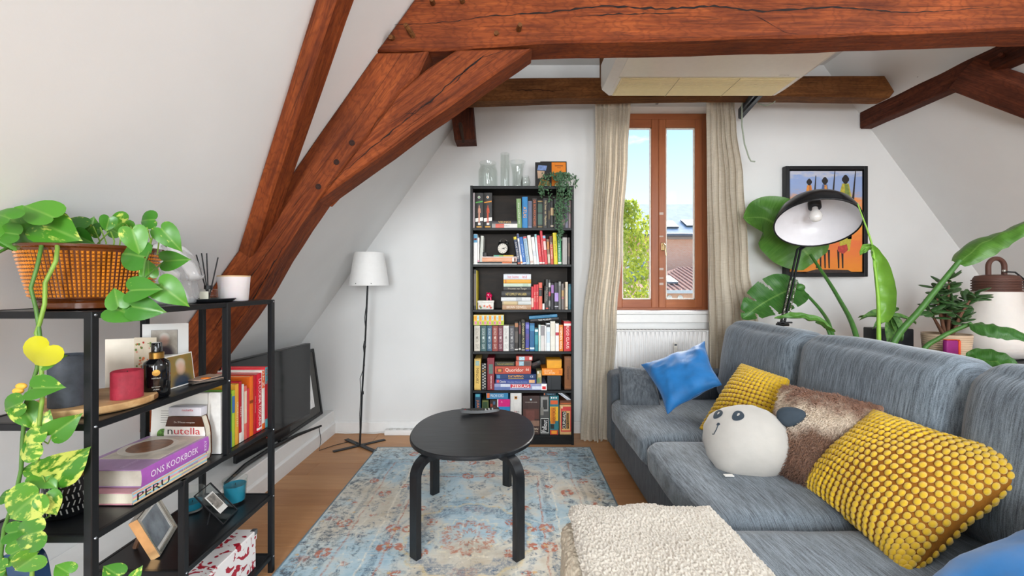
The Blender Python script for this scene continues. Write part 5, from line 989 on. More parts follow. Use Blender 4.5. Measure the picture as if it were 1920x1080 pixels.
S6.box(910, 1180, 195, 803, B, '#3d2a26', 'large dark brown box with an upside down gothic title', d=0.22, panels=((0.05, 0.95, 0.4, 0.66, '#5a342c'), (0.2, 0.7, 0.35, 0.62, '#6d4038'), (0.5, 0.98, 0.22, 0.36, '#8a6a58'), (0.0, 0.25, 0.28, 0.42, '#8a5f3a'), (0.44, 0.54, 0.88, 0.92, '#b9d4dc')), texts=(('WHO KNOWS WHAT HORRORS', 0.5, 0.835, 0.7, 0.02, '#d0c8bc', 0), ('MADNESS', 0.6, 0.15, 0.62, 0.055, '#e0cdb4', 180), ('Mansions of', 0.7, 0.08, 0.4, 0.04, '#c9b49a', 180)))
S6.box(1182, 1328, 197, 803, B, '#4b4a48', 'grey pictured game box with a white script on a black label', d=0.22, panels=((0.1, 0.9, 0.6, 0.97, '#8a8884'), (0.3, 0.8, 0.65, 0.9, '#2f2e2c'), (0.05, 0.4, 0.5, 0.7, '#77736c'), (0.08, 0.95, 0.04, 0.42, '#d9d7d2'), (0.12, 0.91, 0.055, 0.405, '#141414')), texts=(('Fallout', 0.5, 0.23, 0.3, 0.5, '#f2f0ec', 84),))
S6.box(1331, 1476, 197, 803, B, '#2b6f78', 'teal and yellow adventure game box left of the red and tan one', d=0.22, panels=((0.05, 0.95, 0.35, 0.72, '#d9a51f'), (0.1, 0.6, 0.28, 0.7, '#c9761c'), (0.1, 0.9, 0.78, 0.88, '#c9582a'), (0.05, 0.95, 0.0, 0.12, '#b53a28'), (0.2, 0.8, 0.02, 0.1, '#e0922a'), (0.1, 0.5, 0.15, 0.27, '#2a2a26'), (0.15, 0.3, 0.93, 0.965, '#e9e6df'), (0.4, 0.55, 0.93, 0.965, '#e9e6df'), (0.65, 0.8, 0.93, 0.965, '#e9e6df')), texts=(('DEADLY CIRCUS', 0.5, 0.5, 0.4, 0.35, '#7a3414', 90),))
S6.box(1235, 1432, 150, 196, B, '#1d2a35', 'thin dark card box lying above the grey and teal game boxes', d=0.12, panels=((0.05, 0.12, 0.2, 0.8, '#c9682f'),), texts=(('TEAM 3', 0.55, 0.5, 0.6, 0.45, '#7fb0c9', 0),))
S6.box(1488, 1692, 338, 803, B, '#c9a06a', 'red and tan game box with a black title label at the right end', d=0.22, panels=((0.1, 0.9, 0.1, 0.94, '#c23a3a'), (0.18, 0.82, 0.14, 0.80, '#d0a063'), (0.18, 0.52, 0.2, 0.78, '#1a1a1c'), (0.55, 0.72, 0.2, 0.72, '#1f1d1c'), (0.12, 0.24, 0.88, 0.95, '#d9c59a')), texts=(('CUPHEAD', 0.36, 0.49, 0.55, 0.22, '#efe6d6', 88), ('FAST ROLLING', 0.63, 0.46, 0.46, 0.09, '#d9962f', 88)))
S6.box(1490, 1682, 272, 337, B, '#5a3320', 'brown box with an orange trellis print on the red and tan game box', d=0.18, panels=((0.05, 0.95, 0.1, 0.45, '#a8562c'),))
S6.box(1470, 1690, 205, 245, B, '#d3d4d8', 'white card sleeve lying slanted at the right end of the bottom shelf', d=0.1, z=S6.z+S6.len(803-170), roty=36, fwd=-0.02, panels=((0.1, 0.9, 0.3, 0.6, '#9aa3b4'),))
# ------------------------------------------------------------------ on top of the bookcase
GL = m_glass((0.985, 1.0, 0.99), 0.0, 0.965); ZT = 2.0185
def vessel(name, label, cx, prof, n=40, dy=0.13, mat=None, group=None):
    th = 0.003; inner = [(max(0.001, r_-th), z+(th*2 if k == 0 else 0)) for k, (r_, z) in enumerate(prof)]
    pr = [(0.001, 0)]+prof+inner[::-1]+[(0.001, th*2)]; r = thing(name, label, 'vase', group='clear glass vessels on the bookcase', loc= ((870+cx/6.545-HX)/(F/(by0+dy)), by0+dy, ZT))
    obj('glass', MB().lathe(pr, n), mat or GL, r, False, 60); obj('rim', MB().lathe([(prof[-1][0]-th, prof[-1][1]), (prof[-1][0]-th/2, prof[-1][1]+0.002), (prof[-1][0], prof[-1][1])], n), GL, r, False, 60); return r
vessel('glass_jar', 'wide clear glass jar with a shoulder on top of the bookcase', 293, [(0.074, 0), (0.078, 0.006), (0.078, 0.145), (0.070, 0.168), (0.064, 0.178), (0.063, 0.19), (0.068, 0.21), (0.069, 0.215)])
vessel('cylinder_vase', 'tall narrow clear glass cylinder on top of the bookcase', 503, [(0.036, 0), (0.037, 0.004), (0.037, 0.276)], 32, 0.09)
vessel('flared_vase', 'clear glass vase flaring to a trumpet rim on the bookcase', 655, [(0.043, 0), (0.045, 0.005), (0.042, 0.06), (0.043, 0.13), (0.050, 0.18), (0.062, 0.215), (0.068, 0.228)], 32, 0.15)
vessel('round_glass', 'small round clear glass bowl in front of the flared vase', 755, [(0.018, 0), (0.034, 0.012), (0.040, 0.035), (0.034, 0.062), (0.029, 0.072), (0.030, 0.084)], 32, 0.05)
r = thing('art_card', 'black art card with ochre and blue blocks leaning on the orange poster', 'card', ((870+975/6.545-HX)/(F/3.42), 3.41, ZT), (R(-5), 0, 0))
obj('card', MB().box((-0.066, 0, 0), (0.066, 0.004, 0.215), 0.001, 1), M('#191718', 0.45), r)
obj('ochre_print', MB().prism([(-0.05, 0.004), (-0.02, 0.075), (0.045, 0.06), (0.05, 0.004)], -0.0016, -0.0004), M('#9a7434', 0.6, var=0.15, scale=60), r)
obj('sand_print', MB().prism([(-0.045, 0.08), (0.0, 0.085), (0.01, 0.14), (-0.05, 0.145)], -0.0016, -0.0004), M('#b99a80', 0.6, var=0.08, scale=50), r)
obj('blue_print', MB().prism([(-0.05, 0.15), (0.02, 0.145), (0.03, 0.185), (-0.04, 0.19)], -0.0016, -0.0004), M('#6f86b4', 0.6, var=0.15, scale=50), r)
r = thing('framed_poster', 'small orange poster in a thin black frame on the bookcase', 'picture', ((870+1100/6.545-HX)/(F/3.48), 3.475, ZT), (R(-6), 0, 0))
m = MB()
for lo, hi in (((-0.108, -0.006, 0), (-0.102, 0.01, 0.24)), ((0.102, -0.006, 0), (0.108, 0.01, 0.24)), ((-0.102, -0.006, 0), (0.102, 0.01, 0.006)), ((-0.102, -0.006, 0.234), (0.102, 0.01, 0.24))): m.box(lo, hi, 0.001, 1)
obj('frame', m, M('#1b1a1a', 0.4), r); obj('poster', MB().box((-0.102, -0.001, 0.006), (0.102, 0.006, 0.234)), M('#e2801a', 0.6, var=0.03), r)
obj('small_print', MB().box((0.012, -0.0018, 0.200), (0.078, -0.0012, 0.209)).box((0.03, -0.0018, 0.186), (0.06, -0.0012, 0.190)), M('#9a5418', 0.6), r)
# trailing artificial plant in a white pot
r = thing('trailing_plant', 'small leaved artificial plant trailing down from a white pot on the bookcase', 'plant', (0.405, 3.40, ZT))
obj('pot', MB().lathe([(0.001, 0), (0.030, 0), (0.036, 0.066), (0.037, 0.07), (0.033, 0.07), (0.030, 0.06), (0.001, 0.058)], 24), M('#e3e2e0', 0.35), r, False, 50)
random.seed(21); st = MB(); lf = MB(); vines = []
def drop(x0, y0, L2, sway): return [(x0*0.35, y0*0.3, 0.065), (x0*0.6, y0*0.6, 0.10), (x0, y0, 0.075), (x0*1.05+sway*0.2, y0-0.01, 0.0), (x0*1.1+sway*0.5, y0-0.012, -L2*0.4), (x0*1.05+sway*0.8, y0-0.012, -L2*0.7), (x0+sway, y0-0.010, -L2)]
for (x0, y0, L2, sw) in ((-0.03, -0.105, 0.46, -0.01), (-0.045, -0.10, 0.42, 0.0), (-0.01, -0.10, 0.36, -0.02), (0.02, -0.10, 0.22, 0.0), (-0.055, -0.105, 0.30, -0.01), (0.0, -0.105, 0.42, -0.03), (0.045, -0.10, 0.12, 0.0), (-0.15, -0.10, 0.06, -0.02), (-0.12, -0.095, 0.12, 0.01), (-0.17, -0.09, 0.10, 0.0), (0.07, -0.07, -0.08, 0.02), (0.03, -0.105, 0.28, -0.015), (-0.04, -0.108, 0.38, 0.02)):
    pts = [Vector(p) for p in drop(x0, y0, L2, sw)]; st.tube(pts, 0.0015, 5)
    for k in range(int(30+abs(L2)*120)):
        q = random.random()*(len(pts)-1); i = min(int(q), len(pts)-2); p = pts[i].lerp(pts[i+1], q-i)
        p = p+Vector((random.uniform(-1, 1)*0.014, random.uniform(-0.9, 0.3)*0.012, random.uniform(-1, 1)*0.008)); p.y = min(p.y, -0.088) if p.z < 0.008 else p.y
        e3 = Euler((random.uniform(-0.9, 0.9), random.uniform(-0.9, 0.9), random.uniform(0, 6.28))).to_matrix().to_4x4(); l = random.uniform(0.017, 0.028)
        lf.add([(0, 0, 0), (l*0.35, -l*0.30, 0.001), (l, 0, -0.002), (l*0.35, l*0.30, 0.001)], [(0, 1, 2), (0, 2, 3)], T(*p) @ Matrix.Rotation(R(80), 4, 'X') @ e3)
obj('stems', st, M('#3c4f30', 0.7), r); obj('leaves', lf, M('#4a6b4c', 0.55, var=0.2, scale=45), r, kind='stuff', fix=False)
# ------------------------------------------------------------------ wire rack on the left
STL = M('#1b1d20', 0.38, 0.4, var=0.02); SHB = m_wood('#101113', '#15171a', '#1d2023', (2, 10, 2), 0.28, False, 'black_shelf_board')
fx, bxk = -1.05, -1.35; D0, D1, D2, D3 = 1.065, 1.363, 1.569, 1.86; ps = 0.0105
r = thing('wire_rack', 'black metal rack with staggered shelves along the left slope', 'shelf unit', (-1.2, 1.46, 0))
def post(x, y, z0, z1): obj('post', MB().box((x-ps, y-ps, z0), (x+ps, y+ps, z1), 0.002, 1), STL, r, True)
ZS = dict(top=1.187, a=0.908, b=0.630, c=0.341, d=0.078)
for x in (fx, bxk):
    post(x, D0, 0, ZS['top']); post(x, D3, 0, ZS['top']); post(x, D2, ZS['b'], ZS['top']); post(x, D1, 0, ZS['b'])
def shelf(z, y0, y1, board=True):
    h = 0.018
    for x in (fx, bxk): obj('rail', MB().box((x-0.007, y0, z-h), (x+0.007, y1, z), 0.002, 1), STL, r, True)
    for y in (y0, y1): obj('rail', MB().box((bxk, y-0.007, z-h), (fx, y+0.007, z), 0.002, 1), STL, r, True)
    if board: obj('shelf_board', MB().box((bxk+0.006, y0+0.006, z-0.010), (fx-0.006, y1-0.006, z-0.0015), 0.001, 1), SHB, r, True)
    for y in (y0, y1): obj('bolt', MB().ball((fx+0.0105, y, z-0.009), 0.0035, n=8, m=6), M('#8e9196', 0.3, 0.9), r, True)
shelf(ZS['top'], D0, D3); shelf(ZS['a'], D0, D2); shelf(ZS['b'], D0, D3); shelf(ZS['c'], D1, D3); shelf(ZS['d'], D0, D3)
ZR = {k: v+0.0005 for k, v in ZS.items()}
# ---- top board
# pot with basket relief
def m_glaze():
    m, nt, b = nodes('brown_glaze'); z = noise_tex(nt, coords(nt), 18, 3); nt.links.new(ramp(nt, z, [(0.3, srgb('#7a3a10')), (0.7, srgb('#a85f1c'))]), b.inputs['Base Color'])
    b.inputs['Roughness'].default_value = 0.16; b.inputs['Coat Weight'].default_value = 0.6; b.inputs['Coat Roughness'].default_value = 0.08; return m
GLZ = m_glaze(); GLZD = M('#4e2408', 0.2, var=0.05, coat=0.5)
pc = Vector((-1.188, 1.212, ZR['top'])); r = thing('planter', 'glossy amber brown planter with basket weave relief on the rack', 'planter', pc)
H0 = 0.172
obj('vessel', MB().lathe([(0.001, 0), (0.104, 0), (0.112, 0.004), (0.113, 0.018), (0.108, 0.022), (0.122, 0.030), (0.150, H0-0.012), (0.156, H0-0.008), (0.157, H0-0.002), (0.152, H0), (0.145, H0-0.004), (0.118, 0.03), (0.001, 0.028)], 72), GLZD, r, False, 40)
wv = MB(); rows = 13; cols = 92
for j in range(rows):
    z0 = 0.033+j*(H0-0.050)/rows; z1 = z0+(H0-0.050)/rows*0.80
    for i in range(cols):
        a0 = 2*math.pi*(i+0.5*(j % 2)*0)/cols; a1 = a0+2*math.pi/cols*0.62; ro = lambda z: 0.1225+(z-0.030)*(0.028/(H0-0.042))
        p = [(ro(z)*k*math.cos(a), ro(z)*k*math.sin(a), z) for z, k in ((z0, 1.0), (z1, 1.0)) for a in (a0, a1)]; q = [(ro(z)*1.022*math.cos(a), ro(z)*1.022*math.sin(a), z) for z in (z0+0.002, z1-0.002) for a in (a0+0.012, a1-0.012)]
        wv.add(p+q, [(4, 5, 7, 6), (0, 1, 5, 4), (1, 3, 7, 5), (3, 2, 6, 7), (2, 0, 4, 6)])
obj('weave_relief', wv, M('#b8701f', 0.18, var=0.14, scale=30, coat=0.6), r, kind='stuff', smooth=40)
obj('soil', MB().lathe([(0.144, H0-0.016), (0.08, H0-0.012), (0.001, H0-0.010)], 30), M('#2b1f16', 0.95, bmp=0.6, bscale=90), r)
# pothos growing in it: leaves are single pieces placed along the vines
def m_pothos():
    m, nt, b = nodes('pothos_leaf'); oi = nt.nodes.new('ShaderNodeObjectInfo'); g = nt.nodes.new('ShaderNodeTexCoord')
    mp = nt.nodes.new('ShaderNodeMapping'); mp.inputs['Scale'].default_value = (26, 60, 26); nt.links.new(g.outputs['Object'], mp.inputs[0])
    ad = nt.nodes.new('ShaderNodeVectorMath'); ad.operation = 'ADD'; ml = math_n(nt, 'MULTIPLY', oi.outputs['Random'], 50); nt.links.new(mp.outputs[0], ad.inputs[0]); nt.links.new(ml, ad.inputs[1])
    v = noise_tex(nt, ad.outputs[0], 1.0, 4, 0.6); sh = math_n(nt, 'ADD', v, math_n(nt, 'MULTIPLY', math_n(nt, 'SUBTRACT', oi.outputs['Color'] if False else sepc(nt, oi.outputs['Color']), 0.5), 0.34))
    base = mixcol(nt, oi.outputs['Random'], srgb('#35741f'), srgb('#55922c')); c = mixcol(nt, ramp(nt, sh, [(0.58, (0, 0, 0)), (0.66, (1, 1, 1))]), base, srgb('#c3cf62'))
    sx = nt.nodes.new('ShaderNodeSeparateXYZ'); nt.links.new(g.outputs['Object'], sx.inputs[0]); rib = ramp(nt, math_n(nt, 'ABSOLUTE', sx.outputs[1]), [(0.0, (1, 1, 1)), (0.0012, (0, 0, 0))])
    c = mixcol(nt, math_n(nt, 'MULTIPLY', rib, 0.25), c, srgb('#a9c46a')); c = mixcol(nt, sepc(nt, oi.outputs['Color'], 1), srgb('#c2c01e'), c)
    nt.links.new(c, b.inputs['Base Color']); b.inputs['Roughness'].default_value = 0.32
    tl = nt.nodes.new('ShaderNodeBsdfTranslucent'); nt.links.new(c, tl.inputs[0]); mx = nt.nodes.new('ShaderNodeMixShader'); mx.inputs[0].default_value = 0.25
    nt.links.new(b.outputs[0], mx.inputs[1]); nt.links.new(tl.outputs[0], mx.inputs[2]); nt.links.new(mx.outputs[0], nt.nodes['Material Output'].inputs[0]); return m
def sepc(nt, col, k=0):
    s = nt.nodes.new('ShaderNodeSeparateColor'); nt.links.new(col, s.inputs[0]); return s.outputs[k]
POTH = m_pothos()
def heart(bend, fold, m=5):
    """heart leaf, stalk at the origin, tip at x = 1 (scaled later), normal +z"""
    half = [(1.0, 0.0), (0.93, 0.04), (0.84, 0.115), (0.72, 0.215), (0.57, 0.315), (0.40, 0.39), (0.22, 0.425), (0.06, 0.415), (-0.07, 0.36), (-0.145, 0.26), (-0.15, 0.15), (-0.09, 0.055), (0.0, 0.0)]
    mid = [1.0, 0.93, 0.84, 0.72, 0.58, 0.44, 0.31, 0.20, 0.12, 0.06, 0.025, 0.005, 0.0]; vs = []; fs = []
    for sg in (1, -1):
        o = len(vs)
        for (x, y), mx_ in zip(half, mid):
            for j in range(m+1):
                t = j/m; px_, py_ = mx_+(x-mx_)*t, y*t; vs.append((px_, sg*py_, -bend*px_*px_+fold*py_-0.35*py_*py_+0.012*math.sin(px_*7+sg*t*2)))
        for i in range(len(half)-1):
            for j in range(m):
                q = (o+i*(m+1)+j, o+i*(m+1)+j+1, o+(i+1)*(m+1)+j+1, o+(i+1)*(m+1)+j); fs.append(q if sg < 0 else q[::-1])
    sc = 0.09; bm = bmesh.new(); bv = [bm.verts.new(Vector(p)*sc) for p in vs]
    for f in fs: bm.faces.new([bv[k] for k in f])
    bmesh.ops.remove_doubles(bm, verts=bm.verts[:], dist=1e-5); bmesh.ops.recalc_face_normals(bm, faces=bm.faces[:]); return mesh_of('leaf', MB().bm(bm), POTH, 179, False)
HEARTS = [heart(0.25, 0.30), heart(0.45, 0.22), heart(0.12, 0.38)]
def frame_from(xv, nv):
    x = xv.normalized(); n = (nv-x*nv.dot(x)).normalized(); y = n.cross(x); return Matrix((x, y, n)).transposed().to_4x4()
pp = thing('pothos', 'green and yellow pothos trailing from the amber brown planter', 'plant', (pc.x, pc.y, ZR['top']+H0-0.012)); PL = ROOTLOC[pp.name]
random.seed(8)
def leaf_px(x0, y0, x1, y1, D, vary=0.5, yellow=1.0, tilt=None, dD=0.0):
    """stalk pixel to tip pixel at depth D; faces the viewer with a tilt"""
    while min(P(x0, y0, D).x-LX(P(x0, y0, D).z), P(x1, y1, D).x-LX(P(x1, y1, D).z)) < 0.03 and D > 0.9: D -= 0.01
    a = P(x0, y0, D); b = P(x1, y1, D+dD); me = random.choice(HEARTS); L2 = (b-a).length/0.09
    nv = (Vector((0, 0, CZ))-a).normalized()+(tilt if tilt is not None else Vector((random.uniform(-0.35, 0.35), 0, random.uniform(0.0, 0.6))))
    o = inst('leaf', me, pp, mtx=Matrix.Translation(a-PL) @ frame_from(b-a, nv) @ Matrix.Diagonal((L2, L2*random.uniform(0.95, 1.15), L2, 1))); o.color = (vary, yellow, 0, 1); return o
STEM = M('#6f8f35', 0.5, var=0.1); STEMD = M('#47702a', 0.5, var=0.12)
def vine(pts, rr=0.004, mat=None): obj('vine', MB().tube([P(*p) for p in pts], rr, 7), mat or STEMD, pp, True, 60)
U = Vector((0, -0.1, 1.2))
# crown
for a in ((18, 405, 75, 480, 1.12), (100, 408, 38, 380, 1.14), (18, 410, -40, 385, 1.12), (50, 412, 105, 408, 1.2), (80, 420, 148, 448, 1.10), (35, 440, -15, 432, 1.2), (10, 445, 35, 470, 1.22), (95, 438, 148, 450, 1.13), (150, 430, 95, 412, 1.24), (172, 425, 148, 445, 1.2), (190, 432, 160, 425, 1.25), (240, 412, 198, 432, 1.2), (205, 408, 198, 435, 1.13),
          (160, 450, 120, 455, 1.2), (290, 412, 248, 412, 1.22), (302, 428, 335, 465, 1.12), (248, 430, 262, 478, 1.07), (270, 482, 203, 467, 1.08), (300, 440, 312, 460, 1.15), (308, 490, 355, 486, 1.18), (280, 518, 275, 485, 1.15), (55, 415, 20, 445, 1.15), (170, 440, 175, 405, 1.3), (225, 440, 200, 425, 1.28), (140, 440, 175, 455, 1.16), (60, 430, 85, 452, 1.25)):
    leaf_px(*a, vary=random.uniform(0.15, 0.55))
for a in ((222, 575, 213, 538, 1.02), (213, 578, 268, 597, 1.03), (245, 545, 300, 540, 1.02), (298, 532, 345, 568, 1.05), (248, 575, 303, 584, 1.03)): leaf_px(*a, vary=0.2)
for k in range(14):
    x = random.uniform(60, 300); q = P(x, 455+random.uniform(-4, 4), 1.2); obj('petiole', MB().tube([q-Vector((0, 0, 0.03)), q+Vector((0.004, 0, 0.0)), P(x+random.uniform(-25, 25), 425+random.uniform(-8, 15), 1.19)], 0.0018, 5), STEM, pp, True, 60)
vine([(70, 455, 1.14), (78, 462, 1.055), (70, 500, 1.04), (58, 540, 1.035), (68, 580, 1.032), (72, 605, 1.03), (76, 640, 1.03), (70, 690, 1.03), (48, 760, 1.03), (42, 830, 1.03), (40, 880, 1.03), (28, 935, 1.03), (8, 990, 1.03), (2, 1040, 1.03), (10, 1085, 1.03)], 0.0042)
vine([(105, 452, 1.12), (108, 465, 1.05), (105, 490, 1.04), (85, 530, 1.035), (84, 570, 1.032), (75, 605, 1.03), (68, 625, 1.03), (80, 650, 1.028), (78, 690, 1.025), (80, 745, 1.025), (74, 790, 1.025), (70, 860, 1.025), (72, 900, 1.025), (66, 960, 1.025), (62, 1020, 1.025), (60, 1085, 1.02)], 0.0045, STEM)
vine([(50, 462, 1.16), (25, 460, 1.1), (0, 472, 1.06), (-30, 490, 1.04)], 0.0035); vine([(285, 460, 1.1), (272, 490, 1.06), (268, 520, 1.04), (240, 550, 1.02), (245, 565, 1.02)], 0.0025)
vine([(235, 555, 1.03), (262, 545, 1.03), (300, 533, 1.04)], 0.002); vine([(214, 575, 1.03), (216, 595, 1.03), (228, 597, 1.03)], 0.002); vine([(268, 525, 1.05), (290, 505, 1.1), (308, 490, 1.18)], 0.002)
for (x0, y0, x1, y1, va, ye) in ((92, 648, 50, 690, 0.6, 0.0), (85, 680, 126, 664, 0.3, 1), (62, 728, 124, 724, 0.45, 1), (42, 755, -12, 775, 0.5, 1), (42, 765, 75, 810, 0.55, 1), (98, 815, 150, 778, 0.5, 1), (76, 832, 0, 838, 0.85, 1), (98, 890, 172, 838, 0.85, 1), (75, 880, 35, 872, 0.5, 1), (70, 890, 110, 915, 0.25, 1), (15, 932, -15, 930, 0.4, 1), (72, 925, 0, 985, 0.8, 1), (85, 930, 108, 970, 0.8, 1), (80, 995, 0, 1022, 0.6, 1), (70, 1040, 16, 1080, 0.5, 1), (130, 1075, 98, 1055, 0.4, 1), (222, 1080, 190, 1056, 0.5, 1), (250, 1085, 265, 1062, 0.6, 1), (15, 1000, 60, 990, 0.4, 1), (10, 1065, -30, 1075, 0.6, 1), (62, 845, 55, 815, 0.5, 1), (78, 800, 90, 770, 0.9, 1), (20, 1040, 70, 1015, 0.5, 1)):
    xs_, ys_ = x0+(x1-x0)*(0.9 if ye else 1.2), y0+(y1-y0)*(0.9 if ye else 1.2); leaf_px(x0, y0, xs_, ys_, (1.02+random.uniform(-0.02, 0.015)) if ye else 0.99, vary=va, yellow=ye, tilt=Vector((random.uniform(-0.25, 0.25), 0, random.uniform(-0.05, 0.35))))
for a in (((70, 820), (90, 832), (98, 815)), ((70, 870), (85, 905), (98, 890)), ((40, 915), (60, 910), (66, 895)), ((70, 980), (92, 968), (96, 950)), ((60, 1060), (66, 1040), (72, 1035)), ((224, 1090), (223, 1080), (222, 1076)), ((235, 1090), (244, 1085), (250, 1080)), ((30, 990), (50, 975), (78, 962))): vine([(x, y, 1.022) for x, y in a], 0.0016, STEM)
for (x, y) in ((40, 724), (34, 733)): obj('withered_leaf', MB().ball(P(x, y, 1.03), 0.014, 0.006, 0.008, 10, 6), M('#d9a53a', 0.6), pp, True, 179)
# swirl glass lamp
def m_swirl():
    m, nt, b = nodes('marbled_glass'); w = nt.nodes.new('ShaderNodeTexWave'); w.inputs['Scale'].default_value = 7; w.inputs['Distortion'].default_value = 9; w.inputs['Detail'].default_value = 3; nt.links.new(coords(nt, (1, 1, 0.6), (0.5, 0.6, 0)), w.inputs[0])
    tr = nt.nodes.new('ShaderNodeBsdfTransparent'); mx = nt.nodes.new('ShaderNodeMixShader'); b.inputs['Base Color'].default_value = (0.86, 0.87, 0.89, 1); b.inputs['Roughness'].default_value = 0.08
    nt.links.new(ramp(nt, w.outputs[0], [(0.2, (0.16, 0.16, 0.16)), (0.75, (0.62, 0.62, 0.62))]), mx.inputs[0]); nt.links.new(tr.outputs[0], mx.inputs[1]); nt.links.new(b.outputs[0], mx.inputs[2]); nt.links.new(mx.outputs[0], nt.nodes['Material Output'].inputs[0]); return m
q = PZ(308, 571, ZR['top']); r = thing('mushroom_lamp', 'white marbled glass mushroom lamp behind the pothos leaves', 'lamp', (-1.195, 1.475, ZR['top'])); SW = m_swirl()
obj('glass_base', MB().lathe([(0.001, 0), (0.082, 0), (0.088, 0.008), (0.094, 0.04), (0.088, 0.07), (0.082, 0.078)], 40), SW, r, False, 60)
obj('glass_shade', MB().lathe([(0.088, 0.078), (0.106, 0.088), (0.108, 0.10), (0.098, 0.125), (0.080, 0.165), (0.055, 0.195), (0.025, 0.21), (0.001, 0.213)], 40), SW, r, False, 60)
obj('lamp_holder', MB().cyl((0, 0, 0.004), 0.018, 0.05, 16), M('#dcdcda', 0.4), r)
# tray, reed diffuser, candle
r = thing('black_tray', 'small black oval tray under the reed diffuser', 'tray', (-1.135, 1.60, ZR['top'])); obj('tray', MB().lathe([(0.001, 0), (0.080, 0), (0.094, 0.010), (0.096, 0.013), (0.092, 0.014), (0.080, 0.006), (0.001, 0.006)], 40, mat=Matrix.Diagonal((0.8, 1.1, 1, 1))), M('#1b1d20', 0.4), r, False, 50)
r = thing('reed_diffuser', 'clear glass reed diffuser with black sticks on the black tray', 'diffuser', (-1.128, 1.585, ZR['top']+0.0062))
obj('bottle', MB().box((-0.024, -0.024, 0), (0.024, 0.024, 0.042), 0.005, 2), GL, r, False, 40); obj('liquid', MB().box((-0.019, -0.019, 0.004), (0.019, 0.019, 0.020), 0.003, 1), m_glass((0.97, 0.96, 0.92), 0, 0.95), r)
obj('label', MB().box((-0.014, -0.0252, 0.006), (0.018, -0.0245, 0.034)), M('#e4e0cf', 0.6), r); obj('collar', MB().cyl((0, 0, 0.042), 0.014, 0.014, 18), M('#1d1d1f', 0.3, 0.3), r)
for (dx, dz, dy) in ((-0.045, 0.17, 0.0), (-0.018, 0.175, -0.01), (-0.012, 0.176, 0.008), (0.036, 0.16, 0.0)): obj('reed', MB().tube([(0.003*(dx > 0), 0, 0.01), (dx, dy, dz)], 0.0022, 6), M('#202124', 0.6), r)
r = thing('jar_candle', 'pale pink frosted jar candle on the rack corner', 'candle', (-1.108, 1.70, ZR['top']))
obj('jar', MB().lathe([(0.001, 0), (0.047, 0), (0.050, 0.003), (0.057, 0.097), (0.054, 0.097), (0.046, 0.006), (0.001, 0.006)], 36), M('#e6dedf', 0.45, var=0.03, scale=8, sub=0.3), r, False, 50); obj('lid', MB().cyl((0, 0, 0.096), 0.0575, 0.005, 36), M('#d9b98a', 0.5), r, False, 40)
# ---- upper shelf
zr = ZR['a']
r = thing('wooden_board', 'round wooden board carrying three pillar candles', 'serving board', (-1.195, 1.225, zr))
obj('board', MB().lathe([(0.001, 0), (0.135, 0), (0.139, 0.004), (0.140, 0.018), (0.137, 0.021), (0.001, 0.021)], 48), m_wood('#a87c4c', '#c49a68', '#d8b584', (2, 14, 14), 0.5, False, 'raw_board'), r, False, 40)
for k in range(2): obj('bark_edge', MB().lathe([(0.1405, 0.004), (0.1412, 0.011), (0.1405, 0.018)], 24, a0=0.3+k*2.4, a1=2.2+k*2.4), M('#8a5f38', 0.7), r)
def pillar(label, x, y, rad, h, col, z): 
    r = thing('pillar_candle', label, 'candle', (x, y, z), group='pillar candles on the wooden board')
    obj('wax', MB().lathe([(0.001, 0), (rad, 0), (rad, h-0.003), (rad-0.003, h), (rad-0.006, h-0.003), (rad*0.7, h-0.012), (0.001, h-0.014)], 36), M(col, 0.6, var=0.10, scale=60, bmp=0.25, bscale=120), r, False, 50); obj('wick', MB().tube([(0, 0, h-0.014), (0.001, 0, h-0.002)], 0.0012, 5), M('#2a2622', 0.9), r)
zc = zr+0.0215
q = (118-HX)/F; pillar('dark red pillar candle on the round wooden board', -1.105, 1.225, 0.0365, 0.078, '#9a2336', zc); pillar('charcoal grey pillar candle on the round wooden board', -1.195, 1.150, 0.040, 0.135, '#3b4048', zc); pillar('apricot pillar candle behind the hanging vine', -1.268, 1.225, 0.038, 0.115, '#d99a5c', zc)
r = thing('pump_bottle', 'glossy black bottle with gold collar on the upper rack shelf', 'bottle', (PZ(297, 742, zr+0.002).x*1.005, PZ(297, 742, zr+0.002).y, zr)); GBK = M('#0c0d10', 0.12, coat=0.5, var=0); GO = M('#b98f4a', 0.28, 0.9)
obj('bottle', MB().lathe([(0.001, 0), (0.031, 0), (0.034, 0.004), (0.034, 0.098), (0.031, 0.108), (0.018, 0.117), (0.016, 0.120), (0.001, 0.120)], 32), GBK, r, False, 50); obj('collar', MB().lathe([(0.0185, 0.118), (0.019, 0.136), (0.016, 0.138), (0.001, 0.138)], 24), GO, r, False, 50)
obj('cap', MB().lathe([(0.0135, 0.138), (0.0135, 0.164), (0.012, 0.166), (0.001, 0.166)], 20), GBK, r, False, 50)
obj('seal', MB().lathe([(0.010, 0), (0.0095, 0.0012), (0.0005, 0.0014)], 16, mat=Matrix.Rotation(R(-52), 4, 'Z') @ T(0.0338, 0, 0.078) @ Matrix.Rotation(R(90), 4, 'Y')), GO, r)
for z, s, w in ((0.062, 'THE RITUAL OF', 0.022), (0.036, 'bath & shower', 0.020), (0.028, 'oil 200ml', 0.014)): text(s, r, Matrix.Rotation(R(38), 4, 'Z') @ T(0, -0.0352, z) @ FRONT, w, 0.0035, M('#c9c6bc', 0.5, var=0))
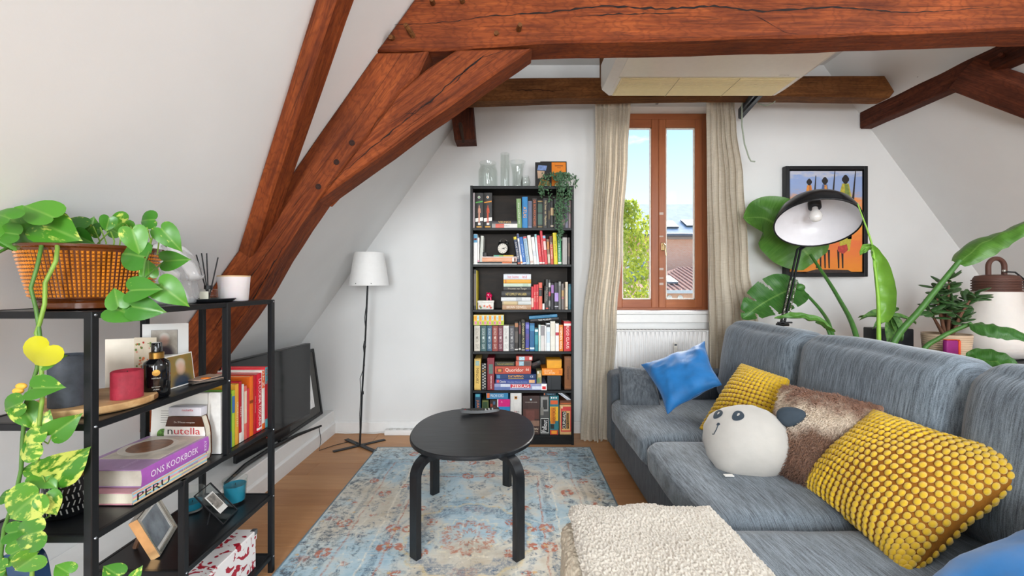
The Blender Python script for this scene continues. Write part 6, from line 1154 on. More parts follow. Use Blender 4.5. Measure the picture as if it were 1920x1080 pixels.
# greeting card, photographs
def photo(name, label, pts, D, mat_frame, mats, cat='photo', border=0.0):
    """pts: four pixels bottom-left, bottom-right, top-right, top-left"""
def leafcard(parent, name, a, b, h, th, mat, lean=0.0):
    a = Vector(a); b = Vector(b); d = (b-a).normalized(); n = Vector((d.y, -d.x, 0)); up = Vector((0, 0, 1))-n*lean; m = MB()
    vs = [a, b, b+up*h, a+up*h]; m.add([p for p in vs]+[p-n*th for p in vs], [(0, 1, 2, 3), (7, 6, 5, 4), (0, 4, 5, 1), (1, 5, 6, 2), (2, 6, 7, 3), (3, 7, 4, 0)]); return obj(name, m, mat, parent, True), d, n, up
IV = M('#e2d8c8', 0.75, var=0.02)
r = thing('greeting_card', 'folded cream card painted with a vase of red flowers', 'card', (-1.21, 1.44, zr))
fa, fb, fc2 = Vector((-1.335, 1.40, zr)), Vector((-1.262, 1.425, zr)), Vector((-1.190, 1.428, zr))
leafcard(r, 'back_leaf', fa, fb, 0.165, 0.0008, IV); _, d, n, up = leafcard(r, 'front_leaf', fb, fc2, 0.168, 0.0008, M('#ddcfb8', 0.75, var=0.03)); wl = (fc2-fb).length
random.seed(4)
def dab(u, v, s, col, nm='painted_bloom'): 
    c = fb+d*(wl*u)+Vector((0, 0, 0.168*v))+n*0.0012; obj(nm, MB().add([c+d*(s*math.cos(k))+Vector((0, 0, s*1.1*math.sin(k))) for k in [i*6.283/7 for i in range(7)]], [tuple(range(7))]), M(col, 0.8, var=0.1), r, True)
c0 = fb+n*0.001; obj('painted_vase', MB().add([c0+d*(wl*0.25)+Vector((0, 0, 0.012)), c0+d*(wl*0.7)+Vector((0, 0, 0.012)), c0+d*(wl*0.62)+Vector((0, 0, 0.075)), c0+d*(wl*0.33)+Vector((0, 0, 0.075))], [(0, 1, 2, 3)]), M('#6b5a4a', 0.8, var=0.25, scale=90), r, True)
for k in range(26): dab(random.uniform(0.06, 0.85), random.uniform(0.42, 0.9), random.uniform(0.002, 0.0045), random.choice(('#c2452f', '#d87a4a', '#6f8448', '#8a9a5a', '#d9a08a', '#b8382f')))
def m_portrait(bgc, bg2, face, cloth):
    m, nt, b = nodes('blurred_portrait'); tc = nt.nodes.new('ShaderNodeTexCoord'); s = nt.nodes.new('ShaderNodeSeparateXYZ'); nt.links.new(tc.outputs['UV'], s.inputs[0])
    def ell(cx, cy, rx, ry, soft):
        a = math_n(nt, 'DIVIDE', math_n(nt, 'SUBTRACT', s.outputs[0], cx), rx); c = math_n(nt, 'DIVIDE', math_n(nt, 'SUBTRACT', s.outputs[1], cy), ry)
        return ramp(nt, math_n(nt, 'ADD', math_n(nt, 'MULTIPLY', a, a), math_n(nt, 'MULTIPLY', c, c)), [(max(0, 0.9-soft), (1, 1, 1)), (min(1, 0.9+soft), (0, 0, 0))])
    c = mixcol(nt, noise_tex(nt, tc.outputs['UV'], 4, 3), srgb(bgc), srgb(bg2)); c = mixcol(nt, ell(0.5, 0.0, 0.48, 0.48, 0.6), c, srgb(cloth)); c = mixcol(nt, ell(0.5, 0.72, 0.22, 0.20, 0.85), c, srgb('#d9d4cc')); c = mixcol(nt, ell(0.5, 0.58, 0.22, 0.27, 0.85), c, srgb(face))
    nt.links.new(c, b.inputs['Base Color']); b.inputs['Roughness'].default_value = 0.3; return m
def blurphoto(parent, a, b, h, lean, mat, border=0.005, th=0.0012, frame='#eeece8'):
    _, d, n, up = leafcard(parent, 'backing', a, b, h, th, M(frame, 0.5), lean); w = (Vector(b)-Vector(a)).length; a = Vector(a)
    def q(u, v, off): return a+d*(w*u)+up*(h*v)+n*off
    bw, bh = border/w, border/h; o = obj('picture', MB().add([q(bw, bh, 0.0008), q(1-bw, bh, 0.0008), q(1-bw, 1-bh, 0.0008), q(bw, 1-bh, 0.0008)], [(0, 1, 2, 3)]), mat, parent, True, fix=False)
    l = o.data.uv_layers.new(name='uv')
    for k, c in enumerate(((0, 0), (1, 0), (1, 1), (0, 1))): l.data[k].uv = c
r = thing('photo_card', 'white bordered portrait photo standing in front on the upper rack shelf', 'photo', (-1.13, 1.5, zr)); blurphoto(r, PZ(317, 731, zr).to_tuple(), PZ(366, 716, zr).to_tuple(), 0.108, 0.12, m_portrait('#a9752f', '#6f7d4a', '#d6b09a', '#2b3c4f'), 0.004)
r = thing('mounted_photo', 'portrait photo in a wide white mount at the back of the rack shelf', 'photo', (-1.27, 1.5, zr))
ma, mb_ = Vector((-1.300, 1.500, zr)), Vector((-1.172, 1.545, zr)); leafcard(r, 'mount_board', ma, mb_, 0.205, 0.002, M('#e4e3e0', 0.6, var=0.01), 0.0); md = (mb_-ma).normalized(); mn = Vector((md.y, -md.x, 0))
blurphoto(r, ma+md*0.026+mn*0.0015+Vector((0, 0, 0.095)), ma+md*0.104+mn*0.0015+Vector((0, 0, 0.095)), 0.088, 0.0, m_portrait('#8d8276', '#b9b0a2', '#c9a090', '#4a3f48'), 0.001, 0.0008, '#77726a')
r = thing('postcard_stack', 'small pile of picture postcards with an orange motif at the shelf end', 'postcards', (-1.10, 1.525, zr))
for k in range(4): obj('postcard', MB().box((-0.05, -0.03, 0.0005+k*0.0035), (0.05, 0.03, 0.0035+k*0.0035), mat=Matrix.Rotation(R(60+k*7), 4, 'Z')), M(('#4a4540', '#8d7a6c', '#3d3a3c', '#b59a88')[k], 0.4, var=0.2, scale=40), r)
obj('orange_motif', MB().ball((0.02, -0.02, 0.0148), 0.018, 0.012, 0.003, 10, 6), M('#d8741f', 0.5, var=0.2, scale=60), r, False, 179)
# ---- middle shelf: cookbooks
zr = ZR['b']
def rackbook(label, xp0, xp1, h, d, col, txt=None, tcol='#fff', bands=(), lean=0.0, **kw):
    """spine towards +x; pixels give the near and far edge of the spine"""
    y0 = 1.072*F/(HX-xp0); y1 = 1.072*F/(HX-xp1); w = y1-y0-0.0005
    mt = T(-1.072, y0, zr) @ Matrix.Rotation(R(90), 4, 'Z') @ Matrix.Rotation(lean, 4, 'Y'); return book(label, w, h, d, col, mt, txt, tcol, bands, group='cookbooks on the rack', **kw)
cb = [(428.5, 434.5, 0.205, '#3f8a3a', 'green cookbook spine right behind the rack post', None, '', ((0.0, 0.3, '#2a5a86'),)), (435, 440.5, 0.215, '#a9c23a', 'slim lime green cookbook on the rack', None, '', ((0.6, 0.9, '#3f6fa8'),)), (441, 447.5, 0.235, '#e3a43a', 'tall amber cookbook on the rack', 'GROENTEN', '#f2e0b0', ()), (448, 453, 0.24, '#b81f30', 'crimson cookbook with a white patch on its spine', 'PASTA', '#efe3dc', ((0.0, 0.16, '#e9e4de'),)), (453.5, 457.5, 0.225, '#d9d5cf', 'thin white cookbook between the crimson and coral ones', None, '', ()),
      (458, 463, 0.215, '#d96a5c', 'coral cookbook with a pale spine stripe', None, '', ((0.3, 0.9, '#e3c7b0'),)), (463.5, 467.5, 0.20, '#cf3a44', 'short red cookbook beside the coral one', None, '', ()), (468, 475, 0.245, '#e06a1f', 'orange cookbook standing in the rack row', None, '', ((0.55, 0.6, '#8a3a12'),)), (475.5, 480.5, 0.245, '#b51f2c', 'narrow dark red cookbook before the thick red one', 'Slow Cooking', '#e8a9a0', ()), (481, 490.5, 0.245, '#cc1f32', 'thick red cookbook with white capitals along the spine', 'LA CUCINA TOSCANA', '#f4e6e2', ((0.03, 0.07, '#efe3df'),)),
      (491, 496.5, 0.252, '#e9e2da', 'white and orange cookbook with big white letters at its top', None, '', ((0.70, 1.0, '#e2641f'), (0.0, 0.1, '#e2641f'))), (497, 503, 0.262, '#d2303a', 'red and turquoise cookbook at the far rack post', None, '', ((0.72, 1.0, '#5fbcc4'), (0.0, 0.14, '#5fbcc4')))]
BKS = []
for (a, b, h, c, lab, tx, tc, bd) in cb: BKS.append(rackbook(lab, a, b, h, 0.19, c, tx, tc or '#fff', bd, th=0.5))
for rr, col in ((BKS[-1], '#d2303a'), (BKS[-2], '#f6efe8')):
    for k, ch in enumerate('OTN'): text(ch, rr, T(0.009, -0.0022, 0.245-k*0.026) @ FRONT, 0.013, 0.019, M(col, 0.6, var=0), 'letter')
# white and green spines nearer, leaning
rackbook('plain white cookbook spine next to the large white cookbook', 413.5, 416.8, 0.225, 0.15, '#e3e1dd', None, '', (), 0.0); rackbook('white cookbook with blue tape on its spine', 417.2, 420.5, 0.215, 0.15, '#dfe3e6', None, '', ((0.25, 0.32, '#8fb9d4'), (0.42, 0.46, '#8fb9d4')), 0.0)
rackbook('bright green cookbook standing behind the rack post', 421, 427.8, 0.225, 0.17, '#6fb43a', 'SOEPEN', '#dff0c8', (), 0.0)
r = thing('cookbook', 'large white cookbook with printed paragraphs leaning behind the jar shaped book', 'book', (-1.215, 1.548, zr)); rot = Matrix.Rotation(R(-3), 4, 'X') @ Matrix.Diagonal((1, 0.62, 0.92, 1))
obj('cover', MB().box((-0.10, 0, 0), (0.105, 0.003, 0.245), 0.001, 1, rot).box((-0.10, 0.017, 0), (0.105, 0.02, 0.245), 0.001, 1, rot).box((0.102, 0.0, 0), (0.105, 0.02, 0.245), 0.001, 1, rot), M('#e3dfd8', 0.5, var=0.02), r); obj('page_block', MB().box((-0.098, 0.003, 0.003), (0.101, 0.017, 0.242), mat=rot), PAGE, r)
for k in range(6): obj('text_line', MB().box((-0.065, -0.0006, 0.175-k*0.009), (0.06 if k else 0.03, -0.0002, 0.1772-k*0.009), mat=rot), M('#8f8b85', 0.8), r)
obj('salad_picture', MB().lathe([(0.022, 0), (0.020, 0.0008), (0.0005, 0.001)], 18, mat=rot @ T(-0.055, -0.0004, 0.085) @ Matrix.Rotation(R(90), 4, 'X')), M('#5f8a3c', 0.6, var=0.4, scale=150), r)
# jar shaped recipe book
r = thing('jar_shaped_book', 'brown recipe book cut in the shape of a spread jar', 'book', (-1.160, 1.512, zr)); rot = Matrix.Rotation(R(-2), 4, 'Z')
jar = [(-0.072, 0), (0.072, 0), (0.078, 0.02), (0.076, 0.09), (0.072, 0.115), (0.060, 0.154), (-0.060, 0.154), (-0.072, 0.115), (-0.076, 0.09), (-0.078, 0.02)]
obj('front_cover', MB().prism(jar, 0, 0.003, 'y', rot), M('#4d2412', 0.25, var=0.05), r); obj('page_block', MB().prism([(x*0.97, z*0.985+0.001) for x, z in jar], 0.003, 0.026, 'y', rot), PAGE, r); obj('back_cover', MB().prism(jar, 0.026, 0.029, 'y', rot), M('#4d2412', 0.25), r)
obj('jar_lid', MB().box((-0.060, -0.001, 0.156), (0.060, 0.03, 0.188), 0.004, 2, rot), M('#d6d3da', 0.4), r, False, 40); obj('label_panel', MB().prism([(-0.074, 0.065), (0.074, 0.065), (0.0755, 0.095), (0.071, 0.119), (-0.071, 0.119), (-0.0755, 0.095)], -0.0008, 0, 'y', rot), M('#ece5de', 0.4), r)
text('n', r, rot @ T(-0.052, -0.0016, 0.1005) @ FRONT, 0.018, 0.017, M('#1a1412', 0.5, var=0), keep=False); text('utella', r, rot @ T(0.010, -0.0016, 0.104) @ FRONT, 0.095, 0.024, M('#c5202c', 0.5, var=0), keep=False); text('De 30 beste recepten', r, rot @ T(0, -0.0016, 0.134) @ FRONT, 0.075, 0.008, M('#e6d9cc', 0.5, var=0), keep=False); text('nutella', r, rot @ T(0.012, -0.0018, 0.178) @ FRONT, 0.04, 0.008, M('#c5202c', 0.5, var=0), keep=False)
# two big cookbooks lying
def flatbook(label, y0, y1, z, th, depth, col, top, ed):
    r = thing('cookbook', label, 'book', (-1.072-depth/2, (y0+y1)/2, z)); L = (y1-y0)/2; hd = depth/2
    obj('cover', MB().box((-hd, -L, 0), (hd, L, 0.003), 0.0008, 1).box((-hd, -L, th-0.003), (hd, L, th), 0.0008, 1), M(top, 0.35, var=0.05), r); obj('spine', MB().grid(1, 6, lambda u, v: (hd+0.003*math.sin(math.pi*v), -L+2*L*u, th*v)), M(col, 0.35, var=0.04), r, False, 179)
    obj('page_block', MB().box((-hd+0.004, -L+0.004, 0.003), (hd-0.001, L-0.004, th-0.003)), PAGE if not ed else PAGEG, r); return r, L, hd
RX90 = Matrix.Rotation(R(90), 4, 'Z') @ FRONT                                   # text facing +x
r, L, hd = flatbook('wide cookbook with rainbow stripes and a black title under the lilac one', 1.203, 1.495, zr+0.0005, 0.035, 0.26, '#a9cfe0', '#c98f9a', False)
for k, c in enumerate(('#e9c9a0', '#8fc3dd', '#e8dfa0', '#e6a3b4', '#9fd0e0', '#e9b08f')): obj('spine_stripe', MB().grid(1, 1, lambda u, v: (hd+0.0034+0.0002*(k % 2), -L+2*L*u, 0.035*(0.03+k*0.157+0.15*v))), M(c, 0.4, var=0.06, scale=20), r)
for k in range(16): obj('cover_stripe', MB().box((-hd, -L+0.001+k*2*L/16, 0.0345), (-0.0, -L+(k+1)*2*L/16-0.001, 0.0353)), M(('#c9583f', '#e2b13c', '#4f8a6a', '#5f7fae', '#b98fb4', '#d8d2c0')[k % 6], 0.5), r)
text('PERU', r, T(hd+0.0042, -L*0.52, 0.0165) @ RX90, 0.115, 0.020, M('#15181c', 0.5, var=0), keep=False); text('THE COOKBOOK', r, T(hd+0.0042, 0.06, 0.021) @ RX90, 0.085, 0.007, M('#3f7f9c', 0.5, var=0), keep=False); text('GASTON ACURIO', r, T(hd+0.0042, 0.065, 0.010) @ RX90, 0.07, 0.005, M('#c9573f', 0.5, var=0), keep=False)
r, L, hd = flatbook('thick lilac cookbook with white title lying on the rainbow striped one', 1.232, 1.506, zr+0.0364, 0.051, 0.215, '#a75cb4', '#b28fb9', True)
text('ONS KOOKBOEK', r, T(hd+0.0042, -0.012, 0.025) @ RX90, 0.19, 0.020, M('#eee6f0', 0.5, var=0), keep=False); text('KVLV', r, T(hd+0.0042, 0.117, 0.026) @ RX90 @ Matrix.Rotation(R(90), 4, 'Z'), 0.034, 0.012, M('#eee6f0', 0.5, var=0), keep=False)
obj('cover_photo', MB().box((-hd+0.02, -0.06, 0.0505), (hd-0.012, L-0.004, 0.0516)), M('#cfc4b4', 0.3, var=0.12, scale=18), r); obj('bowl_picture', MB().lathe([(0.062, 0.0516), (0.060, 0.0524), (0.001, 0.0526)], 28, mat=T(-0.02, 0.045, 0)), M('#8a5a3c', 0.3, var=0.2, scale=40), r); obj('bowl_rim_picture', MB().lathe([(0.085, 0.0514), (0.082, 0.0519), (0.062, 0.0519)], 28, mat=T(-0.02, 0.04, 0) @ Matrix.Diagonal((0.95, 0.9, 1, 1))), M('#e2d9cc', 0.3), r)
text('ONS KOOKBOEK', r, T(0.04, -0.095, 0.0518) @ Matrix.Rotation(R(90), 4, 'Z'), 0.06, 0.03, M('#d8c0dc', 0.5, var=0))
# pierced candle holder
q = PZ(112, 985, zr); r = thing('candle_holder', 'black metal candle holder with pierced leaf pattern near the rack post', 'candle holder', (-1.215, 1.165, zr))
obj('cup', MB().lathe([(0.001, 0.0), (0.041, 0), (0.044, 0.003), (0.049, 0.103), (0.0475, 0.103), (0.0425, 0.006), (0.001, 0.004)], 40), M('#16181b', 0.35, 0.4), r, False, 50); obj('gilt_lining', MB().lathe([(0.0470, 0.102), (0.0422, 0.007)], 40), M('#8a6a3c', 0.35, 0.7), r, False, 60); sl = MB()
for j in range(5):
    for i in range(26):
        a = i*2*math.pi/26; z = 0.014+j*0.018; rr = 0.0445+0.0049*z/0.1; sl.add([(rr*1.012*math.cos(a+da), rr*1.012*math.sin(a+da), z+dz) for da, dz in ((-0.05, 0), (0.02 if j % 2 else -0.12+0.02, 0.012), (0.08 if j % 2 else -0.04, 0.012), (0.01, 0))], [(0, 1, 2, 3)])
obj('pierced_slots', sl, M('#8f8f8c', 0.5), r, kind='stuff')
# ---- lower shelf
zr = ZR['c']
r = thing('framed_photo', 'silver and gold photo frame standing on the lower rack shelf', 'picture frame', (-1.222, 1.510, zr), (0, 0, R(114)))
SIL = M('#c9c2b6', 0.25, 0.85, var=0.03); ln = Matrix.Rotation(R(-24), 4, 'X'); fw_, fh_ = 0.095, 0.150; m = MB()
for lo, hi in (((-fw_, -0.010, 0), (-fw_+0.012, 0.016, fh_)), ((fw_-0.012, -0.010, 0), (fw_, 0.016, fh_)), ((-fw_+0.012, -0.010, 0), (fw_-0.012, 0.016, 0.012)), ((-fw_+0.012, -0.010, fh_-0.012), (fw_-0.012, 0.016, fh_))): m.box(lo, hi, 0.002, 1, ln)
obj('frame', m, SIL, r); obj('gilt_side', MB().box((-fw_-0.0015, -0.009, 0.001), (-fw_, 0.016, fh_-0.001), mat=ln), M('#c49a6a', 0.3, 0.8), r)
obj('inner_border', MB().box((-fw_+0.012, -0.002, 0.012), (-fw_+0.022, 0.0005, fh_-0.012), mat=ln).box((fw_-0.022, -0.002, 0.012), (fw_-0.012, 0.0005, fh_-0.012), mat=ln).box((-fw_+0.022, -0.002, 0.012), (fw_-0.022, 0.0005, 0.022), mat=ln).box((-fw_+0.022, -0.002, fh_-0.022), (fw_-0.022, 0.0005, fh_-0.012), mat=ln), M('#e4e1dc', 0.4), r)
obj('picture', MB().box((-fw_+0.012, 0.0, 0.012), (fw_-0.012, 0.004, fh_-0.012), mat=ln), M('#8f979f', 0.35, var=0.25, scale=14), r)
obj('easel_leg', MB().tube([(0, 0.058, 0.10), (0, 0.088, 0.002)], [0.006, 0.008], 6), M('#6b4a33', 0.6), r)
r = thing('framed_snapshot', 'black edged glass frame with an instant photo on the lower rack shelf', 'picture frame', (-1.100, 1.668, zr+0.002), (0, 0, R(98)))
ln = Matrix.Rotation(R(-41), 4, 'X'); m = MB()
for lo, hi in (((-0.055, -0.003, 0), (-0.051, 0.003, 0.155)), ((0.051, -0.003, 0), (0.055, 0.003, 0.155)), ((-0.051, -0.003, 0), (0.051, 0.003, 0.004)), ((-0.051, -0.003, 0.151), (0.051, 0.003, 0.155))): m.box(lo, hi, 0.001, 1, ln)
obj('edge_frame', m, M('#17181a', 0.35, 0.4), r); obj('glass', MB().box((-0.051, -0.001, 0.004), (0.051, 0.001, 0.151), mat=ln), m_glass((0.9, 0.94, 0.93), 0.0, 0.8), r); obj('instant_photo', MB().box((-0.027, -0.0022, 0.038), (0.027, -0.0012, 0.123), mat=ln), M('#e9e7e2', 0.5), r); obj('photo_image', MB().box((-0.022, -0.003, 0.058), (0.022, -0.0023, 0.117), mat=ln), M('#8f8880', 0.3, var=0.4, scale=40), r)
obj('stand_rod', MB().tube([(-0.02, 0.055, 0.068), (-0.045, 0.06, 0.0)], 0.0028, 6), M('#17181a', 0.4), r)
TEAL = M('#1f87a3', 0.45, var=0.05, scale=12, sub=0.2)
for lab, px, py, rad, hh, wax in (('large glass candle filled with teal wax on the lower rack shelf', 438, 943, 0.047, 0.098, 0.074), ('low burnt teal candle in a glass behind the black edged frame', 357, 958, 0.044, 0.085, 0.034)):
    q = PZ(px, py, zr); r = thing('glass_candle', lab, 'candle', (q.x, q.y+rad*0.2, zr), group='teal candles on the rack'); obj('glass', MB().lathe([(0.001, 0), (rad*0.8, 0), (rad*0.84, 0.003), (rad, hh), (rad-0.003, hh), (rad*0.84-0.003, 0.008), (0.001, 0.008)], 36), GL, r, False, 60); obj('wax', MB().lathe([(0.001, 0.0085), (rad*0.84-0.004, 0.0085), (rad*0.84-0.004+(rad*0.16)*wax/hh, wax), (rad*0.6, wax-0.003), (0.001, wax-0.004)], 36), TEAL, r, False, 50); obj('wick', MB().tube([(0, 0, wax-0.004), (0.002, 0, wax+0.006)], 0.0012, 5), M('#2a2622', 0.9), r)
# ---- bottom shelf: damask box
zr = ZR['d']
def m_damask():
    m, nt, b = nodes('red_damask'); v = nt.nodes.new('ShaderNodeTexVoronoi'); v.inputs['Scale'].default_value = 26; nt.links.new(coords(nt), v.inputs['Vector']); n1 = noise_tex(nt, coords(nt), 15, 2, 0.5, 2.6)
    a = ramp(nt, n1, [(0.525, (0, 0, 0)), (0.535, (1, 1, 1))]); d = ramp(nt, v.outputs['Distance'], [(0.20, (1, 1, 1)), (0.22, (0, 0, 0))]); s = ramp(nt, noise_tex(nt, coords(nt), 7, 1), [(0.53, (0, 0, 0)), (0.54, (1, 1, 1))])
    f = mixcol(nt, s, a, mixcol(nt, 0.5, d, d)); nt.links.new(mixcol(nt, f, srgb('#e8e4e2'), srgb('#a8152c')), b.inputs['Base Color']); b.inputs['Roughness'].default_value = 0.45; return m
DM = m_damask(); r = thing('storage_box', 'white cardboard box with red damask print on the bottom rack shelf', 'box', (-1.19, 1.60, zr))
obj('box_body', MB().box((-0.125, -0.165, 0), (0.125, 0.175, 0.15), 0.003, 1), DM, r); obj('lid', MB().box((-0.128, -0.168, 0.115), (0.128, 0.178, 0.155), 0.003, 1), DM, r)
for sx in (-1, 1):
    for y in (-0.168, 0.178): obj('corner_guard', MB().box((sx*0.129-0.02*(sx > 0), y-0.002 if y < 0 else y-0.018, 0.137), (sx*0.129+0.02*(sx < 0), y+0.02 if y < 0 else y+0.002, 0.1565), 0.001, 1), M('#8e9094', 0.3, 0.9), r)
# ukulele peeking out at the lower left, its body under the middle shelf
r = thing('ukulele', 'dark blue ukulele leaning upside down on the bottom rack shelf', 'ukulele', (-1.185, 1.115, ZR['d']), (0, R(-13), 0)); UB = M('#1d3a5c', 0.3, var=0.05, coat=0.3)
def oval(k, dy): return [(0.062*k*math.sin(a)*(1+0.22*math.cos(2*a)+0.10*math.cos(a)), 0.40+0.095*k*math.cos(a)) for a in [2*math.pi*i/40 for i in range(40)]]
obj('body', MB().prism(oval(1.0, 0), -0.022, 0.022), UB, r, False, 40); obj('sound_hole', MB().prism([(0.018*math.cos(a), 0.36+0.018*math.sin(a)) for a in [2*math.pi*i/20 for i in range(20)]], -0.0228, -0.0221), M('#0c0d10', 0.8), r)
obj('neck', MB().box((-0.014, -0.030, 0.07), (0.014, -0.0225, 0.36), 0.002, 1), M('#1b1715', 0.5), r); obj('headstock', MB().box((-0.02, -0.028, 0.0), (0.02, -0.014, 0.072), 0.003, 1), UB, r); obj('bridge', MB().box((-0.022, -0.030, 0.425), (0.022, -0.0225, 0.435), 0.002, 1), M('#c9c7c2', 0.3, 0.8), r)
for k in range(4): obj('string', MB().tube([(-0.009+k*0.006, -0.0315, 0.06), (-0.009+k*0.006, -0.0315, 0.43)], 0.0006, 4), M('#d9d7d0', 0.4), r)
for k in range(12): obj('fret', MB().box((-0.014, -0.0312, 0.09+k*0.021), (0.014, -0.0299, 0.0915+k*0.021)), M('#c9c7c2', 0.3, 0.8), r)
# ------------------------------------------------------------------ curtains
def m_linen():
    m, nt, b = nodes('linen_curtain'); f = math_n(nt, 'ADD', math_n(nt, 'MULTIPLY', noise_tex(nt, coords(nt, (140, 140, 6)), 1.0, 3), 0.5), math_n(nt, 'MULTIPLY', noise_tex(nt, coords(nt, (12, 12, 160)), 1.0, 3), 0.5))
    c = ramp(nt, f, [(0.35, srgb('#c6bba8')), (0.65, srgb('#ddd3c2'))]); nt.links.new(c, b.inputs['Base Color']); b.inputs['Roughness'].default_value = 0.95; bump(nt, b, f, 0.3, 0.002)
    tl = nt.nodes.new('ShaderNodeBsdfTranslucent'); nt.links.new(c, tl.inputs[0]); mx = nt.nodes.new('ShaderNodeMixShader'); mx.inputs[0].default_value = 0.28
    nt.links.new(b.outputs[0], mx.inputs[1]); nt.links.new(tl.outputs[0], mx.inputs[2]); nt.links.new(mx.outputs[0], nt.nodes['Material Output'].inputs[0]); return m
LIN = m_linen()
def curtain(label, prof, folds, amp, seed, yc=3.43, ztop=2.74, tuck=0.05):
    """prof: (z, x0, x1) from the floor up"""
    r = thing('curtain', label, 'curtain', ((prof[0][1]+prof[0][2])/2, yc, 0.0), group='linen curtains at the window'); nu, nv = 150, 80
    def f(u, v):
        z = v*ztop; k = 0
        while k < len(prof)-2 and prof[k+1][0] < z: k += 1
        a, b = prof[k], prof[k+1]; t_ = max(0, min(1, (z-a[0])/(b[0]-a[0]))); t_ = t_*t_*(3-2*t_); x0 = a[1]+(b[1]-a[1])*t_; x1 = a[2]+(b[2]-a[2])*t_
        ph = folds*2*math.pi*(u+0.025*math.sin(u*11+seed+z*1.2)); w = amp*(0.75+0.5*noise.noise(Vector((u*4, z*0.8, seed))))*(1.0 if z < ztop-0.12 else 0.75)
        x = x0+(x1-x0)*u+0.25*amp*math.sin(ph*2+1.0); y = yc+w*math.sin(ph)+0.012*noise.noise(Vector((u*9, z*3, seed)))
        low = max(0, 1-z/0.16); y -= tuck*low*low*(0.6+0.6*noise.noise(Vector((u*7, 1, seed)))); x += 0.03*low*noise.noise(Vector((u*8, 2, seed))); zz = 0.004+z if z > 0 else 0.004+0.012*abs(noise.noise(Vector((u*9, 4, seed))))
        return (x, y, zz)
    obj('cloth', MB().grid(nu, nv, f), LIN, r, True, 179, False); obj('header_tape', MB().grid(nu, 1, lambda u, v: Vector(f(u, 1-0.03*(1-v)))+Vector((0, -0.002, 0))), M('#d9d0bf', 0.9), r, True, 179, False); return r
SC_ = 3.43/F
curtain('long beige linen curtain puddling on the floor beside the bookcase', [(0, 0.555, 0.80), (0.35, 0.575, 0.80), (0.9, 0.575, 0.835), (1.6, 0.64, 0.885), (2.3, 0.672, 0.93), (2.74, 0.672, 0.95)], 7, 0.034, 1.0)
curtain('long beige linen curtain hanging right of the window behind the sofa', [(0, 1.58, 2.02), (0.9, 1.585, 1.975), (1.4, 1.585, 1.90), (2.1, 1.575, 1.855), (2.5, 1.575, 1.80), (2.74, 1.575, 1.78)], 6, 0.036, 4.0, 3.43)
r = thing('curtain_rail', 'grey curtain rail behind the air conditioner above the window', 'curtain rail', (1.22, 3.44, 2.745)); obj('rail', MB().box((-0.62, -0.012, 0), (0.66, 0.012, 0.022), 0.003, 1), M('#8a8d90', 0.4, 0.5), r)
for x in (-0.5, 0.0, 0.55): obj('bracket', MB().box((x-0.01, -0.008, 0.022), (x+0.01, 0.16, 0.034), 0.002, 1), M('#8a8d90', 0.4, 0.5), r)
# radiator
r = thing('radiator', 'white ribbed panel radiator under the window', 'radiator', (1.25, 3.53, 0.12)); RAD = M('#dcdad8', 0.4, var=0.01)
x0, x1 = -0.50, 0.52; n = 29; pr = []
def rad_f(u, v):
    s = u*n; fr = s-math.floor(s); q = 0.010*min(1, max(0, 2.4*(0.5-abs(fr-0.5))-0.25)*1.6); k = min(1, (1-abs(2*v-1))*12); return (x0+(x1-x0)*u, -0.035-q*k, v*0.745)
obj('front_panel', MB().grid(n*8, 16, rad_f), RAD, r, False, 40); obj('body', MB().box((x0, -0.035, 0), (x1, 0.045, 0.745), 0.004, 1), RAD, r, False, 40); obj('top_grille', MB().box((x0-0.004, -0.04, 0.745), (x1+0.004, 0.048, 0.757), 0.003, 1), RAD, r, False, 40)
for k in range(34): obj('grille_slot', MB().box((x0+0.02+k*0.0295, -0.025, 0.7568), (x0+0.04+k*0.0295, 0.035, 0.7574)), M('#8a8886', 0.6), r)
q = P(1267, 653, 3.47); obj('heat_meter', MB().box((q.x-1.25-0.016, -0.058, q.z-0.12-0.045), (q.x-1.25+0.016, -0.044, q.z-0.12+0.045), 0.004, 2), M('#d4cfc6', 0.5), r, False, 40); obj('meter_display', MB().box((q.x-1.25-0.010, -0.0592, q.z-0.12+0.02), (q.x-1.25+0.010, -0.058, q.z-0.12+0.034)), M('#4c5358', 0.3), r)
for x in (-0.4, 0.42): obj('wall_bracket', MB().box((x-0.02, 0.045, 0.1), (x+0.02, 0.068, 0.65)), RAD, r)
# air conditioner under the ceiling
r = thing('air_conditioner', 'cream ceiling air conditioning unit hanging in front of the window', 'air conditioner', (1.26, 2.66, 2.575)); AC = M('#f4f3ec', 0.35, var=0.01); ACG = M('#ece0b6', 0.45, var=0.02)
xl, xr = -0.58, 0.58; prof = [(-0.36, 0.05), (-0.33, 0.0), (0.06, 0.0), (0.33, 0.0), (0.36, 0.05), (0.36, 0.22), (-0.30, 0.22), (-0.36, 0.16)]
obj('casing', MB().prism(prof, xl, xr, 'x'), AC, r)
for s, x in ((-1, xl), (1, xr)):
    m = MB(); k = 0.055*s; vs = [(x+0.001*s, y, z) for y, z in prof]+[(x+k, y*0.93, 0.03+z*0.84) for y, z in prof]; nn = len(prof)
    obj('end_cap', m.add(vs, [(i, (i+1) % nn, nn+(i+1) % nn, nn+i) for i in range(nn)]+[tuple(range(nn)), tuple(range(nn, 2*nn))]), AC, r, False, 30)
obj('intake_grille', MB().box((xl+0.02, 0.07, -0.005), (xr-0.02, 0.325, 0.0), 0.001, 1), ACG, r); sl_ = MB()
for k in range(15): sl_.box((xl+0.03, 0.078+k*0.0162, -0.009), (xr-0.03, 0.085+k*0.0162, -0.0048))
obj('grille_slats', sl_, ACG, r, kind='stuff')
for x in (-0.19, 0.2): obj('grille_joint', MB().box((x-0.0015, 0.07, -0.0092), (x+0.0015, 0.325, -0.004)), M('#a09672', 0.6), r)
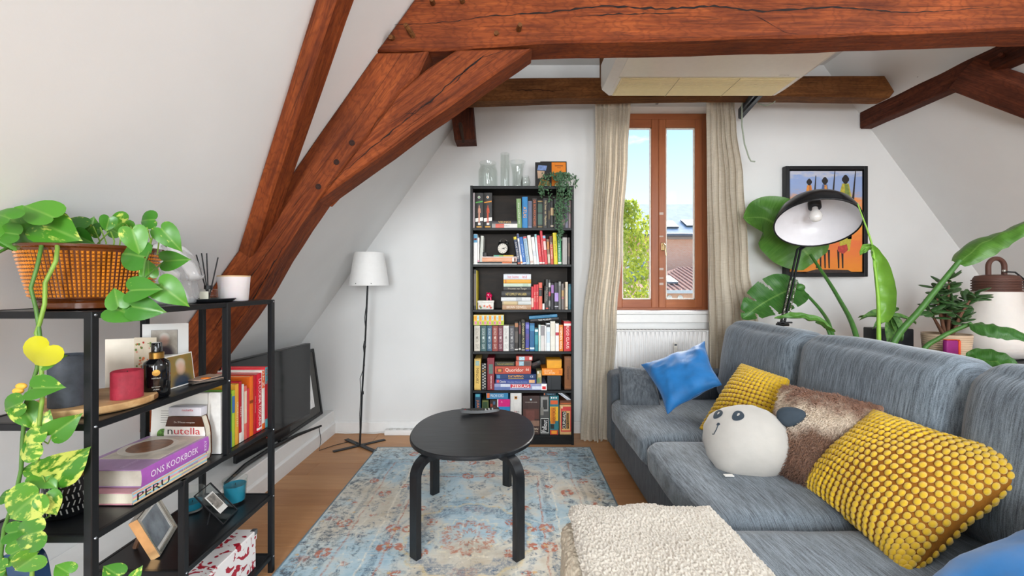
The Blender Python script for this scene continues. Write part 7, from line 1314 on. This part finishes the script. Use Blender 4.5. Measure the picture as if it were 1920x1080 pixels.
obj('joint_line', MB().box((xl+0.004, 0.062, -0.0012), (xr-0.004, 0.066, 0.0)), M('#b9b29a', 0.6), r); obj('louvre', MB().box((xl+0.05, -0.362, 0.07), (xr-0.05, -0.355, 0.13), 0.002, 1), M('#d9d4c4', 0.4), r)
text('HITACHI', r, T(0.46, 0.035, -0.0015) @ Matrix.Rotation(R(180), 4, 'X'), 0.06, 0.011, M('#a9a494', 0.6, var=0))
for x in (-0.5, 0.5):
    for y in (-0.2, 0.22): obj('hanger_rod', MB().tube([(x, y, 0.2), (x, y, 0.524)], 0.006, 8), M('#a9aaab', 0.4, 0.8), r)
r = thing('hanging_cable', 'thin grey green cable dangling right of the air conditioner', 'cable', P(1392, 240, 3.35)); CB = M('#9aa392', 0.6)
obj('cable', MB().tube([P(*p) for p in ((1397, 170, 3.35), (1391, 200, 3.35), (1391, 235, 3.35), (1396, 270, 3.35), (1404, 295, 3.35), (1408, 302, 3.35), (1416, 303, 3.34))], 0.0055, 7), CB, r, True, 60); obj('cable', MB().tube([P(*p) for p in ((1408, 170, 3.35), (1414, 185, 3.34), (1424, 195, 3.33), (1436, 198, 3.32), (1450, 193, 3.30), (1462, 180, 3.28), (1466, 160, 3.25))], 0.005, 7), CB, r, True, 60)
r = thing('conduit_bracket', 'dark metal bracket sticking out right of the air conditioner', 'bracket', P(1400, 200, 3.3)); DKM = M('#2b3038', 0.35, 0.5)
obj('bracket_arm', MB().add([P(1384, 205, 3.50), P(1384, 222, 3.50), P(1424, 178, 3.05), P(1416, 165, 3.05), P(1391, 206, 3.50), P(1391, 224, 3.50), P(1432, 178, 3.05), P(1424, 165, 3.05)], [(0, 1, 2, 3), (4, 7, 6, 5), (0, 4, 5, 1), (1, 5, 6, 2), (2, 6, 7, 3), (3, 7, 4, 0)]), DKM, r, True); obj('bracket_edge', MB().tube([P(1388, 212, 3.47), P(1420, 172, 3.03)], 0.006, 6), M('#7a828c', 0.3, 0.7), r, True)
r = thing('roof_cable', 'dark cable running over the top of the right purlin', 'cable', P(1760, 125, 3.0)); obj('cable', MB().tube([P(*p) for p in ((1714, 152, 3.11), (1722, 143, 3.05), (1740, 134, 3.0), (1780, 116, 2.85), (1835, 92, 2.68), (1900, 60, 2.5))], 0.008, 7), M('#3a3d40', 0.6), r, True, 60)
# ------------------------------------------------------------------ painting
r = thing('painting', 'painting of three standing figures with spears in a black float frame', 'painting', (2.618, 3.595, 1.314)); w, h = 0.684, 0.922; FRM = M('#16181b', 0.4); m = MB()
for lo, hi in (((-w/2, -0.05, 0), (-w/2+0.032, 0, h)), ((w/2-0.032, -0.05, 0), (w/2, 0, h)), ((-w/2+0.032, -0.05, 0), (w/2-0.032, 0, 0.032)), ((-w/2+0.032, -0.05, h-0.032), (w/2-0.032, 0, h))): m.box(lo, hi, 0.003, 1)
obj('frame', m, FRM, r); obj('frame_back', MB().box((-w/2+0.03, -0.012, 0.03), (w/2-0.03, -0.002, h-0.03)), FRM, r)
def m_canvas():
    m, nt, b = nodes('painted_canvas'); s = nt.nodes.new('ShaderNodeSeparateXYZ'); nt.links.new(coords(nt), s.inputs[0]); nz = noise_tex(nt, coords(nt, (4, 4, 16)), 2.0, 5, 0.65)
    f = math_n(nt, 'ADD', s.outputs[2], math_n(nt, 'MULTIPLY', math_n(nt, 'SUBTRACT', nz, 0.5), 0.26))
    c = ramp(nt, f, [(0.02, srgb('#e28a24')), (0.28, srgb('#e0713f')), (0.45, srgb('#efa02c')), (0.60, srgb('#ee8a20')), (0.655, srgb('#c9a08a')), (0.70, srgb('#93a3c8')), (0.82, srgb('#8ea4d2')), (0.86, srgb('#b9bccb'))]); nt.links.new(c, b.inputs['Base Color']); b.inputs['Roughness'].default_value = 0.6; bump(nt, b, nz, 0.3, 0.003); return m
cw = w/2-0.042; obj('canvas', MB().box((-cw, -0.040, 0.042), (cw, -0.013, h-0.042)), m_canvas(), r)
ox, oz = w/2, h
def pq(cx, cy): return (-w/2+(cx-58)/725*w, h-(cy-55)/970*h)            # crop pixels of the painting
def pshape(name, pts, col, lay=0): obj(name, MB().prism([pq(*p) for p in pts], -0.0412-0.0006*lay, -0.0402), M(col, 0.6, var=0.14, scale=45), r)
def head(cx, cy, s): pshape('painted_head', [(cx+s*0.62*math.cos(a)*(1+0.25*(abs(math.sin(a)) < 0.3)), cy-s*math.sin(a)) for a in [2*math.pi*k/22 for k in range(22)]], '#241f1f', 2)
for cx, cy, s, robe, c1, c2, sp, wd in ((270, 195, 30, 285, '#d98a3a', '#b9713a', (328, 138, 312, 255), 44), (408, 185, 34, 290, '#4a5f8c', '#c98a4a', (497, 98, 462, 290), 52), (590, 172, 40, 330, '#b3a53a', '#7a8a44', (680, 90, 640, 275), 72)):
    head(cx, cy, s); pshape('painted_robe', [(cx-0.4*wd, cy+s*0.9), (cx+0.4*wd, cy+s*0.9), (cx+wd*0.95, 400), (cx+wd*0.8, 640), (cx+wd*0.5, 800), (cx-wd*0.6, 800), (cx-wd*0.9, 620), (cx-wd*1.0, 380)], c1, 1)
    pshape('painted_robe_fold', [(cx-0.1*wd, cy+s), (cx+0.3*wd, cy+s*1.1), (cx+wd*0.7, 380), (cx+wd*0.5, 620), (cx-0.05*wd, 500)], c2, 2); pshape('painted_spear', [(sp[0]-3, sp[1]), (sp[0]+3, sp[1]), (sp[2]+3, sp[3]+420), (sp[2]-3-30, sp[3]+420)], '#2a2422', 1)
for cx in (345, 420, 540):
    for k in (-14, 22): pshape('painted_leg', [(cx+k-9, 790), (cx+k+9, 790), (cx+k+5+4, 950), (cx+k-5+4, 950)], '#26211f', 2)
pshape('painted_skirt', [(525, 760), (600, 740), (612, 790), (570, 825), (520, 800)], '#b5413a', 3); pshape('painted_shadow', [(235, 985), (330, 960), (480, 962), (610, 965), (650, 985), (560, 1000), (300, 1000)], '#3a2f2c', 2)
# ------------------------------------------------------------------ console behind the sofa
CON = M('#24262a', 0.45, 0.3); r = thing('console_table', 'low black console table behind the sofa by the right slope', 'table', (3.0, 2.9, 0)); ZC = 0.757
obj('tabletop', MB().box((-0.62, -0.28, ZC-0.022), (0.75, 0.28, ZC), 0.003, 1), CON, r)
for sx in (-0.58, 0.71):
    for sy in (-0.24, 0.24): obj('leg', MB().tube([(sx, sy, 0), (sx, sy, ZC-0.022)], 0.013, 8), CON, r)
for sy in (-0.24, 0.24): obj('cross_brace', MB().tube([(-0.58, sy, ZC-0.05), (0.71, sy, 0.25)], 0.005, 6), CON, r)
# lantern lamp
lc = P(1868, 668, 2.90); r = thing('lantern_lamp', 'big white bulb shaped lantern with brown ribbed cap and loop handle', 'lamp', (lc.x, 2.90, ZC+0.0005)); CAP = M('#5a3a30', 0.6, var=0.03); k = 2.9/F
obj('bulb_body', MB().lathe([(0.001, 0), (0.10, 0.0), (0.16, 0.018), (0.198, 0.07), (0.207, 0.13), (0.198, 0.19), (0.172, 0.25), (0.145, 0.31), (0.128, 0.37), (0.122, 0.42), (0.120, 0.445), (0.001, 0.446)], 48), M('#ded8d2', 0.5, var=0.01, sub=0.1), r, False, 60)
pr = [(0.118, 0.444)]
for j in range(5): z = 0.446+j*0.0175; pr += [(0.1215, z), (0.1215, z+0.006), (0.113, z+0.010), (0.113, z+0.0145)]
pr += [(0.112, 0.534), (0.102, 0.552), (0.06, 0.560), (0.001, 0.561)]
obj('ribbed_cap', MB().lathe(pr, 44), CAP, r, False, 35)
obj('loop_handle', MB().tube([(-0.054, 0, 0.545), (-0.055, 0, 0.60)]+[(-0.055*math.cos(a), 0, 0.615+0.055*math.sin(a)) for a in [math.pi*i/12 for i in range(13)]]+[(0.055, 0, 0.60), (0.054, 0, 0.545)], 0.0145, 10), CAP, r, False, 60)
obj('cord', MB().tube([(0.03, -0.02, 0.58), (0.07, -0.05, 0.575), (0.115, -0.06, 0.53), (0.135, -0.05, 0.46), (0.140, -0.06, 0.40), (0.128, -0.07, 0.375), (0.150, -0.08, 0.355), (0.160, -0.07, 0.40), (0.135, -0.07, 0.42), (0.155, -0.06, 0.43), (0.19, -0.05, 0.40), (0.22, -0.05, 0.34)], 0.0055, 7), M('#1a1a1b', 0.7), r, False, 60); obj('grommet', MB().ball((0.03, -0.02, 0.585), 0.010, n=10, m=8), M('#c9c4ba', 0.3, 0.7), r)
# jade plant
jc = P(1780, 668, 2.78); r = thing('cachepot', 'ribbed beige ceramic pot holding the jade plant', 'pot', (jc.x, 2.80, ZC+0.0005)); pr = [(0.001, 0), (0.105, 0)]
for j in range(12): z = 0.005+j*0.0135; rr = 0.110+0.012*j/11; pr += [(rr, z), (rr+0.0016, z+0.005), (rr, z+0.011)]
pr += [(0.123, 0.172), (0.118, 0.172), (0.112, 0.02), (0.001, 0.02)]
obj('pot', MB().lathe(pr, 44), M('#d0b89c', 0.6, var=0.02), r, False, 30); obj('soil', MB().lathe([(0.116, 0.14), (0.001, 0.148)], 24), M('#3a2a1e', 0.95, bmp=0.6, bscale=90), r)
pt = thing('jade_plant', 'bushy dark green jade plant with brown stems in the beige pot', 'plant', (jc.x, 2.80, ZC+0.148)); random.seed(14)
JL = mesh_of('leaf', MB().ball((0.5, 0, 0), 0.5, 0.23, 0.07, 10, 8), M('#35542c', 0.35, var=0.2, scale=5), 179); BR = M('#6b4a38', 0.85, var=0.15)
tips = [(-0.16, 0.30), (-0.10, 0.36), (-0.02, 0.42), (0.04, 0.37), (0.12, 0.33), (0.16, 0.22), (-0.06, 0.24), (0.05, 0.25), (-0.22, 0.20), (0.10, 0.14), (0.0, 0.31), (0.18, 0.29)]
for (tx, tz) in tips:
    ty = random.uniform(-0.09, 0.06); a = Vector((tx*0.12, ty*0.2, 0)); b = Vector((tx*0.45, ty*0.5, tz*0.45)); c = Vector((tx*0.85, ty, tz*0.88)); obj('stem', MB().tube([a, b, c], [0.012, 0.009, 0.005], 7), BR, pt, False, 60)
    for k in range(11):
        q = b.lerp(c, random.uniform(0.45, 1.1)); d = Vector((random.uniform(-1, 1), random.uniform(-1, 0.6), random.uniform(-0.25, 0.7))).normalized(); s = random.uniform(0.07, 0.105)
        inst('leaf', JL, pt, mtx=Matrix.Translation(q) @ frame_from(d, Vector((0, -0.4, 1))) @ Matrix.Diagonal((s, s, s, 1)))
sc2 = P(1786, 668, 2.66); r = thing('portable_speaker', 'upright magenta and orange portable speaker in front of the beige pot', 'speaker', (sc2.x-0.01, 2.655, ZC+0.0005))
obj('body', MB().box((-0.046, -0.016, 0), (0.03, 0.016, 0.148), 0.010, 3), M('#8f1f72', 0.6, var=0.04, bmp=0.2), r, False, 40); obj('orange_edge', MB().box((0.030, -0.014, 0.002), (0.046, 0.014, 0.147), 0.006, 2), M('#e2532a', 0.5), r, False, 40); obj('orange_top', MB().box((-0.044, -0.0145, 0.1475), (0.040, 0.0145, 0.152), 0.002, 1), M('#e2532a', 0.5), r)
sb = P(1663, 650, 3.05); r = thing('desktop_speaker', 'black box speaker on the console left of the jade plant', 'speaker', (2.66, 3.02, ZC+0.0005)); obj('cabinet', MB().box((-0.11, -0.07, 0), (0.12, 0.08, 0.185), 0.006, 2), M('#1a1b1e', 0.5), r, False, 40)
obj('grille', MB().box((-0.10, -0.074, 0.01), (0.0, -0.070, 0.175), 0.002, 1).box((0.01, -0.074, 0.01), (0.11, -0.070, 0.175), 0.002, 1), M('#26272b', 0.8, bmp=0.5, bscale=600), r)
r = thing('media_box', 'flat black media player on the console in front of the beige pot', 'media player', (2.83, 2.70, ZC+0.0005)); obj('casing', MB().box((-0.12, -0.05, 0), (0.10, 0.05, 0.04), 0.004, 2), M('#1c1e22', 0.35), r, False, 40); obj('front_panel', MB().box((-0.115, -0.0515, 0.008), (0.095, -0.0500, 0.033)), M('#0f1012', 0.15), r)
r = thing('ornament', 'tiny copper ornament beside the black media player', 'ornament', (2.63, 2.70, ZC+0.0005)); obj('base', MB().lathe([(0.001, 0), (0.016, 0), (0.014, 0.008), (0.004, 0.014), (0.003, 0.04), (0.010, 0.05), (0.008, 0.06), (0.001, 0.064)], 16), M('#b9774a', 0.3, 0.8), r, False, 60); obj('bead', MB().ball((0.02, -0.01, 0.010), 0.010, n=10, m=8), M('#c98a6a', 0.3, 0.8), r, False, 179)
# ------------------------------------------------------------------ large dome lamp
r = thing('dome_lamp', 'tall black work lamp with a big white lined dome shade behind the sofa', 'lamp', (1.99, 2.95, 0)); DK = M('#15171a', 0.25, var=0.02); DL = 2.95
cc = P(1531, 420, DL); vw = (Vector((0, 0, CZ))-cc).normalized(); rt = Vector((0, 0, 1)).cross(vw).normalized(); upv = vw.cross(rt)
rt, upv = (Vector((1, 0, 0))-vw*vw.x).normalized(), None; upv = vw.cross(rt); upv = upv if upv.z > 0 else -upv
a_ = R(9.5); maj = rt*math.cos(a_)+upv*math.sin(a_); mnr = upv*math.cos(a_)-rt*math.sin(a_); nrm = (vw*0.63-mnr*0.777).normalized(); ax2 = -nrm; xx = maj; yy = ax2.cross(xx)
Q = Matrix((xx, yy, ax2)).transposed().to_4x4(); QM = Matrix.Translation(cc-ROOTLOC[r.name]) @ Q; RR = 0.252
pro = [(RR, 0), (RR*1.01, 0.006), (RR*0.985, 0.045), (RR*0.90, 0.10), (RR*0.76, 0.145), (RR*0.55, 0.18), (RR*0.30, 0.20), (RR*0.2, 0.204), (RR*0.19, 0.235), (RR*0.16, 0.26), (0.001, 0.265)]
pri = [(RR*0.992, 0.001), (RR*0.972, 0.045), (RR*0.885, 0.098), (RR*0.745, 0.142), (RR*0.54, 0.176), (RR*0.30, 0.196), (0.001, 0.198)]
sh = inst('shade', mesh_of('shade', MB().lathe(pro, 56), DK, 50), r, mtx=QM); inst('shade_lining', mesh_of('shade_lining', MB().lathe(pri, 56), M('#e8e6ea', 0.3, var=0.01), 60), r, mtx=QM)
inst('rim', mesh_of('rim', MB().tube([(RR*math.cos(a), RR*math.sin(a), 0) for a in [2*math.pi*i/48 for i in range(49)]], 0.0055, 8, False), DK, 179), r, mtx=QM)
inst('socket', mesh_of('socket', MB().lathe([(0.04, 0.198), (0.04, 0.15), (0.034, 0.145), (0.001, 0.145)], 24), M('#17181a', 0.5), 50), r, mtx=QM)
inst('bulb', mesh_of('bulb', MB().lathe([(0.018, 0.15), (0.02, 0.125), (0.036, 0.095), (0.040, 0.07), (0.033, 0.045), (0.018, 0.032), (0.001, 0.029)], 24), M('#ece9e6', 0.15, spec=0.8, var=0.01), 60), r, mtx=QM)
def wp(x, y, D): return P(x, y, D)
wdn = -(mnr*0.63+vw*0.777); top = P(1498, 468, 3.18); low = P(1468, 603, 2.97)
for off in (-0.012, 0.012): obj('arm', MB().tube([low+Vector((off, 0, 0)), top+Vector((off, 0.0, 0)), cc+wdn*RR*1.08+ax2*0.10+Vector((off, 0, 0)), cc+wdn*RR*0.6+ax2*0.24+Vector((off, 0, 0)), cc+ax2*0.27+Vector((off, 0, 0))], 0.0085, 8), DK, r, True, 60)
for sx, sy in ((-0.03, -0.02), (0.03, -0.02)):
    a = low.lerp(top, 0.06)+Vector((sx*0.7, sy, 0)); b = low.lerp(top, 0.56)+Vector((sx*0.7, sy, 0)); n = 26; hel = []
    for i in range(n*8+1): t_ = i/(n*8); an = 2*math.pi*n*t_; hel.append(a.lerp(b, t_)+Vector((0.0055*math.cos(an), 0.0055*math.sin(an), 0)))
    obj('spring', MB().tube(hel, 0.0019, 5), M('#b5b0a8', 0.3, 0.9), r, True, 60)
obj('joint', MB().box((low.x-0.04, low.y-0.02, low.z-0.03), (low.x+0.035, low.y+0.02, low.z-0.012), 0.004, 1).tube([low+Vector((-0.05, -0.02, -0.005)), low+Vector((0.05, -0.02, -0.005))], 0.006, 8), DK, r, True, 40)
obj('upright', MB().tube([low+Vector((0, 0, 0.01)), (1.86, 2.95, 0.8), (1.96, 2.95, 0.4), (1.99, 2.95, 0.02)], 0.011, 10), DK, r, True, 60); obj('floor_base', MB().lathe([(0.001, 0), (0.14, 0), (0.14, 0.012), (0.02, 0.026), (0.001, 0.026)], 36, (1.99, 2.95, 0)), DK, r, True, 40)
# ------------------------------------------------------------------ strelitzia
def m_banana():
    m, nt, b = nodes('strelitzia_leaf'); oi = nt.nodes.new('ShaderNodeObjectInfo'); tc = nt.nodes.new('ShaderNodeTexCoord'); mp = nt.nodes.new('ShaderNodeMapping'); mp.inputs['Scale'].default_value = (150, 3, 1); nt.links.new(tc.outputs['UV'], mp.inputs[0])
    v = noise_tex(nt, mp.outputs[0], 1.0, 2); big = noise_tex(nt, coords(nt), 7, 3); base = mixcol(nt, sepc(nt, oi.outputs['Color']), srgb('#245f22'), srgb('#7fb63c')); c = mixcol(nt, ramp(nt, v, [(0.35, (0, 0, 0)), (0.7, (0.35, 0.35, 0.35))]), base, srgb('#7db257')); c = mixcol(nt, ramp(nt, big, [(0.4, (0, 0, 0)), (0.7, (0.4, 0.4, 0.4))]), c, srgb('#1e4d22'))
    s = nt.nodes.new('ShaderNodeSeparateXYZ'); nt.links.new(tc.outputs['UV'], s.inputs[0]); rib = ramp(nt, math_n(nt, 'ABSOLUTE', math_n(nt, 'SUBTRACT', s.outputs[1], 0.5)), [(0.0, (1, 1, 1)), (0.03, (0, 0, 0))]); c = mixcol(nt, math_n(nt, 'MULTIPLY', rib, 0.4), c, srgb('#9cc46a'))
    nt.links.new(c, b.inputs['Base Color']); b.inputs['Roughness'].default_value = 0.3; bump(nt, b, v, 0.35, 0.004)
    tl = nt.nodes.new('ShaderNodeBsdfTranslucent'); nt.links.new(c, tl.inputs[0]); mx = nt.nodes.new('ShaderNodeMixShader'); mx.inputs[0].default_value = 0.3
    nt.links.new(b.outputs[0], mx.inputs[1]); nt.links.new(tl.outputs[0], mx.inputs[2]); nt.links.new(mx.outputs[0], nt.nodes['Material Output'].inputs[0]); return m
BAN = m_banana()
st_root = Vector((2.12, 2.50, 0.0)); sp = thing('plant_pot', 'dark pot of the strelitzia on the floor behind the sofa', 'pot', st_root); obj('pot', MB().lathe([(0.001, 0), (0.15, 0), (0.185, 0.34), (0.19, 0.36), (0.175, 0.36), (0.165, 0.3), (0.001, 0.3)], 36), M('#3a3d40', 0.6), sp, False, 50); obj('soil', MB().lathe([(0.166, 0.31), (0.001, 0.315)], 24), M('#2b1f16', 0.95, bmp=0.5, bscale=90), sp)
st = thing('strelitzia', 'large leaved green strelitzia rising behind the sofa', 'plant', (st_root.x, st_root.y, 0.316)); SL = ROOTLOC[st.name]
def catm(pts, n):
    pts = [Vector(p) for p in pts]; pts = [pts[0]*2-pts[1]]+pts+[pts[-1]*2-pts[-2]]; out = []; k = len(pts)-3
    for i in range(n+1):
        t_ = i/n*k; j = min(int(t_), k-1); f_ = t_-j; a, b, c, d = pts[j:j+4]; out.append(0.5*((2*b)+(c-a)*f_+(2*a-5*b+4*c-d)*f_*f_+(3*b-a-3*c+d)*f_**3))
    return out
def bleaf(mid, wmax, nrm, fold, bright=0.2, slits=(), wl=None, n=40, m=10, ruff=0.012, wr_=None):
    """midrib points, half widths (left/right), nrm: facing, fold: lift of the edges"""
    P_ = catm(mid, n); vs = []; fs = []; uv = []; wl = wl or wmax; wr_ = wr_ or wmax
    for i, p in enumerate(P_):
        u = i/n; t_ = (P_[min(i+1, n)]-P_[max(i-1, 0)]).normalized(); nn = (Vector(nrm)-t_*Vector(nrm).dot(t_)).normalized(); sd = t_.cross(nn); prof = (math.sin(math.pi*min(1, u*0.96+0.04)**0.75))**0.62
        for j in range(-m, m+1):
            v = j/m; w = (wl if v < 0 else wr_)*prof; sh = 0
            for (su, side, dep) in slits:
                if side*v > 0: sh += (0.06*abs(v))*max(0, 1-abs(u-su)/0.03)*(0)
            vs.append(p+sd*(v*w*math.cos(fold*abs(v)))+nn*(abs(v)*w*math.sin(fold*abs(v))+ruff*noise.noise(Vector((u*9, v*2, wmax*50))))+t_*(0.10*w*abs(v))); uv.append((u, 0.5+0.5*v))
    k = 2*m+1
    for i in range(n):
        u = (i+0.5)/n
        for j in range(2*m):
            v = (j-m+0.5)/m; cut = any(side*v > 0 and abs(v) > dep and abs(u-su-0.05*(abs(v)-dep)) < 0.018*(0.4+(abs(v)-dep)/(1-dep)) for (su, side, dep) in slits)
            if not cut: fs.append((i*k+j, i*k+j+1, (i+1)*k+j+1, (i+1)*k+j))
    me = bpy.data.meshes.new('leaf'); me.from_pydata([tuple(p-SL) for p in vs], [], fs); l = me.uv_layers.new(name='uv')
    for lp in me.loops: l.data[lp.index].uv = uv[lp.vertex_index]
    me.materials.append(BAN); me.polygons.foreach_set('use_smooth', [True]*len(me.polygons)); me.update(); o = inst('leaf', me, st); o.color = (bright, 0, 0, 1); return o
SG = M('#41702f', 0.45, var=0.1)
def stalk(pts, r0, r1, bright=False): pts = catm(pts, 18); obj('stalk', MB().tube(pts, [r0+(r1-r0)*i/18 for i in range(19)], 8), M('#7fae3a', 0.45, var=0.06) if bright else SG, st, True, 60)
base = lambda dx=0, dy=0: Vector((st_root.x+dx, st_root.y+dy, 0.33)); VW = Vector((-0.5, -0.8, 0.15))
# big right leaf
stalk([base(0.02), P(1668, 660, 2.56), P(1730, 575, 2.52), P(1800, 488, 2.48)], 0.022, 0.013)
bleaf([P(1795, 494, 2.48), P(1850, 452, 2.42), P(1905, 428, 2.36), P(1985, 395, 2.28)], 0.13, Vector((0.1, -0.45, 1.0)), -0.5, 0.35, wl=0.17, wr_=0.085)
# upper left leaf behind the dome lamp
stalk([base(-0.02), P(1608, 640, 2.66), P(1570, 555, 3.0), P(1520, 478, 3.32)], 0.018, 0.010)
bleaf([P(1528, 492, 3.34), P(1490, 452, 3.36), P(1440, 412, 3.36), P(1394, 408, 3.30)], 0.235, Vector((-0.42, -0.88, 0.20)), 0.15, 0.3)
# lower left leaf with slits
stalk([base(-0.04, 0.03), P(1562, 632, 2.75), P(1545, 590, 2.98), P(1512, 552, 3.12), P(1500, 545, 3.14)], 0.014, 0.008)
bleaf([P(1506, 540, 3.14), P(1470, 548, 3.12), P(1428, 570, 3.10), P(1392, 598, 3.06)], 0.155, Vector((-0.25, -0.8, 0.55)), 0.2, 0.05, ((0.42, 1, 0.25), (0.68, 1, 0.3), (0.6, -1, 0.3), (0.82, -1, 0.25), (0.35, -1, 0.45), (0.9, 1, 0.4)), n=70)
obj('leaf_curl', MB().ball(P(1500, 539, 3.13), 0.035, 0.028, 0.028, 14, 10), M('#3f7030', 0.4, var=0.15), st, True, 179)
# small drooping leaf
stalk([base(-0.05, 0.02), P(1560, 640, 2.6), P(1545, 612, 2.6), P(1530, 604, 2.6)], 0.009, 0.006); bleaf([P(1562, 622, 2.6), P(1530, 603, 2.6), P(1490, 596, 2.6), P(1452, 596, 2.58)], 0.045, Vector((0.0, -0.45, 1)), 0.5, 0.3)
# bright unfurling leaf
stalk([base(0.03, -0.03), P(1648, 650, 2.52), P(1647, 570, 2.52), P(1640, 500, 2.52), P(1634, 455, 2.52), P(1608, 382, 2.52)], 0.014, 0.003, True)
bleaf([P(1650, 605, 2.52), P(1648, 555, 2.52), P(1640, 500, 2.52), P(1632, 458, 2.52)], 0.085, Vector((-0.35, -0.9, 0.1)), 0.7, 0.95, wl=0.015, wr_=0.085); bleaf([P(1640, 488, 2.52), P(1634, 470, 2.52), P(1626, 464, 2.52), P(1612, 478, 2.50)], 0.035, Vector((0, -0.6, 0.8)), 0.4, 0.8)
# right lower leaf
stalk([base(0.06, -0.02), P(1722, 672, 2.52), P(1765, 632, 2.48), P(1822, 606, 2.42)], 0.016, 0.010); bleaf([P(1815, 607, 2.42), P(1850, 606, 2.37), P(1890, 615, 2.32), P(1960, 640, 2.25)], 0.07, Vector((0.1, -0.4, 1)), -0.6, 0.05, wl=0.06, wr_=0.10)
bleaf([P(1812, 672, 2.42), P(1850, 676, 2.38), P(1885, 684, 2.34), P(1925, 705, 2.3)], 0.08, Vector((-0.2, -0.6, 0.9)), 0.3, 0.1); stalk([base(0.05, -0.05), P(1760, 700, 2.5), P(1812, 674, 2.42)], 0.012, 0.007)
# avocado seedling in water glass
ag = thing('avocado_seedling', 'young plant with drooping pointed leaves in a glass on the console', 'plant', (2.44, 2.76, ZC+0.0005)); AVO = m_leafy('#3f6f34', '#6f9c4a', 0.25)
obj('water_glass', MB().lathe([(0.001, 0), (0.035, 0), (0.04, 0.11), (0.038, 0.11), (0.034, 0.006), (0.001, 0.006)], 24), GL, ag, False, 60); tipz = 0.30; obj('stem', MB().tube([(0, 0, 0.02), (0.004, 0, 0.15), (0.0, 0, tipz)], 0.004, 6), SG, ag, False, 60)
LV = mesh_of('leaf', MB().grid(8, 4, lambda u, v: (u, (v-0.5)*2*0.20*math.sin(math.pi*u**0.8)**0.9, -0.55*u*u+0.25*abs(v-0.5))), AVO, 179, False)
for k, (dx, dy, dz, s) in enumerate(((-1, -0.2, 0.25, 0.17), (1, -0.3, 0.2, 0.15), (-0.35, -0.5, -0.5, 0.15), (0.3, -0.5, -0.6, 0.16), (0.05, -0.6, -0.6, 0.15), (-0.8, 0.3, 0.5, 0.14), (0.7, 0.2, 0.6, 0.12), (-1, -0.4, -0.1, 0.13))): inst('leaf', LV, ag, mtx=Matrix.Translation((0, 0, tipz-0.02*(k % 3))) @ frame_from(Vector((dx, dy, dz)), Vector((0, -0.5, 1))) @ Matrix.Diagonal((s, s, s, 1)))
flush_texts()
